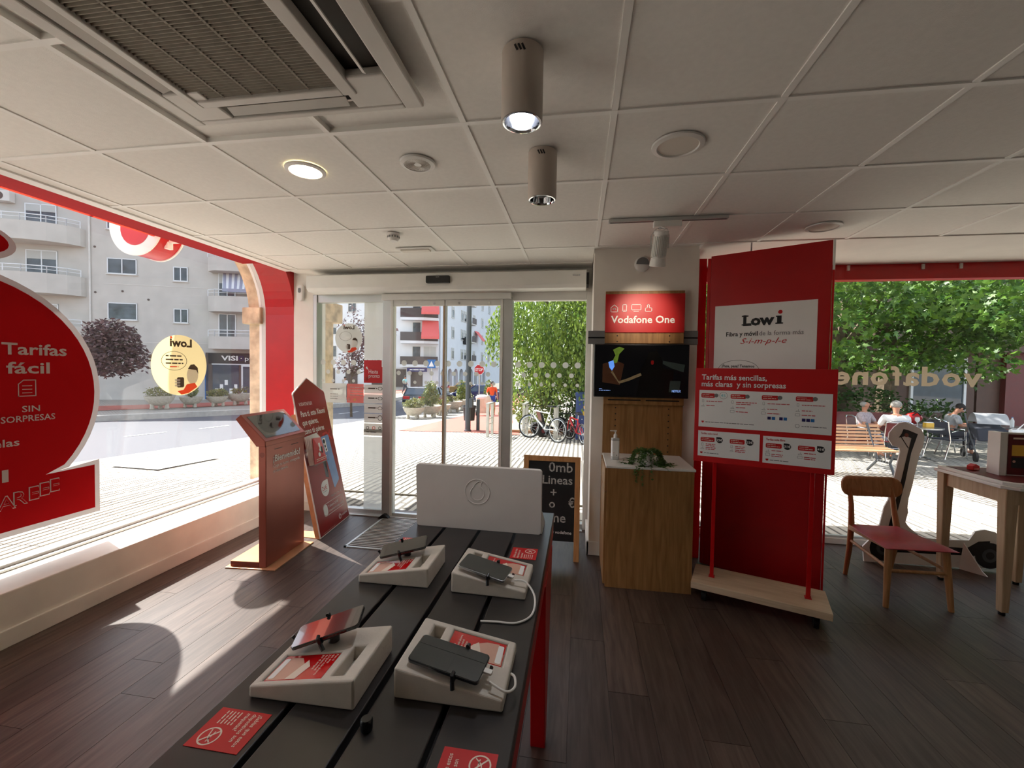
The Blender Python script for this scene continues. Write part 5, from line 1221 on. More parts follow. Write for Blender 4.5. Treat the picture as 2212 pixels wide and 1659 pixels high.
# acrylic pocket filled with leaflets
lp = thing('leaflet_pocket', 'clear pocket of red leaflets fixed to the dark red standee', 'leaflet holder', (-2.294, 3.498, 0)); ML = MS@T(0.01, 0.66, 0.003)
MB(ML).box(0, 0, 0.075, 0.26, 0.012, 0.08).box(0, 0, 0, 0.26, 0.006, 0.08).box(0, 0, 0, 0.004, 0.16, 0.08).box(0.256, 0, 0, 0.26, 0.16, 0.08).build('pocket', 'pane_clean', lp)
for k in range(6):
    z = 0.012+0.010*k
    MB(ML).hexa([(0.012, 0.008, z), (0.248, 0.008, z), (0.248, 0.008, z+0.002), (0.012, 0.008, z+0.002)], [(0.012, 0.27-0.004*k, z+0.006*k), (0.248, 0.28-0.01*k, z-0.004*k), (0.248, 0.28-0.01*k, z+0.002-0.004*k), (0.012, 0.27-0.004*k, z+0.002+0.006*k)]).build('leaflet', 'white_print' if k < 5 else 'red_print', lp)
P = Print(ML@T(0, 0, 0.066), lp); P.rect('leaflet_picture', 'white_print', 0.11, 0.11, 0.14, 0.19, 0.014); P.rect('leaflet_picture', 'black_print', 0.145, 0.09, 0.175, 0.15, 0.013); P.disc('leaflet_picture', 'white_print', 0.10, 0.085, 0.02, z=0.014)
greek(P, 'leaflet_text', 'cream_print', 0.03, 0.045, 0.2, 0.01, 0.014); greek(P, 'leaflet_text', 'cream_print', 0.03, 0.03, 0.17, 0.008, 0.014); P.done()

# ------------------------------------------------------------------ chalkboard
ch = thing('chalkboard_sign', 'wooden A-frame chalkboard with faded chalk lettering by the door', 'chalkboard', (-0.215, 3.47, 0))
MC = frame((-0.24, 0, 0), (1, 0, 0), (0, 0.16, 1))
for xx in (0, 0.435): MB(MC).box(xx, 0, -0.022, xx+0.045, 0.845, 0.0).build('stile', 'pine', ch, bevel=0.003)
MB(MC).box(0.045, 0.80, -0.022, 0.435, 0.845, 0.0).build('top_rail', 'pine', ch, bevel=0.003)
MB(MC).box(0.04, 0.155, -0.014, 0.44, 0.805, -0.006).build('slate', 'chalk_black', ch)
MB2 = frame((-0.24, 0.30, 0), (1, 0, 0), (0, -0.175, 1))
for xx in (0, 0.435): MB(MB2).box(xx, 0, -0.01, xx+0.045, 0.83, 0.012).build('rear_leg', 'pine', ch)
P = Print(MC@T(0, 0, -0.006), ch)
P.text('chalk_lettering', 'chalk', '0mb', 0.215, 0.715, 0.115, width=0.20, bold=0.01); P.text('chalk_lettering', 'chalk', 'Lineas', 0.165, 0.615, 0.10, width=0.25, bold=0.012); P.text('chalk_lettering', 'chalk', '+', 0.235, 0.51, 0.10, width=0.05, bold=0.01)
P.text('chalk_lettering', 'chalk', '€', 0.385, 0.43, 0.11, width=0.05, bold=0.012); P.text('chalk_lettering', 'chalk', 'o', 0.225, 0.42, 0.10, bold=0.01); P.text('chalk_lettering', 'chalk', 'me', 0.235, 0.305, 0.11, width=0.13, bold=0.012)
logo(P, 0.245, 0.225, 0.024); P.text('brand_lettering', 'white_print', 'vodafone', 0.28, 0.213, 0.036, width=0.135, bold=0.012); P.done()

# ------------------------------------------------------------------ tall red panel with the white poster
tp = thing('tall_red_panel', 'tall glossy red freestanding wall panel beside the column', 'panel', (0.995, 3.635, 0), math.atan2(-0.4715, 0.882))
MB().box(0.025, 0.0, 0.01, 0.80, 0.06, 2.485).build('panel', 'red_satin', tp, bevel=0.003)
MB().box(0.0, 0.004, 0.01, 0.024, 0.06, 2.47).build('edge_strip', 'red_gloss', tp, bevel=0.002)
MB().box(0.802, 0.002, 0.01, 0.815, 0.085, 2.28).build('side_edge', 'red_gloss', tp, bevel=0.002); MB().box(0.802, 0.002, 2.28, 0.815, 0.085, 2.485).build('side_cap', 'white_plastic', tp)
MB().cyl((0.30, 0.03, 2.485), (0.30, 0.03, 2.556), 0.006).build('ceiling_tie', 'steel', tp)
ps = thing('white_poster', 'white poster with a bold black word hung on the tall red panel', 'poster', (0.995, 3.635, 0), math.atan2(-0.4715, 0.882))
MB().box(0.065, -0.0025, 1.02, 0.727, -0.0005, 2.085).build('sheet', 'white_print', ps)
P = Print(frame((0, -0.0027, 0), (1, 0, 0), (0, 0, 1)), ps)
P.text('brand_lettering', 'black_print', 'Low', 0.265, 1.925, 0.105, width=0.205, bold=0.045); P.rect('brand_lettering', 'black_print', 0.486, 1.925, 0.514, 1.985); P.rect('brand_lettering', 'black_print', 0.476, 1.925, 0.524, 1.935); P.rect('brand_lettering', 'black_print', 0.478, 1.977, 0.505, 1.985); P.disc('red_dot', 'red_print', 0.505, 2.012, 0.014)
P.rect('brand_lettering', 'black_print', 0.255, 1.925, 0.30, 1.934); P.rect('brand_lettering', 'black_print', 0.255, 1.990, 0.30, 1.999)
P.text('lettering', 'black_print', 'Fibra y móvil', 0.15, 1.845, 0.047, width=0.215, bold=0.02); P.text('lettering', 'grey_print', 'de la forma más', 0.375, 1.845, 0.047, width=0.275)
P.text('script_lettering', 'red_print', 'S-i-m-p-l-e', 0.25, 1.785, 0.060, width=0.30, shear=0.4)
P.line('speech_bubble', 'grey_print', [(0.24+0.14*math.cos(math.radians(a)), 1.585+0.075*math.sin(math.radians(a))) for a in range(0, 181, 12)], 0.003); P.text('lettering', 'black_print', '¡Pasa, pasa! Tenemos', 0.125, 1.605, 0.03, width=0.225, bold=0.02); P.text('lettering', 'black_print', 'una atención', 0.17, 1.565, 0.03, width=0.13, bold=0.02); P.done()

# ------------------------------------------------------------------ tariff board on a rolling stand
tf = thing('tariff_stand', 'red tariff price board on two posts with a pale wood rolling base', 'display stand', (0.938, 3.117, 0), math.atan2(-0.3425, 0.9395))
MB().box(-0.118, -0.150, 0.095, 0.665, 0.165, 0.14).build('base', 'oak_pale', tf, bevel=0.003)
for x, y in ((-0.04, -0.08), (0.59, -0.08), (-0.04, 0.1), (0.59, 0.1)):
    w = MB().cyl((x-0.014, y, 0.038), (x+0.014, y, 0.038), 0.038, n=18).build('caster', 'black_plastic', tf, smooth=True); MB().box(x-0.018, y-0.02, 0.04, x+0.018, y+0.02, 0.096).build('caster_fork', 'black_plastic', w)
for x in (0.0, 0.555):
    MB().box(x-0.012, -0.012, 0.14, x+0.012, 0.012, 1.56).build('post', 'red_gloss', tf, bevel=0.002); MB().box(x-0.018, -0.02, 0.14, x+0.018, 0.02, 0.146).build('post_foot', 'red_satin', tf)
MB().box(-0.135, -0.042, 0.945, 0.66, -0.014, 1.59).build('board', 'red_print', tf, bevel=0.002)
P = Print(frame((0, -0.0424, 0), (1, 0, 0), (0, 0, 1)), tf)
P.text('headline', 'white_print', 'Tarifas más sencillas,', -0.095, 1.512, 0.050, width=0.385, bold=0.018); P.text('headline', 'white_print', 'más claras  y sin sorpresas', -0.095, 1.466, 0.050, width=0.49, bold=0.018)
P.rect('white_field', 'white_print', -0.108, 1.187, 0.638, 1.440, 0.0006); P.rect('white_field', 'white_print', -0.108, 0.985, 0.262, 1.160, 0.0006); P.rect('white_field', 'white_print', 0.280, 0.980, 0.640, 1.155, 0.0006)
def price(x, y, b):
    P.poly('price_badge', 'black_print', drop(x, y, 0.020), 0.0012); P.text('price', 'white_print', b, x, y-0.007, 0.022, 0.0018, center=True, bold=0.015)
def plan(x, y, w, badge=True):
    P.rect('red_tag', 'red_print', x, y-0.022, x+w, y+0.008, 0.0011, r=0.008); greek(P, 'tag_text', 'cream_print', x+0.006, y-0.002, w*0.55, 0.006, 0.0016); greek(P, 'tag_text', 'cream_print', x+0.006, y-0.014, w*0.8, 0.007, 0.0016)
    if badge: P.disc('grey_badge', 'grey_print', x+w+0.008, y-0.005, 0.013, z=0.0013)
def icon(kind, x, y):
    if kind == 'phone': P.line('icon', 'grey_print', rrect(x-0.005, y-0.009, x+0.005, y+0.009, 0.002, 2), 0.0014, 0.0012, closed=True)
    elif kind == 'router': P.line('icon', 'grey_print', [(x-0.010, y-0.008), (x+0.010, y-0.008), (x+0.006, y-0.002), (x-0.006, y-0.002)], 0.0014, 0.0012, closed=True); P.line('icon', 'grey_print', [(x+0.003, y-0.002), (x+0.003, y+0.008)], 0.0014, 0.0012)
    else: P.line('icon', 'grey_print', rrect(x-0.012, y-0.007, x+0.012, y+0.008, 0.003, 2), 0.0014, 0.0012, closed=True)
def tl(x, y, w, m='red_print'): greek(P, 'plan_text', m, x, y-0.003, w, 0.0075, 0.0012, seed=int(w*1000))
for k, (x, w) in enumerate(((-0.095, 0.085), (0.085, 0.090), (0.265, 0.092), (0.450, 0.092))):
    y = 1.410; plan(x, y, w); icon('phone', x+0.012, y-0.045); tl(x+0.033, y-0.045, 0.10 if k == 0 else 0.12); 
    if k == 1: tl(x+0.033, y-0.057, 0.085)
    dy = 0.0 if k == 0 else 0.006; icon('router', x+0.012, y-0.074-dy); tl(x+0.033, y-0.074-dy, 0.055)
    if k > 0: icon('tv', x+0.012, y-0.108); tl(x+0.033, y-0.108, 0.07)
for q, (xx, m) in enumerate(((0.300, 'navy_print'), (0.324, 'blue_print'), (0.365, 'navy_print'), (0.388, 'blue_print'), (0.485, 'navy_print'), (0.508, 'navy_print'), (0.531, 'blue_print'))): P.rect('channel_tile', m, xx, 1.262, xx+0.019, 1.281, 0.0012)
P.ring('handwritten_price', 'grey_print', 0.042, 1.406, 0.024, 0.0016, 0.0012); P.text('handwritten_price', 'teal_print', '45', 0.040, 1.396, 0.030, 0.0015, center=True, bold=0.01)
P.ring('icon', 'grey_print', 0.462, 1.232, 0.012, 0.002, 0.0012); tl(0.485, 1.232, 0.13, 'grey_print')
def shield(x, y): P.poly('shield', 'red_print', [(x-0.008, y+0.006), (x+0.008, y+0.006), (x+0.007, y-0.002), (x, y-0.008), (x-0.007, y-0.002)], 0.0012)
shield(-0.082, 1.222); tl(-0.065, 1.222, 0.29, 'grey_print')
P.text('subhead', 'red_print', 'Tarifas solo móvil', -0.092, 1.135, 0.020, 0.0012, width=0.105, bold=0.012); P.text('subhead', 'red_print', 'Tarifas solo fibra', 0.296, 1.128, 0.020, 0.0012, width=0.105, bold=0.012)
for x, pr_, xo in ((-0.092, '25€', 0), (0.088, '33€', 0), (0.296, '31€', 1), (0.470, '41€', 1)):
    y = 1.108-0.006*xo; plan(x, y, 0.088, False); price(x+0.118, y-0.006, pr_); icon('phone' if not xo else 'router', x+0.012, y-0.042); tl(x+0.033, y-0.038, 0.06); tl(x+0.033, y-0.049, 0.055) if not xo else None
    icon('router' if not xo else 'tv', x+0.012, y-0.066); tl(x+0.033, y-0.062, 0.062); tl(x+0.033, y-0.073, 0.058)
shield(-0.085, 1.008); tl(-0.068, 1.008, 0.09, 'grey_print'); shield(0.305, 1.002); tl(0.322, 1.002, 0.10, 'grey_print'); P.done()

# ------------------------------------------------------------------ chair
cr = thing('dining_chair', 'wooden chair with a red upholstered seat and curved backrest', 'chair', (2.255, 3.42, 0), 0.05)
def leg(a, b, r0, r1, nm='leg'): return MB().tube([a, tuple((Vector(a)+Vector(b))/2), b], [r0, (r0+r1)/2*1.05, r1], 12).build(nm, 'oak_leg', cr, smooth=True)
leg((-0.20, -0.225, 0), (-0.175, -0.195, 0.40), 0.016, 0.022); leg((0.20, -0.225, 0), (0.175, -0.195, 0.40), 0.016, 0.022)
for sx in (-1, 1):
    MB().tube([(sx*0.155, 0.255, 0), (sx*0.158, 0.215, 0.22), (sx*0.160, 0.20, 0.41), (sx*0.150, 0.225, 0.56), (sx*0.150, 0.255, 0.70)], [0.015, 0.019, 0.021, 0.018, 0.015], 12).build('leg', 'oak_leg', cr, smooth=True)
    MB().cyl((sx*0.185, -0.205, 0.26), (sx*0.158, 0.21, 0.29), 0.011).build('side_stretcher', 'oak_leg', cr, smooth=True)
    MB().box(sx*0.17-0.011, -0.19, 0.375, sx*0.17+0.011, 0.20, 0.41).build('seat_rail', 'oak_leg', cr, bevel=0.003)
MB().cyl((-0.185, -0.21, 0.245), (0.185, -0.21, 0.245), 0.012).build('front_stretcher', 'oak_leg', cr, smooth=True)
seat = MB(); n = 10; vs = []; fs = []
def seatp(u, v):   # u -1..1 across, v 0..1 front to back
    w = 0.235-0.05*v; x = u*w*(1-0.04*abs(u)); y = -0.245+0.47*v; e = max(abs(u), abs(2*v-1)); z = 0.432-0.028*e**6-0.012*(1-abs(u)**2)*math.sin(PI*v)*0.8; return x, y, z
for j in range(n+1):
    for i in range(n+1): vs.append(seatp(-1+2*i/n, j/n))
for j in range(n+1):
    for i in range(n+1): x, y, z = seatp(-1+2*i/n, j/n); vs.append((x*0.97, y*0.97, 0.398))
m = n+1; o = m*m
for j in range(n):
    for i in range(n): fs.append((j*m+i, j*m+i+1, (j+1)*m+i+1, (j+1)*m+i)); fs.append((o+j*m+i, o+(j+1)*m+i, o+(j+1)*m+i+1, o+j*m+i+1))
for i in range(n):
    fs += [(i, o+i, o+i+1, i+1), (n*m+i, n*m+i+1, o+n*m+i+1, o+n*m+i), (i*m, (i+1)*m, o+(i+1)*m, o+i*m), (i*m+n, o+i*m+n, o+(i+1)*m+n, (i+1)*m+n)]
seat.add(vs, fs).build('seat', 'red_leather', cr, smooth=True, bevel=0.008)
bk = MB(); vs = []; fs = []; n = 14; prof = rrect(-0.215, 0.625, 0.215, 0.775, 0.065, 6)
for d in (0.0, 0.02):
    for x, z in prof: vs.append((x, 0.262-0.30*x*x*2.2+d+(z-0.7)*0.15, z))
k = len(prof); fs = [tuple(range(k-1, -1, -1)), tuple(range(k, 2*k))]+[(i, (i+1) % k, k+(i+1) % k, k+i) for i in range(k)]
bk.add(vs, fs).build('backrest', 'oak_leg', cr, bevel=0.004)

# ------------------------------------------------------------------ desk with counter displays
dk = thing('service_desk', 'pale wood service desk with a white top near the window', 'desk', (2.73, 3.20, 0))
topp = [(0.0, 0.03), (0.06, -0.03), (1.35, -0.03), (1.35, 0.56), (0.0, 0.56)]
MB().prism(topp, 0.832, 0.852).build('top', 'white_plastic', dk, bevel=0.003); MB().prism([(x*0.985+0.02, y*0.97+0.012) for x, y in topp], 0.852, 0.874).build('top_layer', 'white_plastic', dk, bevel=0.003)
MB().box(0.03, 0.04, 0.735, 0.05, 0.53, 0.832).build('apron', 'beech', dk); MB().box(0.06, 0.0, 0.735, 1.3, 0.02, 0.832).build('apron', 'beech', dk)
for x, y in ((0.01, 0.0), (0.01, 0.48), (0.52, 0.50), (1.25, 0.0)):
    MB().hexa([(x+0.012, y+0.006, 0.02), (x+0.055, y+0.006, 0.02), (x+0.055, y+0.05, 0.02), (x+0.012, y+0.05, 0.02)], [(x, y, 0.832), (x+0.075, y, 0.832), (x+0.075, y+0.065, 0.832), (x, y+0.065, 0.832)]).build('leg', 'beech', dk, bevel=0.006)
    MB().cyl((x+0.033, y+0.03, 0), (x+0.033, y+0.03, 0.02), 0.018).build('foot_glide', 'black_plastic', dk)
fm_ = thing('counter_display', 'white framed dark red poster display standing on the service desk', 'display', (2.915, 3.44, 0.8766), -0.05)
MB().box(-0.02, 0.0, 0.0, 0.02, 0.10, 0.30).build('side_panel', 'white_plastic', fm_, bevel=0.002)
MB().box(0.02, 0.015, 0.0, 0.62, 0.03, 0.30).build('frame', 'white_plastic', fm_, bevel=0.002); MB().box(0.035, 0.011, 0.008, 0.61, 0.015, 0.288).build('poster', 'cafe_red', fm_)
P = Print(frame((0, 0.0105, 0), (1, 0, 0), (0, 0, 1)), fm_)
greek(P, 'poster_text', 'cream_print', 0.06, 0.255, 0.5, 0.02, 0.0006); P.rect('poster_picture', 'mail_yellow', 0.055, 0.14, 0.31, 0.215, 0.0006); P.poly('poster_picture', 'black_print', [(0.15, 0.14), (0.17, 0.175), (0.20, 0.18), (0.22, 0.165), (0.235, 0.14)], 0.0009)
P.rect('poster_picture', 'black_print', 0.055, 0.055, 0.6, 0.13, 0.0006); [P.disc('poster_picture', 'skin_print', 0.07+q*0.07, 0.10, 0.009, z=0.0009) for q in range(7)]; P.rect('poster_picture', 'black_print', 0.33, 0.14, 0.6, 0.215, 0.0006); P.done()
lt = thing('desk_mat', 'dark red printed mat covering the service desk top', 'desk mat', (2.775, 3.24, 0.8745)); MB().prism([(0.0, 0.04), (0.05, -0.01), (1.2, -0.01), (1.2, 0.47), (0.0, 0.47)], 0, 0.002).build('sheet', 'cafe_red', lt); MB().box(0.3, 0.02, 0.002, 0.9, 0.026, 0.0026).build('sheet_text', 'cream_print', lt)
rb = thing('red_token', 'small bright red block beside the counter display', 'block', (2.865, 3.60, 0.879), 0.3); MB().prism([(-0.03, 0), (0.03, 0), (0.03, 0.03), (0.0, 0.045), (-0.03, 0.03)], -0.02, 0.02, RX(PI/2)).build('block', 'red_print', rb, bevel=0.003); MB().box(-0.02, -0.021, 0.008, 0.02, -0.0195, 0.011).build('stripe', 'cream_print', rb)

# ------------------------------------------------------------------ scooter cut-out (printed cardboard)
sc = thing('scooter_cutout', 'white edged cardboard cut-out of an electric scooter by the window', 'cut-out', (2.8, 3.95, 0))
out = [(2.645, 1.181), (2.707, 1.157), (2.762, 1.125), (2.787, 1.073), (2.782, 0.995), (2.758, 0.924), (2.73, 0.765), (2.715, 0.659), (2.692, 0.552), (2.687, 0.481), (2.693, 0.438), (2.677, 0.357), (2.70, 0.32), (2.797, 0.236), (2.972, 0.231), (3.136, 0.239), (3.178, 0.316), (3.243, 0.334), (3.317, 0.318), (3.38, 0.25), (3.40, 0.12), (3.34, 0.028), (3.13, 0.012), (2.806, 0.008), (2.384, 0.003), (2.371, 0.13), (2.424, 0.197), (2.491, 0.327), (2.517, 0.472), (2.545, 0.534), (2.564, 0.65), (2.584, 0.74), (2.616, 0.935), (2.607, 0.97), (2.559, 0.985), (2.526, 1.037), (2.532, 1.09), (2.562, 1.135), (2.599, 1.171)]
MB().prism([(x-2.8, z) for x, z in out], -0.006, 0.006, RX(PI/2)).build('card', 'white_print', sc)
MB().prism([(0.0, 0), (0.16, 0), (0.13, 0.03), (0.02, 0.22)], -0.006, 0.006, T(0.28, -0.0, 0)@RZ(-0.9)@RX(PI/2)).build('strut', 'white_print', sc)
P = Print(frame((-2.8, -0.0066, 0), (1, 0, 0), (0, 0, 1)), sc)
P.poly('printed_stem', 'black_print', [(2.632, 1.124), (2.663, 1.118), (2.737, 1.086), (2.695, 0.93), (2.663, 0.70), (2.60, 0.36), (2.57, 0.20), (2.53, 0.20), (2.57, 0.40), (2.634, 0.716), (2.678, 0.973), (2.692, 1.05), (2.655, 1.068), (2.60, 1.052), (2.62, 1.085)])
P.line('printed_cable', 'black_print', [(2.617, 1.06), (2.672, 0.97)], 0.006); P.disc('printed_knob', 'kiosk_dark', 2.655, 1.075, 0.016, z=0.0016)
for wx in (2.525, 3.285): P.disc('printed_wheel', 'black_print', wx, 0.125, 0.105); P.disc('printed_hub', 'iron', wx, 0.125, 0.055, z=0.0016); P.disc('printed_hub', 'black_print', wx, 0.125, 0.03, z=0.002)
P.poly('printed_deck', 'black_print', [(2.60, 0.155), (2.64, 0.175), (3.12, 0.175), (3.20, 0.235), (3.28, 0.245), (3.28, 0.12), (3.12, 0.115), (2.60, 0.10)], 0.0012); P.done()
# ------------------------------------------------------------------ stickers and lettering on the glass
# (left window: x right along +y, seen from inside)
MWL = frame((-3.436, 0, 0), (0, 1, 0), (0, 0, 1))
bb = thing('speech_bubble_decal', 'big red speech bubble decal with pale border on the arched window', 'window decal', (-3.436, 1.8, 0))
bb.matrix_world = T(-3.436, 1.8, 0)
MB_ = frame((0, -1.8, 0), (0, 1, 0), (0, 0, 1))
def bubble(c, r, off):
    pts = [(c[0]+(r+off)*math.cos(math.radians(a)), c[1]+(r+off)*math.sin(math.radians(a))) for a in range(-42, 215, 6)]
    return pts
def rl_pts(off):
    p = bubble((1.825, 1.355), 0.725, off)
    return p+[(1.22-off, 0.86), (1.22-off, 0.52-off), (2.545+off*0.9, 0.52-off), (2.545+off*0.9, 0.83+off), (2.26+2*off, 0.825+off*0.3)]
MB(MB_).prism(rl_pts(0.035), 0.0, 0.001).build('border', 'film_border', bb); MB(MB_).prism(rl_pts(0.0), 0.001, 0.002).build('red_film', 'film_red', bb)
P = Print(MB_, bb)
P.text('lettering', 'film_white', 'Tarifas', 2.055, 1.605, 0.10, 0.004, width=0.33, bold=0.02); P.text('lettering', 'film_white', 's fácil', 1.985, 1.488, 0.10, 0.004, width=0.305, bold=0.02)
P.line('icon', 'film_white', [(2.13, 1.345), (2.13, 1.42), (2.155, 1.445), (2.215, 1.445), (2.215, 1.345)], 0.005, 0.004, closed=True)
for q in range(3): P.line('icon', 'film_white', [(2.15, 1.365+q*0.022), (2.195, 1.365+q*0.022)], 0.004, 0.004)
P.text('lettering', 'film_white', 'SIN', 2.145, 1.245, 0.055, 0.004, width=0.09, bold=0.012); P.text('lettering', 'film_white', 'SORPRESAS', 2.045, 1.185, 0.055, 0.004, width=0.27, bold=0.012); P.text('lettering', 'film_white', 'elas', 2.01, 1.04, 0.065, 0.004, width=0.12, bold=0.015)
P.rect('white_mark', 'film_white', 2.045, 0.825, 2.075, 0.90, 0.004)
for q, c in enumerate('AREEE'):
    vs_, fs_ = glyphs(c, 0.0)
    P.text('outline_lettering', 'film_white', c, 2.02+q*0.075-0.02*max(0, q-2), 0.655+q*0.012, 0.125, 0.004, bold=0.012); P.text('outline_fill', 'film_red', c, 2.026+q*0.075-0.02*max(0, q-2), 0.659+q*0.012, 0.113, 0.005, bold=-0.004)
P.done()
b2 = thing('dome_decal', 'small red oval decal above the speech bubble decal', 'window decal', (-3.436, 1.8, 0))
MB(MB_).prism([(1.86+0.275*math.cos(2*PI*i/30), 2.26+0.125*math.sin(2*PI*i/30)) for i in range(30)], 0, 0.001).build('border', 'film_border', b2); MB(MB_).prism([(1.85+0.25*math.cos(2*PI*i/30), 2.265+0.098*math.sin(2*PI*i/30)) for i in range(30)], 0.001, 0.002).build('red_film', 'film_red', b2)
def lowi_sticker(t, M, c, r, m, full=True):
    P = Print(M, t); cx, cy = c
    P.disc('disc', m, cx, cy, r, z=0.001, n=48)
    P.text('brand_lettering', 'film_dark', 'Lowi', cx+r*0.42, cy+r*0.62, r*0.36, 0.002, width=r*0.80, bold=0.04, mirror=True); P.disc('red_dot', 'film_orange', cx-r*0.33, cy+r*0.90, r*0.04, z=0.002)
    P.ring('speech_bubble', 'film_dark', cx-r*0.22, cy+r*0.14, r*0.45, r*0.018, 0.002, sy=0.70)
    if full:
        for q, w in enumerate((0.55, 0.62, 0.62)): greek(P, 'bubble_text', 'film_dark', cx-r*0.52, cy+r*(0.28-q*0.12), r*w, r*0.07, 0.002)
        greek(P, 'bubble_text', 'film_orange', cx-r*0.38, cy-r*0.07, r*0.30, r*0.06, 0.002)
    P.disc('drawn_face', 'film_white', cx+r*0.44, cy-r*0.34, r*0.22, r*0.30, z=0.0018)
    P.poly('drawn_hair', 'film_dark', [(cx+r*0.26, cy-r*0.12), (cx+r*0.36, cy+r*0.02), (cx+r*0.50, cy+r*0.04), (cx+r*0.64, cy-r*0.08), (cx+r*0.66, cy-r*0.30), (cx+r*0.58, cy-r*0.16)], 0.0024)
    P.poly('drawn_shirt', 'film_orange', [(cx-r*0.12, cy-r*0.86), (cx+r*0.10, cy-r*0.82), (cx+r*0.22, cy-r*0.64), (cx+r*0.52, cy-r*0.60), (cx+r*0.62, cy-r*0.74), (cx+r*0.28, cy-r*0.94), (cx+r*0.02, cy-r*0.98)], 0.002)
    P.poly('drawn_phone', 'film_dark', rrect(cx-r*0.14, cy-r*0.74, cx+r*0.12, cy-r*0.40, r*0.06), 0.0022)
    for q in range(3): P.rect('drawn_hand', 'film_white', cx-r*0.22, cy-r*(0.70-q*0.09), cx-r*0.02, cy-r*(0.64-q*0.09), 0.0026, r=r*0.028)
    P.done()
l1 = thing('round_sticker', 'cream round sticker with reversed lettering on the arched window', 'window decal', (-3.436, 1.8, 0)); lowi_sticker(l1, MB_, (3.222, 1.555), 0.262, 'film_cream')
MDL = frame((0, 0, 0), (1, 0, 0), (0, 0, 1))
l2 = thing('round_sticker', 'pale round sticker with reversed lettering on the door side pane', 'window decal', (0, 4.246, 0)); lowi_sticker(l2, MDL, (-2.447, 1.872), 0.157, 'film_dot', False)
# frosted strip with red notice and service labels on the fixed pane
fs1 = thing('frosted_strip', 'tall frosted strip with service labels beside the sliding door', 'window decal', (0, 4.246, 0)); P = Print(MDL, fs1)
P.rect('frosted_film', 'film_frost', -2.268, 1.645, -2.038, 2.25, 0.001); P.rect('frosted_film', 'film_frost', -2.268, 0.05, -2.038, 0.825, 0.001)
for q in range(5): P.rect('service_label', 'film_white', -2.266, 1.287-q*0.104, -2.04, 1.382-q*0.104, 0.001)
P.rect('service_label', 'film_white', -2.27, 0.838, -2.04, 0.905, 0.001)
for q in range(5):
    y = 1.335-q*0.104
    if q < 4:
        greek(P, 'label_text', 'film_dark', -2.22, y, 0.10, 0.022, 0.002, seed=q); P.ring('label_icon', 'film_dark', -2.085, y+0.005, 0.026, 0.006, 0.002, sy=0.7 if q != 3 else 1.1)
    else:
        for k in range(3): P.ring('label_icon', 'film_dark' if k != 1 else 'film_orange', -2.225+k*0.07, y, 0.018, 0.006, 0.002)
greek(P, 'label_text', 'film_dark', -2.24, 0.87, 0.12, 0.016, 0.002); P.done()
hp = thing('farewell_notice', 'red notice reading Hasta pronto on the door side pane', 'sign', (0, 4.246, 0)); P = Print(MDL, hp)
P.rect('sheet', 'red_print', -2.27, 1.40, -2.038, 1.642, 0.002); P.text('lettering', 'white_print', 'Hasta', -2.215, 1.50, 0.062, 0.003, width=0.105); P.text('lettering', 'white_print', 'pronto', -2.215, 1.455, 0.062, 0.003, width=0.125); P.rect('qr_blank', 'film_pink', -2.258, 1.425, -2.222, 1.465, 0.003)
P.poly('tape', 'white_print', [(-2.25, 1.56), (-2.235, 1.575), (-2.22, 1.545), (-2.232, 1.542)], 0.003); P.rect('tape', 'white_print', -2.068, 1.57, -2.06, 1.64, 0.003); P.done()
n1 = thing('paper_notice', 'pale translucent paper notice taped beside the red notice', 'notice', (0, 4.246, 0)); P = Print(MDL, n1); P.rect('sheet', 'film_dot', -2.758, 1.178, -2.472, 1.388, 0.001); greek(P, 'text', 'film_faint', -2.66, 1.32, 0.11, 0.022, 0.002)
for q in range(3): greek(P, 'text', 'film_faint', -2.66, 1.27-q*0.025, 0.09, 0.010, 0.002, seed=q)
P.done()
n2 = thing('paper_notice', 'pinkish red translucent notice between paper sheet and frosted strip', 'notice', (0, 4.246, 0)); P = Print(MDL, n2); P.rect('sheet', 'film_pink', -2.466, 1.182, -2.272, 1.386, 0.001)
for q in range(4): greek(P, 'text', 'film_white', -2.43, 1.345-q*0.028, 0.15, 0.014, 0.002, seed=q)
P.ring('emblem', 'film_white', -2.44, 1.215, 0.012, 0.004, 0.002); P.rect('emblem', 'film_cream', -2.39, 1.203, -2.36, 1.228, 0.002); P.done()
# manifestation dots: parts of the door
def dotmesh(r): return MB().flat([(r*math.cos(2*PI*i/20), r*math.sin(2*PI*i/20)) for i in range(20)]).mesh('dot', 'film_dot')
DM = [dotmesh(0.030), dotmesh(0.0235), dotmesh(0.0175)]
for row, (z, ph) in enumerate(((1.614, 0.0), (1.512, 0.5), (1.417, 0.0))):
    k = 0
    while True:
        x = -2.745+(k+ph)*0.1185; k += 1
        if x > 0.03: break
        if -2.285 < x < -2.02 or -2.04 < x < -1.90 or -0.80 < x < -0.66: continue
        y = 4.246 if (x < -2.0 or x > -0.7) else 4.1945
        inst('dot', DM[row], d1, T(x, y, z)@RX(PI/2))
# brand lettering on the right shop window, reversed from inside
vl = thing('window_lettering', 'big taupe letters seen reversed on the large shop window', 'lettering', (0, YW-0.002, 0)); 
P = Print(frame((0, 0, 0), (1, 0, 0), (0, 0, 1)), vl); 
xx = 3.487
for c, w in (('v', 0.145), ('o', 0.145), ('d', 0.14), ('a', 0.125), ('f', 0.085), ('o', 0.145), ('n', 0.13), ('e', 0.135)):
    P.text('letter_'+c, 'film_taupe', c, xx, 1.478, 0.235, 0.001, width=w, bold=0.028, mirror=True); xx -= w+0.018
P.done()
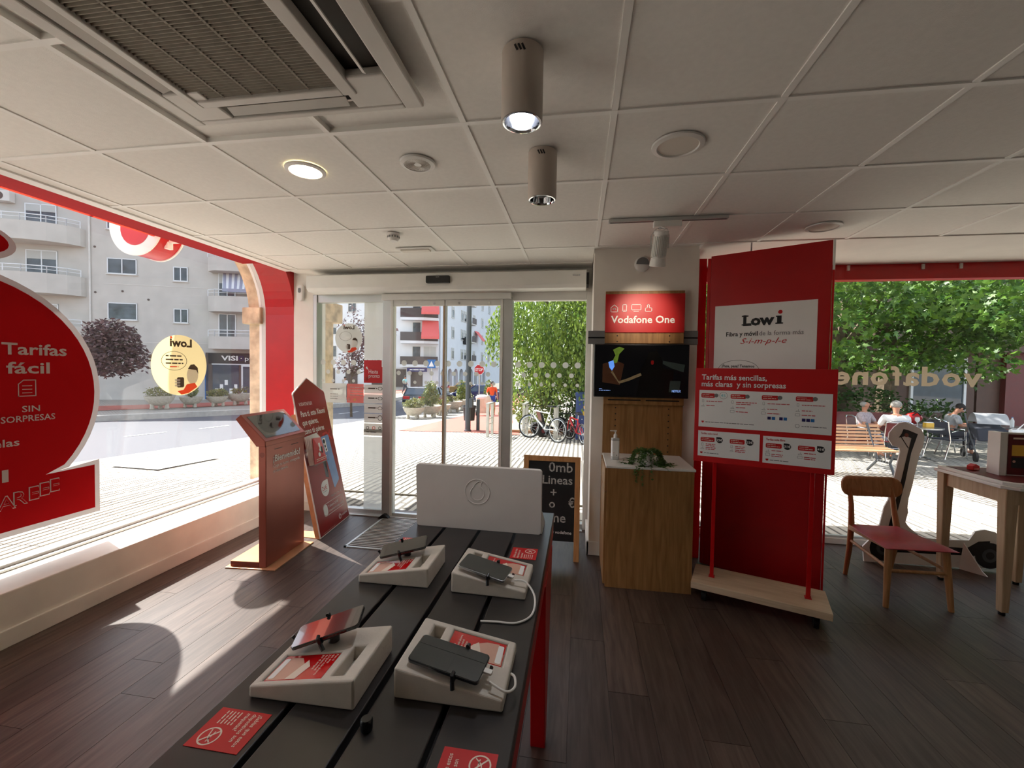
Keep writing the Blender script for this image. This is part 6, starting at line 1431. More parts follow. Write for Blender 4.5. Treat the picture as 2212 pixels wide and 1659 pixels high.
# round illuminated sign on a bracket outside the arched window
rs_ = thing('round_blade_sign', 'red and white round projecting sign outside the arched window', 'sign', (-4.42, 3.80, 2.96))
MY = RX(PI/2)
MB().lathe([(0.30, -0.13), (0.30, 0.13)], 48, MY).build('drum', 'red_gloss', rs_, smooth=True)
for q in (-1, 1): MB(MY).lathe([(0.31, q*0.118), (0.31, q*0.134), (0.295, q*0.136), (0.001, q*0.136)], 48).build('face', 'white_plastic', rs_, smooth=True)
P = Print(frame((0, -0.1368, 0), (1, 0, 0), (0, 0, 1)), rs_); P.poly('emblem_mark', 'red_print', logo_mark(0, 0, 0.31), 0.001); P.done()
MB().box(0.22, -0.02, -0.16, 0.96, 0.02, -0.13).box(0.22, -0.03, -0.22, 0.26, 0.03, -0.07).build('bracket', 'white_plastic', rs_)
r2 = thing('round_blade_sign', 'round red rimmed sign hanging under the added slab before the door', 'sign', (-0.42, 5.35, 2.70)); MB().lathe([(0.24, -0.05), (0.24, 0.05)], 32, MY).build('drum', 'red_gloss', r2, smooth=True); MB().lathe([(0.21, -0.055), (0.001, -0.056)], 32, MY).lathe([(0.21, 0.055), (0.001, 0.056)], 32, MY).build('face', 'white_plastic', r2); MB().cyl((0, 0, 0.22), (0, 0, 0.24), 0.02).build('hanger', 'steel', r2)
# ------------------------------------------------------------------ people (skinned figures, facing local -y)
def skinmesh(name, verts, edges, radii, m, parent, root=0, sub=1):
    me = bpy.data.meshes.new(name); me.from_pydata([tuple(v) for v in verts], edges, []); o = bpy.data.objects.new(name, me); COL.objects.link(o); o.parent = parent
    sk = o.modifiers.new('skin', 'SKIN'); sk.use_smooth_shade = True; sk.branch_smoothing = 0.3
    for i, r in enumerate(radii):
        d = me.skin_vertices[0].data[i]; d.radius = (r, r) if not isinstance(r, tuple) else r; d.use_root = (i == root)
    ss = o.modifiers.new('sub', 'SUBSURF'); ss.levels = sub; ss.render_levels = sub
    me.materials.append(MATS[m]); return o
def person(label, loc, rz, J, shirt, legs_m, hair, long_legs=True, hair_full=True, shirt_sleeve=0.55, group=None):
    """J: joint positions; L/R symmetric keys: hip, knee, ankle, toe, shoulder, elbow, wrist"""
    t = thing('person', label, 'person', loc, rz, group)
    V = lambda k: Vector(J[k])
    vs, es, rs = [], [], []
    def add(p, r, par=None):
        vs.append(Vector(p)); rs.append(r)
        if par is not None: es.append((par, len(vs)-1))
        return len(vs)-1
    pel = add(V('pelvis'), 0.115); sp = add(V('pelvis').lerp(V('neck'), 0.45), 0.115, pel); chs = add(V('pelvis').lerp(V('neck'), 0.80), 0.12, sp); nk = add(V('neck'), 0.052, chs)
    h0 = add(V('neck').lerp(V('head'), 0.55), 0.062, nk); h1 = add(V('head'), 0.088, h0); h2 = add(V('head')+(V('head')-V('neck')).normalized()*0.075, 0.070, h1)
    for s in 'LR':
        a = add(V('shoulder'+s), 0.058, chs); b = add(V('elbow'+s), 0.041, a); w = add(V('wrist'+s), 0.029, b)
        d = (V('wrist'+s)-V('elbow'+s)).normalized(); side = d.cross(Vector((0, 0, 1))); side = side.normalized() if side.length > 0.1 else Vector((0, 1, 0)); pl = add(V('wrist'+s)+d*0.055, 0.033, w)
        for q, (o, ln) in enumerate(((-0.028, 0.06), (-0.010, 0.072), (0.010, 0.068), (0.027, 0.052))):
            f = add(vs[pl]+side*o+d*ln*0.55, 0.0095, pl); add(vs[f]+d*ln*0.5+Vector((0, 0, -0.012)), 0.008, f)
        add(vs[w]+d*0.04+side*(-0.05)+Vector((0, 0, -0.01)), 0.010, w)
        a = add(V('hip'+s), 0.088, pel); k = add(V('knee'+s), 0.056, a); c = add(V('knee'+s).lerp(V('ankle'+s), 0.35), 0.054, k); an = add(V('ankle'+s), 0.036, c); add(V('toe'+s), 0.034, an)
    skinmesh('body', vs, es, rs, 'skin', t)
    # shirt
    vs, es, rs = [], [], []
    pel = add(V('pelvis'), 0.140); sp = add(V('pelvis').lerp(V('neck'), 0.45), 0.142, pel); chs = add(V('pelvis').lerp(V('neck'), 0.80), 0.146, sp); nk = add(V('pelvis').lerp(V('neck'), 0.96), 0.07, chs)
    for s in 'LR': a = add(V('shoulder'+s), 0.076, chs); add(V('shoulder'+s).lerp(V('elbow'+s), shirt_sleeve), 0.062, a); add(V('shoulder'+s).lerp(V('elbow'+s), shirt_sleeve+0.3), 0.064, len(vs)-1)
    skinmesh('shirt', vs, es, rs, shirt, t)
    vs, es, rs = [], [], []
    pel = add(V('pelvis')+Vector((0, 0, -0.02)), 0.135)
    for s in 'LR':
        a = add(V('hip'+s), 0.104, pel); k = add(V('hip'+s).lerp(V('knee'+s), 0.95 if long_legs else 0.72), 0.076, a)
        if long_legs: add(V('ankle'+s)+Vector((0, 0, 0.04)), 0.054, k)
    skinmesh('trousers' if long_legs else 'shorts', vs, es, rs, legs_m, t)
    hd = V('head'); ax = (V('head')-V('neck')).normalized(); fwd = Vector((0, -1, 0)); fwd = (fwd-ax*fwd.dot(ax)).normalized()
    if 'look' in J: fwd = Vector(J['look']); fwd = (fwd-ax*fwd.dot(ax)).normalized()
    sd = fwd.cross(ax); R = Matrix(((sd.x, -fwd.x, ax.x, hd.x), (sd.y, -fwd.y, ax.y, hd.y), (sd.z, -fwd.z, ax.z, hd.z), (0, 0, 0, 1)))
    MB(R).ball((0, -0.092, -0.005), 0.014, 0.018, 0.022, 8, 6).build('nose', 'skin', t, smooth=True)
    for q in (-1, 1):
        MB(R).ball((q*0.033, -0.080, 0.022), 0.011, 0.008, 0.009, 8, 6).build('eye', 'black_print', t, smooth=True); MB(R).ball((q*0.088, 0.005, 0.0), 0.012, 0.022, 0.032, 8, 6).build('ear', 'skin', t, smooth=True)
    MB(R).ball((0, -0.078, -0.045), 0.026, 0.010, 0.007, 8, 6).build('mouth', 'kiosk_dark', t, smooth=True)
    hm_ = MB(R)
    if hair_full: hm_.ball((0, 0.018, 0.045), 0.096, 0.098, 0.085, 14, 10)
    else: hm_.ball((0, 0.035, 0.005), 0.094, 0.082, 0.065, 14, 10)
    hm_.build('hair', hair, t, smooth=True)
    for s in 'LR':
        a, b = V('ankle'+s), V('toe'+s); d = (b-a); d.z = 0; d.normalize()
        M = frame((a.x, a.y, b.z-0.03), (-d.y, d.x, 0), (d.x, d.y, 0)); MB(M).prism(rrect(-0.045, -0.07, 0.045, 0.19, 0.04), 0, 0.075).build('shoe', 'dark_rubber', t, bevel=0.012)
    return t
WALK = dict(pelvis=(0, 0, 0.95), neck=(0, -0.03, 1.47), head=(0, -0.05, 1.62), shoulderL=(0.19, -0.02, 1.40), elbowL=(0.25, 0.0, 1.13), wristL=(0.26, -0.15, 0.93), shoulderR=(-0.19, -0.02, 1.40), elbowR=(-0.26, 0.05, 1.14), wristR=(-0.24, -0.22, 1.02),
            hipL=(0.10, 0, 0.90), kneeL=(0.11, -0.16, 0.50), ankleL=(0.11, -0.10, 0.09), toeL=(0.11, -0.24, 0.04), hipR=(-0.10, 0, 0.90), kneeR=(-0.10, 0.02, 0.49), ankleR=(-0.10, 0.22, 0.12), toeR=(-0.10, 0.10, 0.04))
SIT = dict(pelvis=(0, 0, 0.52), neck=(0, 0.02, 1.02), head=(0, -0.01, 1.17), shoulderL=(0.19, 0.02, 0.95), elbowL=(0.24, -0.12, 0.72), wristL=(0.14, -0.34, 0.74), shoulderR=(-0.19, 0.02, 0.95), elbowR=(-0.24, -0.12, 0.72), wristR=(-0.14, -0.34, 0.74),
           hipL=(0.10, -0.02, 0.50), kneeL=(0.13, -0.42, 0.50), ankleL=(0.13, -0.40, 0.09), toeL=(0.13, -0.54, 0.04), hipR=(-0.10, -0.02, 0.50), kneeR=(-0.13, -0.42, 0.50), ankleR=(-0.13, -0.38, 0.09), toeR=(-0.13, -0.52, 0.04))
person('man in an orange t-shirt and blue shorts pushing a cart', (-4.45, 21.6, gz(-4.45, 21.6)), 0.35, dict(WALK), 'shirt_orange', 'shorts_blue', 'hair_dark', long_legs=False)
person('distant pedestrian in a white shirt by the plum tree', (-17.6, 30.0, -0.81), 1.2, dict(WALK), 'shirt_white', 'trousers', 'hair_dark')
person('distant pedestrian in teal walking before the corner building', (-16.2, 38.0, -0.81), 1.3, dict(WALK), 'teal_print', 'trousers', 'hair_dark')
S1 = dict(SIT); S1['look'] = (0.5, -0.8, -0.3)
person('seated man with glasses in a checked shirt reading at the cafe', (6.75, 11.35, gz(6.75, 11.35)), 0.6, S1, 'shirt_check', 'trousers', 'hair_grey', hair_full=False)
person('seated grey haired man in a white shirt seen from behind', (6.62, 10.15, gz(6.62, 10.15)), 2.9, dict(SIT), 'shirt_white', 'trousers', 'hair_grey')
S3 = dict(SIT); S3['neck'] = (0, -0.10, 1.0); S3['head'] = (0, -0.20, 1.12); S3['shoulderL'] = (0.19, -0.07, 0.93); S3['shoulderR'] = (-0.19, -0.07, 0.93); S3['look'] = (0, -0.9, -0.5)
person('seated young man in a grey t-shirt bending over the cafe table', (8.98, 12.0, gz(8.98, 12.0)), 1.35, S3, 'shirt_grey', 'trousers', 'hair_dark')
# handcart loaded with sacks
ct = thing('hand_cart', 'two wheeled cart draped with pale sacks before the orange man', 'cart', (-4.75, 20.85, gz(-4.75, 20.85)), 0.35)
MB().hexa([(-0.28, -0.2, 0.15), (0.28, -0.2, 0.15), (0.28, 0.2, 0.15), (-0.28, 0.2, 0.15)], [(-0.34, -0.26, 0.95), (0.34, -0.26, 0.95), (0.34, 0.26, 0.95), (-0.34, 0.26, 0.95)]).build('bin', 'cloth_beige', ct, bevel=0.04)
MB().ball((-0.05, -0.05, 0.93), 0.34, 0.26, 0.14).build('sack', 'shirt_white', ct, smooth=True); MB().ball((0.2, -0.2, 0.7), 0.2, 0.12, 0.36).build('sack', 'cloth_beige', ct, smooth=True)
for q in (-1, 1): MB().cyl((q*0.30, 0.1, 0.11), (q*0.35, 0.1, 0.11), 0.11, n=16).build('wheel', 'tyre', ct, smooth=True)
MB().tube([(-0.25, 0.25, 0.9), (-0.25, 0.45, 1.05), (0.25, 0.45, 1.05), (0.25, 0.25, 0.9)], 0.015, 6).build('handle', 'iron', ct)

# ------------------------------------------------------------------ street furniture
def gp(x, y): return (x, y, gz(x, y))
lpst = thing('lamp_post', 'dark grey street lamp post with a service box at its foot', 'lamp post', gp(-3.42, 12.92))
MB().lathe([(0.115, 0), (0.115, 0.05), (0.09, 0.06), (0.082, 1.0), (0.072, 6.5)], 16).build('pole', 'post_grey', lpst, smooth=True); MB().box(0.05, -0.09, 0.75, 0.16, 0.09, 1.05).build('service_box', 'post_grey', lpst, bevel=0.01)
MB().tube([(0, 0, 6.4), (0, 0, 6.9), (-0.5, 0.1, 7.2), (-1.2, 0.2, 7.25)], 0.05, 8).build('arm', 'post_grey', lpst, smooth=True); MB().ball((-1.35, 0.2, 7.22), 0.3, 0.14, 0.08).build('lamp_head', 'post_grey', lpst, smooth=True)
br = thing('wall_lantern', 'small black lantern bracket on the white wing far away', 'lantern', (-17.6, 64.0, 5.6)); MB().box(-0.3, -0.3, 0, 0.3, 0.3, 0.9).build('lantern', 'black_plastic', br, bevel=0.05); MB().box(-1.4, -0.05, -0.1, 0.3, 0.05, 0).build('arm', 'black_plastic', br)
bn = thing('litter_bin', 'black litter bin hanging on a dark post by the lamp post', 'litter bin', gp(-3.18, 13.28))
MB().box(-0.05, -0.04, 0, 0.05, 0.04, 1.0).build('post', 'post_grey', bn, bevel=0.008); MB().lathe([(0.17, 0.32), (0.21, 0.78), (0.22, 0.80), (0.19, 0.80), (0.16, 0.34)], 20, T(-0.29, 0, 0)).build('bucket', 'bin_black', bn, smooth=True); MB().lathe([(0.225, 0.74), (0.225, 0.78)], 20, T(-0.29, 0, 0), cap=False).build('rim', 'post_grey', bn)
def rack(label, x, y, h, dx, dy, w=0.5):
    t = thing('bicycle_rack', label, 'bicycle rack', gp(x, y)); 
    for q in (0, 1): MB().box(q*dx-0.04, q*dy-0.04, 0, q*dx+0.04, q*dy+0.04, h).build('post', 'post_steel', t, bevel=0.008)
    MB().hexa([(-0.05, -0.05, h), (0.05, -0.05, h), (dx+0.05, dy+0.05, h), (dx-0.05, dy+0.05, h)], [(-0.05, -0.05, h+0.03), (0.05, -0.05, h+0.03), (dx+0.05, dy+0.05, h+0.03), (dx-0.05, dy+0.05, h+0.03)]).build('top_plate', 'post_steel', t)
    for z in (0.35, 0.5): MB().cyl((0, 0, z), (dx, dy, z), 0.015, n=8).build('crossbar', 'post_steel', t)
    return t
rack('pale steel bicycle rack next to the red cycle path', -2.51, 11.64, 0.92, 0.03, 0.5); rack('pale steel bicycle rack behind the white bicycle', -1.55, 12.1, 0.92, 0.03, 0.5); rack('pale steel bicycle rack between the kart and red bicycle', -0.62, 11.42, 0.88, 0.03, 0.5)
def bicycle(label, loc, rz, fm_, r, sub=True, lean=0.06):
    t = thing('bicycle', label, 'bicycle', loc, rz); t.rotation_euler = (lean, 0, rz)
    wb_ = r*1.6; n = 24
    for x in (-wb_, wb_):
        st = 0.35 if x > 0 else 0.0; M = T(x, 0, r)@RZ(st)
        w = MB(M).tube([((r-0.02)*math.cos(2*PI*i/n), 0, (r-0.02)*math.sin(2*PI*i/n)) for i in range(n)], 0.021, 8, closed=True).build('wheel', 'tyre', t, smooth=True)
        MB(M).tube([((r-0.05)*math.cos(2*PI*i/n), 0, (r-0.05)*math.sin(2*PI*i/n)) for i in range(n)], 0.011, 6, closed=True).build('rim', 'steel', w, smooth=True)
        for k in range(14): a = 2*PI*k/14; MB(M).cyl((0.02*math.cos(a), 0.02*(-1)**k, 0.02*math.sin(a)), ((r-0.05)*math.cos(a), 0, (r-0.05)*math.sin(a)), 0.0025, n=5).build('spoke', 'steel', w)
        MB(M).cyl((0, -0.04, 0), (0, 0.04, 0), 0.022).build('hub', 'steel', w, smooth=True)
    bb_ = Vector((-0.06*r*3, 0, r*0.95)); sh = Vector((-wb_*0.42, 0, r*2.35)); hh_ = Vector((wb_*0.70, 0, r*2.35)); hl = Vector((wb_*0.76, 0, r*2.0)); rx_ = Vector((-wb_, 0, r))
    f = MB()
    for a, b, q in ((bb_, sh, 0.017), (sh*0.92+bb_*0.08, hh_, 0.018), (bb_, hl, 0.022), (hh_, hl, 0.022)): f.cyl(tuple(a), tuple(b), q, n=10)
    for q in (-0.035, 0.035): f.cyl((bb_.x, q*0.6, bb_.z), (rx_.x, q, rx_.z), 0.010, n=8); f.cyl((sh.x, q*0.4, sh.z-0.1), (rx_.x, q, rx_.z), 0.009, n=8)
    f.build('frame', fm_, t, smooth=True)
    fk = MB()
    for q in (-0.045, 0.045): fk.tube([(hl.x, q, hl.z), (wb_*0.9, q, r*1.5), (wb_, q, r)], 0.014, 8)
    fk.build('fork', 'steel' if fm_ == 'bike_white' else fm_, t, smooth=True)
    MB().tube([tuple(hh_), (hh_.x-0.02, 0, r*2.7)], 0.014, 8).tube([(hh_.x-0.04, -0.28, r*2.78), (hh_.x+0.02, -0.06, r*2.7), (hh_.x+0.02, 0.06, r*2.7), (hh_.x-0.04, 0.28, r*2.78)], 0.012, 8).build('handlebar', 'black_plastic', t, smooth=True)
    MB().cyl(tuple(sh), (sh.x-0.03, 0, r*2.75), 0.013).build('seat_post', 'steel', t); MB().prism([(-0.14, -0.07), (-0.12, 0.07), (0.02, 0.03), (0.13, 0.012), (0.13, -0.012), (0.02, -0.03)], 0, 0.05, T(sh.x-0.03, 0, r*2.75)).build('saddle', 'black_plastic', t, bevel=0.015)
    MB().cyl((bb_.x, -0.05, bb_.z), (bb_.x, -0.055, bb_.z), 0.085, n=20).build('chainring', 'iron', t); MB().box(bb_.x-0.012, -0.07, bb_.z-0.16, bb_.x+0.012, -0.055, bb_.z).box(bb_.x-0.012, 0.055, bb_.z, bb_.x+0.012, 0.07, bb_.z+0.16).build('crank', 'iron', t)
    for a, b in ((-0.10, -0.16), (0.06, 0.16)): MB().box(bb_.x-0.045, a-0.02, bb_.z+b-0.01, bb_.x+0.045, a+0.06, bb_.z+b+0.01).build('pedal', 'black_plastic', t)
    return t
bicycle('white bicycle with a big front wheel turned to the door', (-0.95, 11.35, gz(-1, 11.3)), 2.45, 'bike_white', 0.33)
bicycle('small red bicycle leaning by the blue mailbox', (-0.06, 11.28, gz(-0.1, 11.3)), 2.0, 'bike_red', 0.27, lean=-0.05)
kt = thing('pedal_kart', 'black pedal go-kart parked behind the white bicycle', 'kart', gp(-0.75, 12.7), 0.4)
for x in (-0.42, 0.42):
    for y in (-0.3, 0.3):
        w = MB().lathe([(0.06, -0.08), (0.17, -0.08), (0.19, -0.04), (0.19, 0.04), (0.17, 0.08), (0.06, 0.08)], 18, T(x, y, 0.19)@RX(PI/2)).build('wheel', 'tyre', kt, smooth=True); MB().cyl((x, y-0.085, 0.19), (x, y+0.085, 0.19), 0.06).build('hub', 'cafe_red', w)
MB().tube([(-0.42, -0.2, 0.2), (0.42, -0.2, 0.2), (0.42, 0.2, 0.2), (-0.42, 0.2, 0.2)], 0.025, 8, closed=True).build('chassis', 'cafe_red', kt, smooth=True)
MB().prism([(-0.35, 0.25), (-0.05, 0.22), (-0.02, 0.27), (-0.28, 0.32), (-0.42, 0.75), (-0.48, 0.74)], -0.2, 0.2, RX(PI/2)).build('seat', 'black_plastic', kt, bevel=0.02); MB().hexa([(0.1, -0.17, 0.22), (0.48, -0.14, 0.22), (0.48, 0.14, 0.22), (0.1, 0.17, 0.22)], [(0.12, -0.15, 0.58), (0.36, -0.12, 0.52), (0.36, 0.12, 0.52), (0.12, 0.15, 0.58)]).build('front_cowl', 'black_plastic', kt, bevel=0.03)
MB().tube([(0.08+0.05*math.cos(a), 0.15*math.sin(a), 0.68+0.13*math.cos(a)) for a in [2*PI*i/16 for i in range(16)]], 0.014, 8, closed=True).build('steering_wheel', 'black_plastic', kt, smooth=True); MB().cyl((0.25, 0, 0.5), (0.08, 0, 0.68), 0.014).build('steering_column', 'iron', kt)
mbx = thing('mailbox', 'blue street mailbox with a yellow crowned horn emblem', 'mailbox', gp(0.22, 12.05), 0.05)
MB().prism(rrect(-0.30, -0.22, 0.30, 0.22, 0.04), 0.0, 1.30).build('body', 'mail_blue', mbx, bevel=0.01); MB().prism(rrect(-0.32, -0.24, 0.32, 0.24, 0.06), 1.20, 1.32).build('hood', 'mail_blue', mbx, bevel=0.02); MB().box(-0.2, -0.246, 1.10, 0.2, -0.22, 1.13).build('letter_slot', 'steel', mbx); MB().box(-0.27, -0.225, 0.45, 0.27, -0.215, 0.47).build('door_seam', 'navy_print', mbx)
P = Print(frame((0, -0.222, 0), (1, 0, 0), (0, 0, 1)), mbx); P.ring('emblem', 'mail_yellow', 0.0, 0.74, 0.10, 0.028); P.ring('emblem', 'mail_yellow', 0.0, 0.74, 0.05, 0.018); P.poly('emblem', 'mail_yellow', [(-0.15, 0.82), (-0.09, 0.80), (-0.06, 0.67), (-0.11, 0.69)]); P.poly('emblem', 'mail_yellow', [(-0.10, 0.87), (-0.11, 0.95), (-0.05, 0.93), (0, 0.98), (0.05, 0.93), (0.11, 0.95), (0.10, 0.87)]); P.disc('rivet', 'white_print', -0.14, 0.58, 0.014); P.done()
sgp = thing('stop_sign', 'red octagonal stop sign at the junction behind the lamp', 'road sign', (-6.68, 28.1, -0.95))
MB().cyl((0, 0, 0), (0, 0, 2.9), 0.035, n=10).build('post', 'post_steel', sgp); MB().prism([(0.37*math.cos(PI/8+i*PI/4), 0.37*math.sin(PI/8+i*PI/4)) for i in range(8)], 0, 0.02, T(0, -0.04, 2.55)@RX(PI/2)).build('plate_rim', 'white_print', sgp); MB().prism([(0.34*math.cos(PI/8+i*PI/4), 0.34*math.sin(PI/8+i*PI/4)) for i in range(8)], 0.02, 0.024, T(0, -0.04, 2.55)@RX(PI/2)).build('plate', 'stop_red', sgp)
P = Print(frame((0, -0.066, 2.55), (1, 0, 0), (0, 0, 1)), sgp); P.text('lettering', 'white_print', 'STOP', 0, -0.09, 0.26, center=True, width=0.52, bold=0.02); P.done()
bs = thing('crossing_sign', 'small blue pedestrian crossing sign on a thin pole', 'road sign', (-15.2, 42.5, -0.8)); MB().cyl((0, 0, 0), (0, 0, 3.4), 0.05, n=8).build('post', 'post_steel', bs); MB().box(-0.45, -0.06, 2.5, 0.45, -0.03, 3.4).build('plate', 'blue_print', bs); P = Print(frame((0, -0.065, 2.95), (1, 0, 0), (0, 0, 1)), bs); P.poly('triangle', 'white_print', [(-0.3, -0.28), (0.3, -0.28), (0, 0.3)]); P.done()
sn_ = thing('street_name_sign', 'dark blue street name plate below the corner balconies', 'sign', (-20.8, 52.7, 1.25), 0.157); MB().box(-1.3, -0.05, 0, 1.3, 0.0, 0.5).build('plate', 'navy_print', sn_); P = Print(frame((0, -0.06, 0), (1, 0, 0), (0, 0, 1)), sn_); greek(P, 'lettering', 'white_print', -0.95, 0.2, 1.9, 0.2, 0.002); P.done()

# ------------------------------------------------------------------ cars
def car(label, loc, rz, paint, L=4.4, W=1.78, H=1.45, wagon=True, group=None):
    t = thing('car', label, 'car', loc, rz); h = L/2; w = W/2
    prof = [(-h, 0.35), (-h-0.02, 0.62), (-h+0.05, 0.90), (h-1.25, 0.93), (h-0.35, 0.82), (h-0.02, 0.66), (h, 0.40), (h-0.1, 0.24), (-h+0.1, 0.24)]
    MB().prism(prof, -w, w, RX(PI/2)).build('body', paint, t, bevel=0.06)
    rr = -h+0.35 if wagon else -h+1.1; rb = -h+0.10 if wagon else -h+0.55
    fr, fb = h-2.05, h-1.30; iw = w-0.20
    MB().hexa([(rb, -w+0.06, 0.90), (fb, -w+0.06, 0.90), (fb, w-0.06, 0.90), (rb, w-0.06, 0.90)], [(rr, -iw, H-0.04), (fr, -iw, H-0.04), (fr, iw, H-0.04), (rr, iw, H-0.04)]).build('window_glass', 'car_glass', t, bevel=0.03)
    MB().hexa([(rr-0.06, -iw-0.02, H-0.06), (fr+0.05, -iw-0.02, H-0.06), (fr+0.05, iw+0.02, H-0.06), (rr-0.06, iw+0.02, H-0.06)], [(rr+0.1, -iw+0.1, H), (fr-0.15, -iw+0.1, H), (fr-0.15, iw-0.1, H), (rr+0.1, iw-0.1, H)]).build('roof', paint, t, bevel=0.03)
    for q in (-1, 1):
        for a, b in (((rb, 0.9), (rr, H-0.05)), ((fb, 0.9), (fr, H-0.05)), ((-0.1, 0.9), (-0.15, H-0.05))):
            MB().tube([(a[0], q*(w-0.05), a[1]), (b[0], q*(iw+0.01), b[1])], 0.045, 6).build('pillar', paint, t)
        MB().ball((fb-0.35, q*(w+0.08), 0.96), 0.08, 0.09, 0.06, 10, 6).build('mirror', paint, t, smooth=True)
        MB().box(-h-0.035, q*(w-0.32)-0.24, 0.66, -h+0.12, q*(w-0.32)+0.24, 0.86).build('tail_light', 'tail_red', t, bevel=0.03); MB().box(h-0.25, q*(w-0.30)-0.2, 0.60, h-0.01, q*(w-0.30)+0.2, 0.74).build('head_light', 'clear_bottle', t, bevel=0.03)
        for x in (-h+0.85, h-0.85):
            wv = MB().lathe([(0.22, -0.1), (0.31, -0.1), (0.325, -0.06), (0.325, 0.06), (0.31, 0.1), (0.22, 0.1)], 22, T(x, q*(w-0.09), 0.325)@RX(PI/2)).build('wheel', 'tyre', t, smooth=True); MB().lathe([(0.21, 0), (0.19, 0.03), (0.05, 0.02), (0.001, 0.03)], 20, T(x, q*(w+0.012), 0.325)@RX(-q*PI/2)).build('rim', 'steel', wv, smooth=True)
        MB().box(-0.25, q*(w+0.002)-0.004, 0.76, -0.08, q*(w+0.002)+0.02*q, 0.79).build('door_handle', paint, t)
    MB().box(-h-0.045, -0.26, 0.62, -h, 0.26, 0.73).build('number_plate', 'white_print', t); MB().box(-h-0.03, -w+0.1, 0.28, -h+0.1, w-0.1, 0.42).build('bumper', 'black_plastic', t, bevel=0.03)
    MB().cyl((-h-0.03, 0, 0.80), (-h, 0, 0.80), 0.045, n=14).build('badge', 'chrome', t)
    MB().hexa([(rb-0.005, -w+0.22, 0.97), (rb-0.005, w-0.22, 0.97), (rb+0.02, w-0.22, 0.97), (rb+0.02, -w+0.22, 0.97)], [(rr-0.05, -iw+0.08, H-0.1), (rr-0.05, iw-0.08, H-0.1), (rr-0.02, iw-0.08, H-0.1), (rr-0.02, -iw+0.08, H-0.1)]).build('rear_window', 'car_glass', t)
    return t
car('black estate car seen from behind beside the planters', (-10.3, 28.6, -1.07), 1.42, 'car_black')
car('dark blue car crossing the junction behind the planters', (-8.35, 34.3, -1.07), 3.35, 'car_blue', 4.3, 1.75, 1.45, False)
car('old golden car parked before the arches', (-11.8, 44.5, -1.07), 0.3, 'car_gold', 4.0, 1.65, 1.4, False)
car('dark car parked behind the stop sign', (-4.6, 39.5, -0.97), 3.3, 'car_black', 4.2, 1.7, 1.4, False)

# ------------------------------------------------------------------ cafe terrace
def cafe_chair(label, loc, rz, dark=False):
    t = thing('terrace_chair', label, 'chair', loc, rz)
    for q in (-1, 1):
        MB().tube([(q*0.24, -0.26, 0.0), (q*0.24, -0.20, 0.42), (q*0.25, -0.18, 0.64), (q*0.25, 0.06, 0.66), (q*0.23, 0.20, 0.62)], 0.014, 8).build('front_leg', 'chrome', t, smooth=True)
        MB().tube([(q*0.22, 0.34, 0.0), (q*0.22, 0.20, 0.42), (q*0.21, 0.27, 0.86)], 0.014, 8).build('rear_leg', 'chrome', t, smooth=True)
    MB().tube([(-0.21, 0.27, 0.84), (-0.12, 0.31, 0.89), (0.12, 0.31, 0.89), (0.21, 0.27, 0.84)], 0.014, 8).build('back_rail', 'chrome', t, smooth=True)
    MB().box(-0.23, -0.22, 0.425, 0.23, 0.22, 0.445).build('seat', 'cafe_red' if not dark else 'trousers', t, bevel=0.008); MB().hexa([(-0.21, 0.225, 0.55), (0.21, 0.225, 0.55), (0.21, 0.24, 0.55), (-0.21, 0.24, 0.55)], [(-0.20, 0.27, 0.84), (0.20, 0.27, 0.84), (0.20, 0.285, 0.84), (-0.20, 0.285, 0.84)]).build('backrest', 'cafe_red' if not dark else 'trousers', t)
    MB().cyl((-0.23, -0.22, 0.25), (0.23, -0.22, 0.25), 0.008).build('stretcher', 'chrome', t)
    return t
def at(x, y, rz, lab, dark=False): return cafe_chair(lab, gp(x, y), rz, dark)
at(6.75, 11.4, 0.6, 'metal terrace chair of the man in the checked shirt'); at(6.62, 10.2, 2.9, 'metal terrace chair of the grey haired man'); at(9.0, 12.02, 1.35, 'metal terrace chair of the man in the grey t-shirt', True)
at(8.35, 11.2, 1.9, 'empty metal terrace chair with slanted legs between the tables', True)
def cafe_table(label, loc, r):
    t = thing('terrace_table', label, 'table', loc); MB().lathe([(r, 0.70), (r, 0.725), (0.001, 0.725)], 28).build('top', 'steel', t); MB().cyl((0, 0, 0.04), (0, 0, 0.70), 0.03).build('column', 'chrome', t, smooth=True)
    for k in range(4): a = k*PI/2+0.4; MB().tube([(0, 0, 0.06), (0.3*math.cos(a), 0.3*math.sin(a), 0.0)], 0.018, 6).build('leg', 'chrome', t, smooth=True)
    return t
cafe_table('round metal cafe table holding the wine glass', gp(7.50, 10.70), 0.36); cafe_table('round metal cafe table before the man in grey', gp(8.25, 12.35), 0.40); cafe_table('round metal cafe table behind the baby stroller', gp(10.2, 11.9), 0.42)
gg = thing('wine_glass', 'empty wine glass on the round cafe table', 'glass', (7.42, 10.72, gz(7.5, 10.70)+0.725)); MB().lathe([(0.035, 0), (0.036, 0.004), (0.005, 0.012), (0.005, 0.09)], 16).build('stem', 'clear_bottle', gg, smooth=True); MB().lathe([(0.006, 0.09), (0.042, 0.13), (0.045, 0.17), (0.036, 0.21)], 16, cap=False).build('bowl', 'clear_bottle', gg, smooth=True)
nh = thing('napkin_holder', 'yellow cardboard napkin holder next to the wine glass', 'napkin holder', (7.66, 10.75, gz(7.5, 10.70)+0.725)); MB().box(-0.08, -0.05, 0, 0.08, 0.05, 0.09).build('box', 'mail_yellow', nh, bevel=0.005); MB().box(-0.07, -0.04, 0.09, 0.07, 0.04, 0.11).build('napkins', 'white_print', nh)
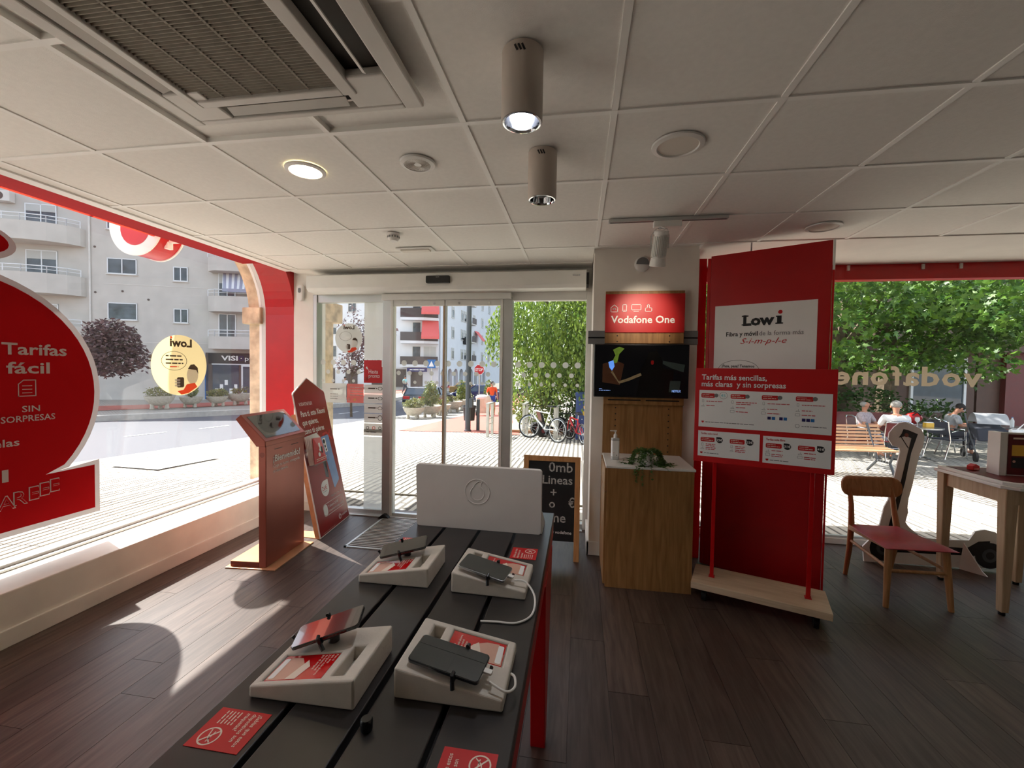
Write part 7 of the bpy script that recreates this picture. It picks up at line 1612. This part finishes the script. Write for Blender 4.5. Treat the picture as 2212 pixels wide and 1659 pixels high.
rbag = thing('red_backpack', 'red backpack hanging behind the man in grey', 'bag', (8.42, 12.3, gz(8.4, 12.3)+0.725)); MB().ball((0, 0, 0.13), 0.19, 0.14, 0.14).build('bag_body', 'red_satin', rbag, smooth=True); MB().tube([(-0.1, -0.1, 0.2), (0, -0.12, 0.28), (0.1, -0.1, 0.2)], 0.015, 6).build('strap', 'black_plastic', rbag)
sv = thing('baby_stroller', 'grey hooded baby stroller parked at the terrace', 'stroller', gp(9.0, 11.0), -0.4)
hd_ = MB(); vs = []; fs = []
for i in range(9):
    a = math.radians(20+i*17.5)
    for x in (-0.25, 0.25): vs.append((x, 0.30*math.cos(a), 0.72+0.34*math.sin(a)))
fs = [(2*i, 2*i+1, 2*i+3, 2*i+2) for i in range(8)]; hd_.add(vs, fs).build('hood', 'shirt_grey', sv, smooth=True)
MB().hexa([(-0.22, -0.3, 0.45), (0.22, -0.3, 0.45), (0.22, 0.28, 0.45), (-0.22, 0.28, 0.45)], [(-0.25, -0.28, 0.72), (0.25, -0.28, 0.72), (0.25, 0.30, 0.80), (-0.25, 0.30, 0.80)]).build('seat', 'trousers', sv, bevel=0.03)
for q in (-1, 1): MB().tube([(q*0.26, 0.45, 1.0), (q*0.26, 0.0, 0.5), (q*0.26, -0.4, 0.12)], 0.014, 6).tube([(q*0.26, 0.0, 0.5), (q*0.26, 0.35, 0.12)], 0.014, 6).build('frame', 'iron', sv)
for x in (-0.28, 0.28):
    for y in (-0.4, 0.36): MB().cyl((x-0.02, y, 0.11), (x+0.02, y, 0.11), 0.11, n=16).build('wheel', 'tyre', sv, smooth=True)
tb_ = thing('tote_bag', 'white tote bag with a big dark letter hanging on the stroller', 'bag', (9.30, 10.55, gz(9.3, 10.6)+0.42), -0.1); MB().hexa([(-0.22, -0.07, 0), (0.22, -0.07, 0), (0.22, 0.07, 0), (-0.22, 0.07, 0)], [(-0.25, -0.04, 0.32), (0.25, -0.04, 0.32), (0.25, 0.04, 0.32), (-0.25, 0.04, 0.32)]).build('bag_body', 'shirt_white', tb_, bevel=0.02)
P = Print(frame((0, -0.078, 0), (1, 0, 0), (0, 0.03, 0.32)), tb_); P.text('letter', 'navy_print', 'N', -0.06, 0.05, 0.30, 0.004, width=0.16, bold=0.03); P.done(); MB().tube([(-0.12, 0, 0.32), (0, 0, 0.46), (0.12, 0, 0.32)], 0.012, 6).build('strap', 'shirt_white', tb_)
bo = thing('water_bottle', 'clear water bottle on the far cafe table', 'bottle', (10.1, 11.75, gz(10.1, 11.75)+0.725)); MB().lathe([(0.035, 0), (0.037, 0.15), (0.015, 0.2), (0.014, 0.22)], 16).build('bottle', 'clear_bottle', bo, smooth=True); MB().cyl((0, 0, 0.22), (0, 0, 0.235), 0.016).build('cap', 'blue_print', bo)
# slatted park bench
bc = thing('park_bench', 'slatted wooden park bench with iron legs outside the window', 'bench', gp(4.62, 8.45), 0.10)
sm_ = MB().box(-0.95, -0.018, -0.012, 0.95, 0.018, 0.012).mesh('slat', 'bench_wood')
for k in range(7): inst('slat', sm_, bc, T(0, 0.20+0.028*k, 0.46+k*0.058)@RX(PI/2-0.42))
for k in range(7): inst('slat', sm_, bc, T(0, -0.24+0.062*k, 0.42+0.006*abs(k-3)))
for x in (-0.75, 0.75):
    MB().tube([(x, -0.30, 0.0), (x, -0.18, 0.22), (x, -0.26, 0.40), (x, 0.18, 0.40), (x, 0.38, 0.86)], 0.022, 8).build('iron_leg', 'iron', bc, smooth=True); MB().tube([(x, 0.32, 0.0), (x, 0.10, 0.22), (x, 0.16, 0.40)], 0.022, 8).tube([(x, -0.18, 0.22), (x, 0.10, 0.22)], 0.018, 8).build('iron_leg', 'iron', bc, smooth=True)
# terrace screen behind the seated men
ws = thing('terrace_screen', 'dark red framed terrace wind screen behind the seated men', 'screen', gp(6.6, 12.6), 0.05)
MB().box(-1.6, -0.02, 0.1, 1.6, 0.02, 0.95).build('panel', 'cafe_red', ws); 
for x in (-1.6, 0, 1.6): MB().box(x-0.025, -0.03, 0, x+0.025, 0.03, 1.0).build('post', 'iron', ws)
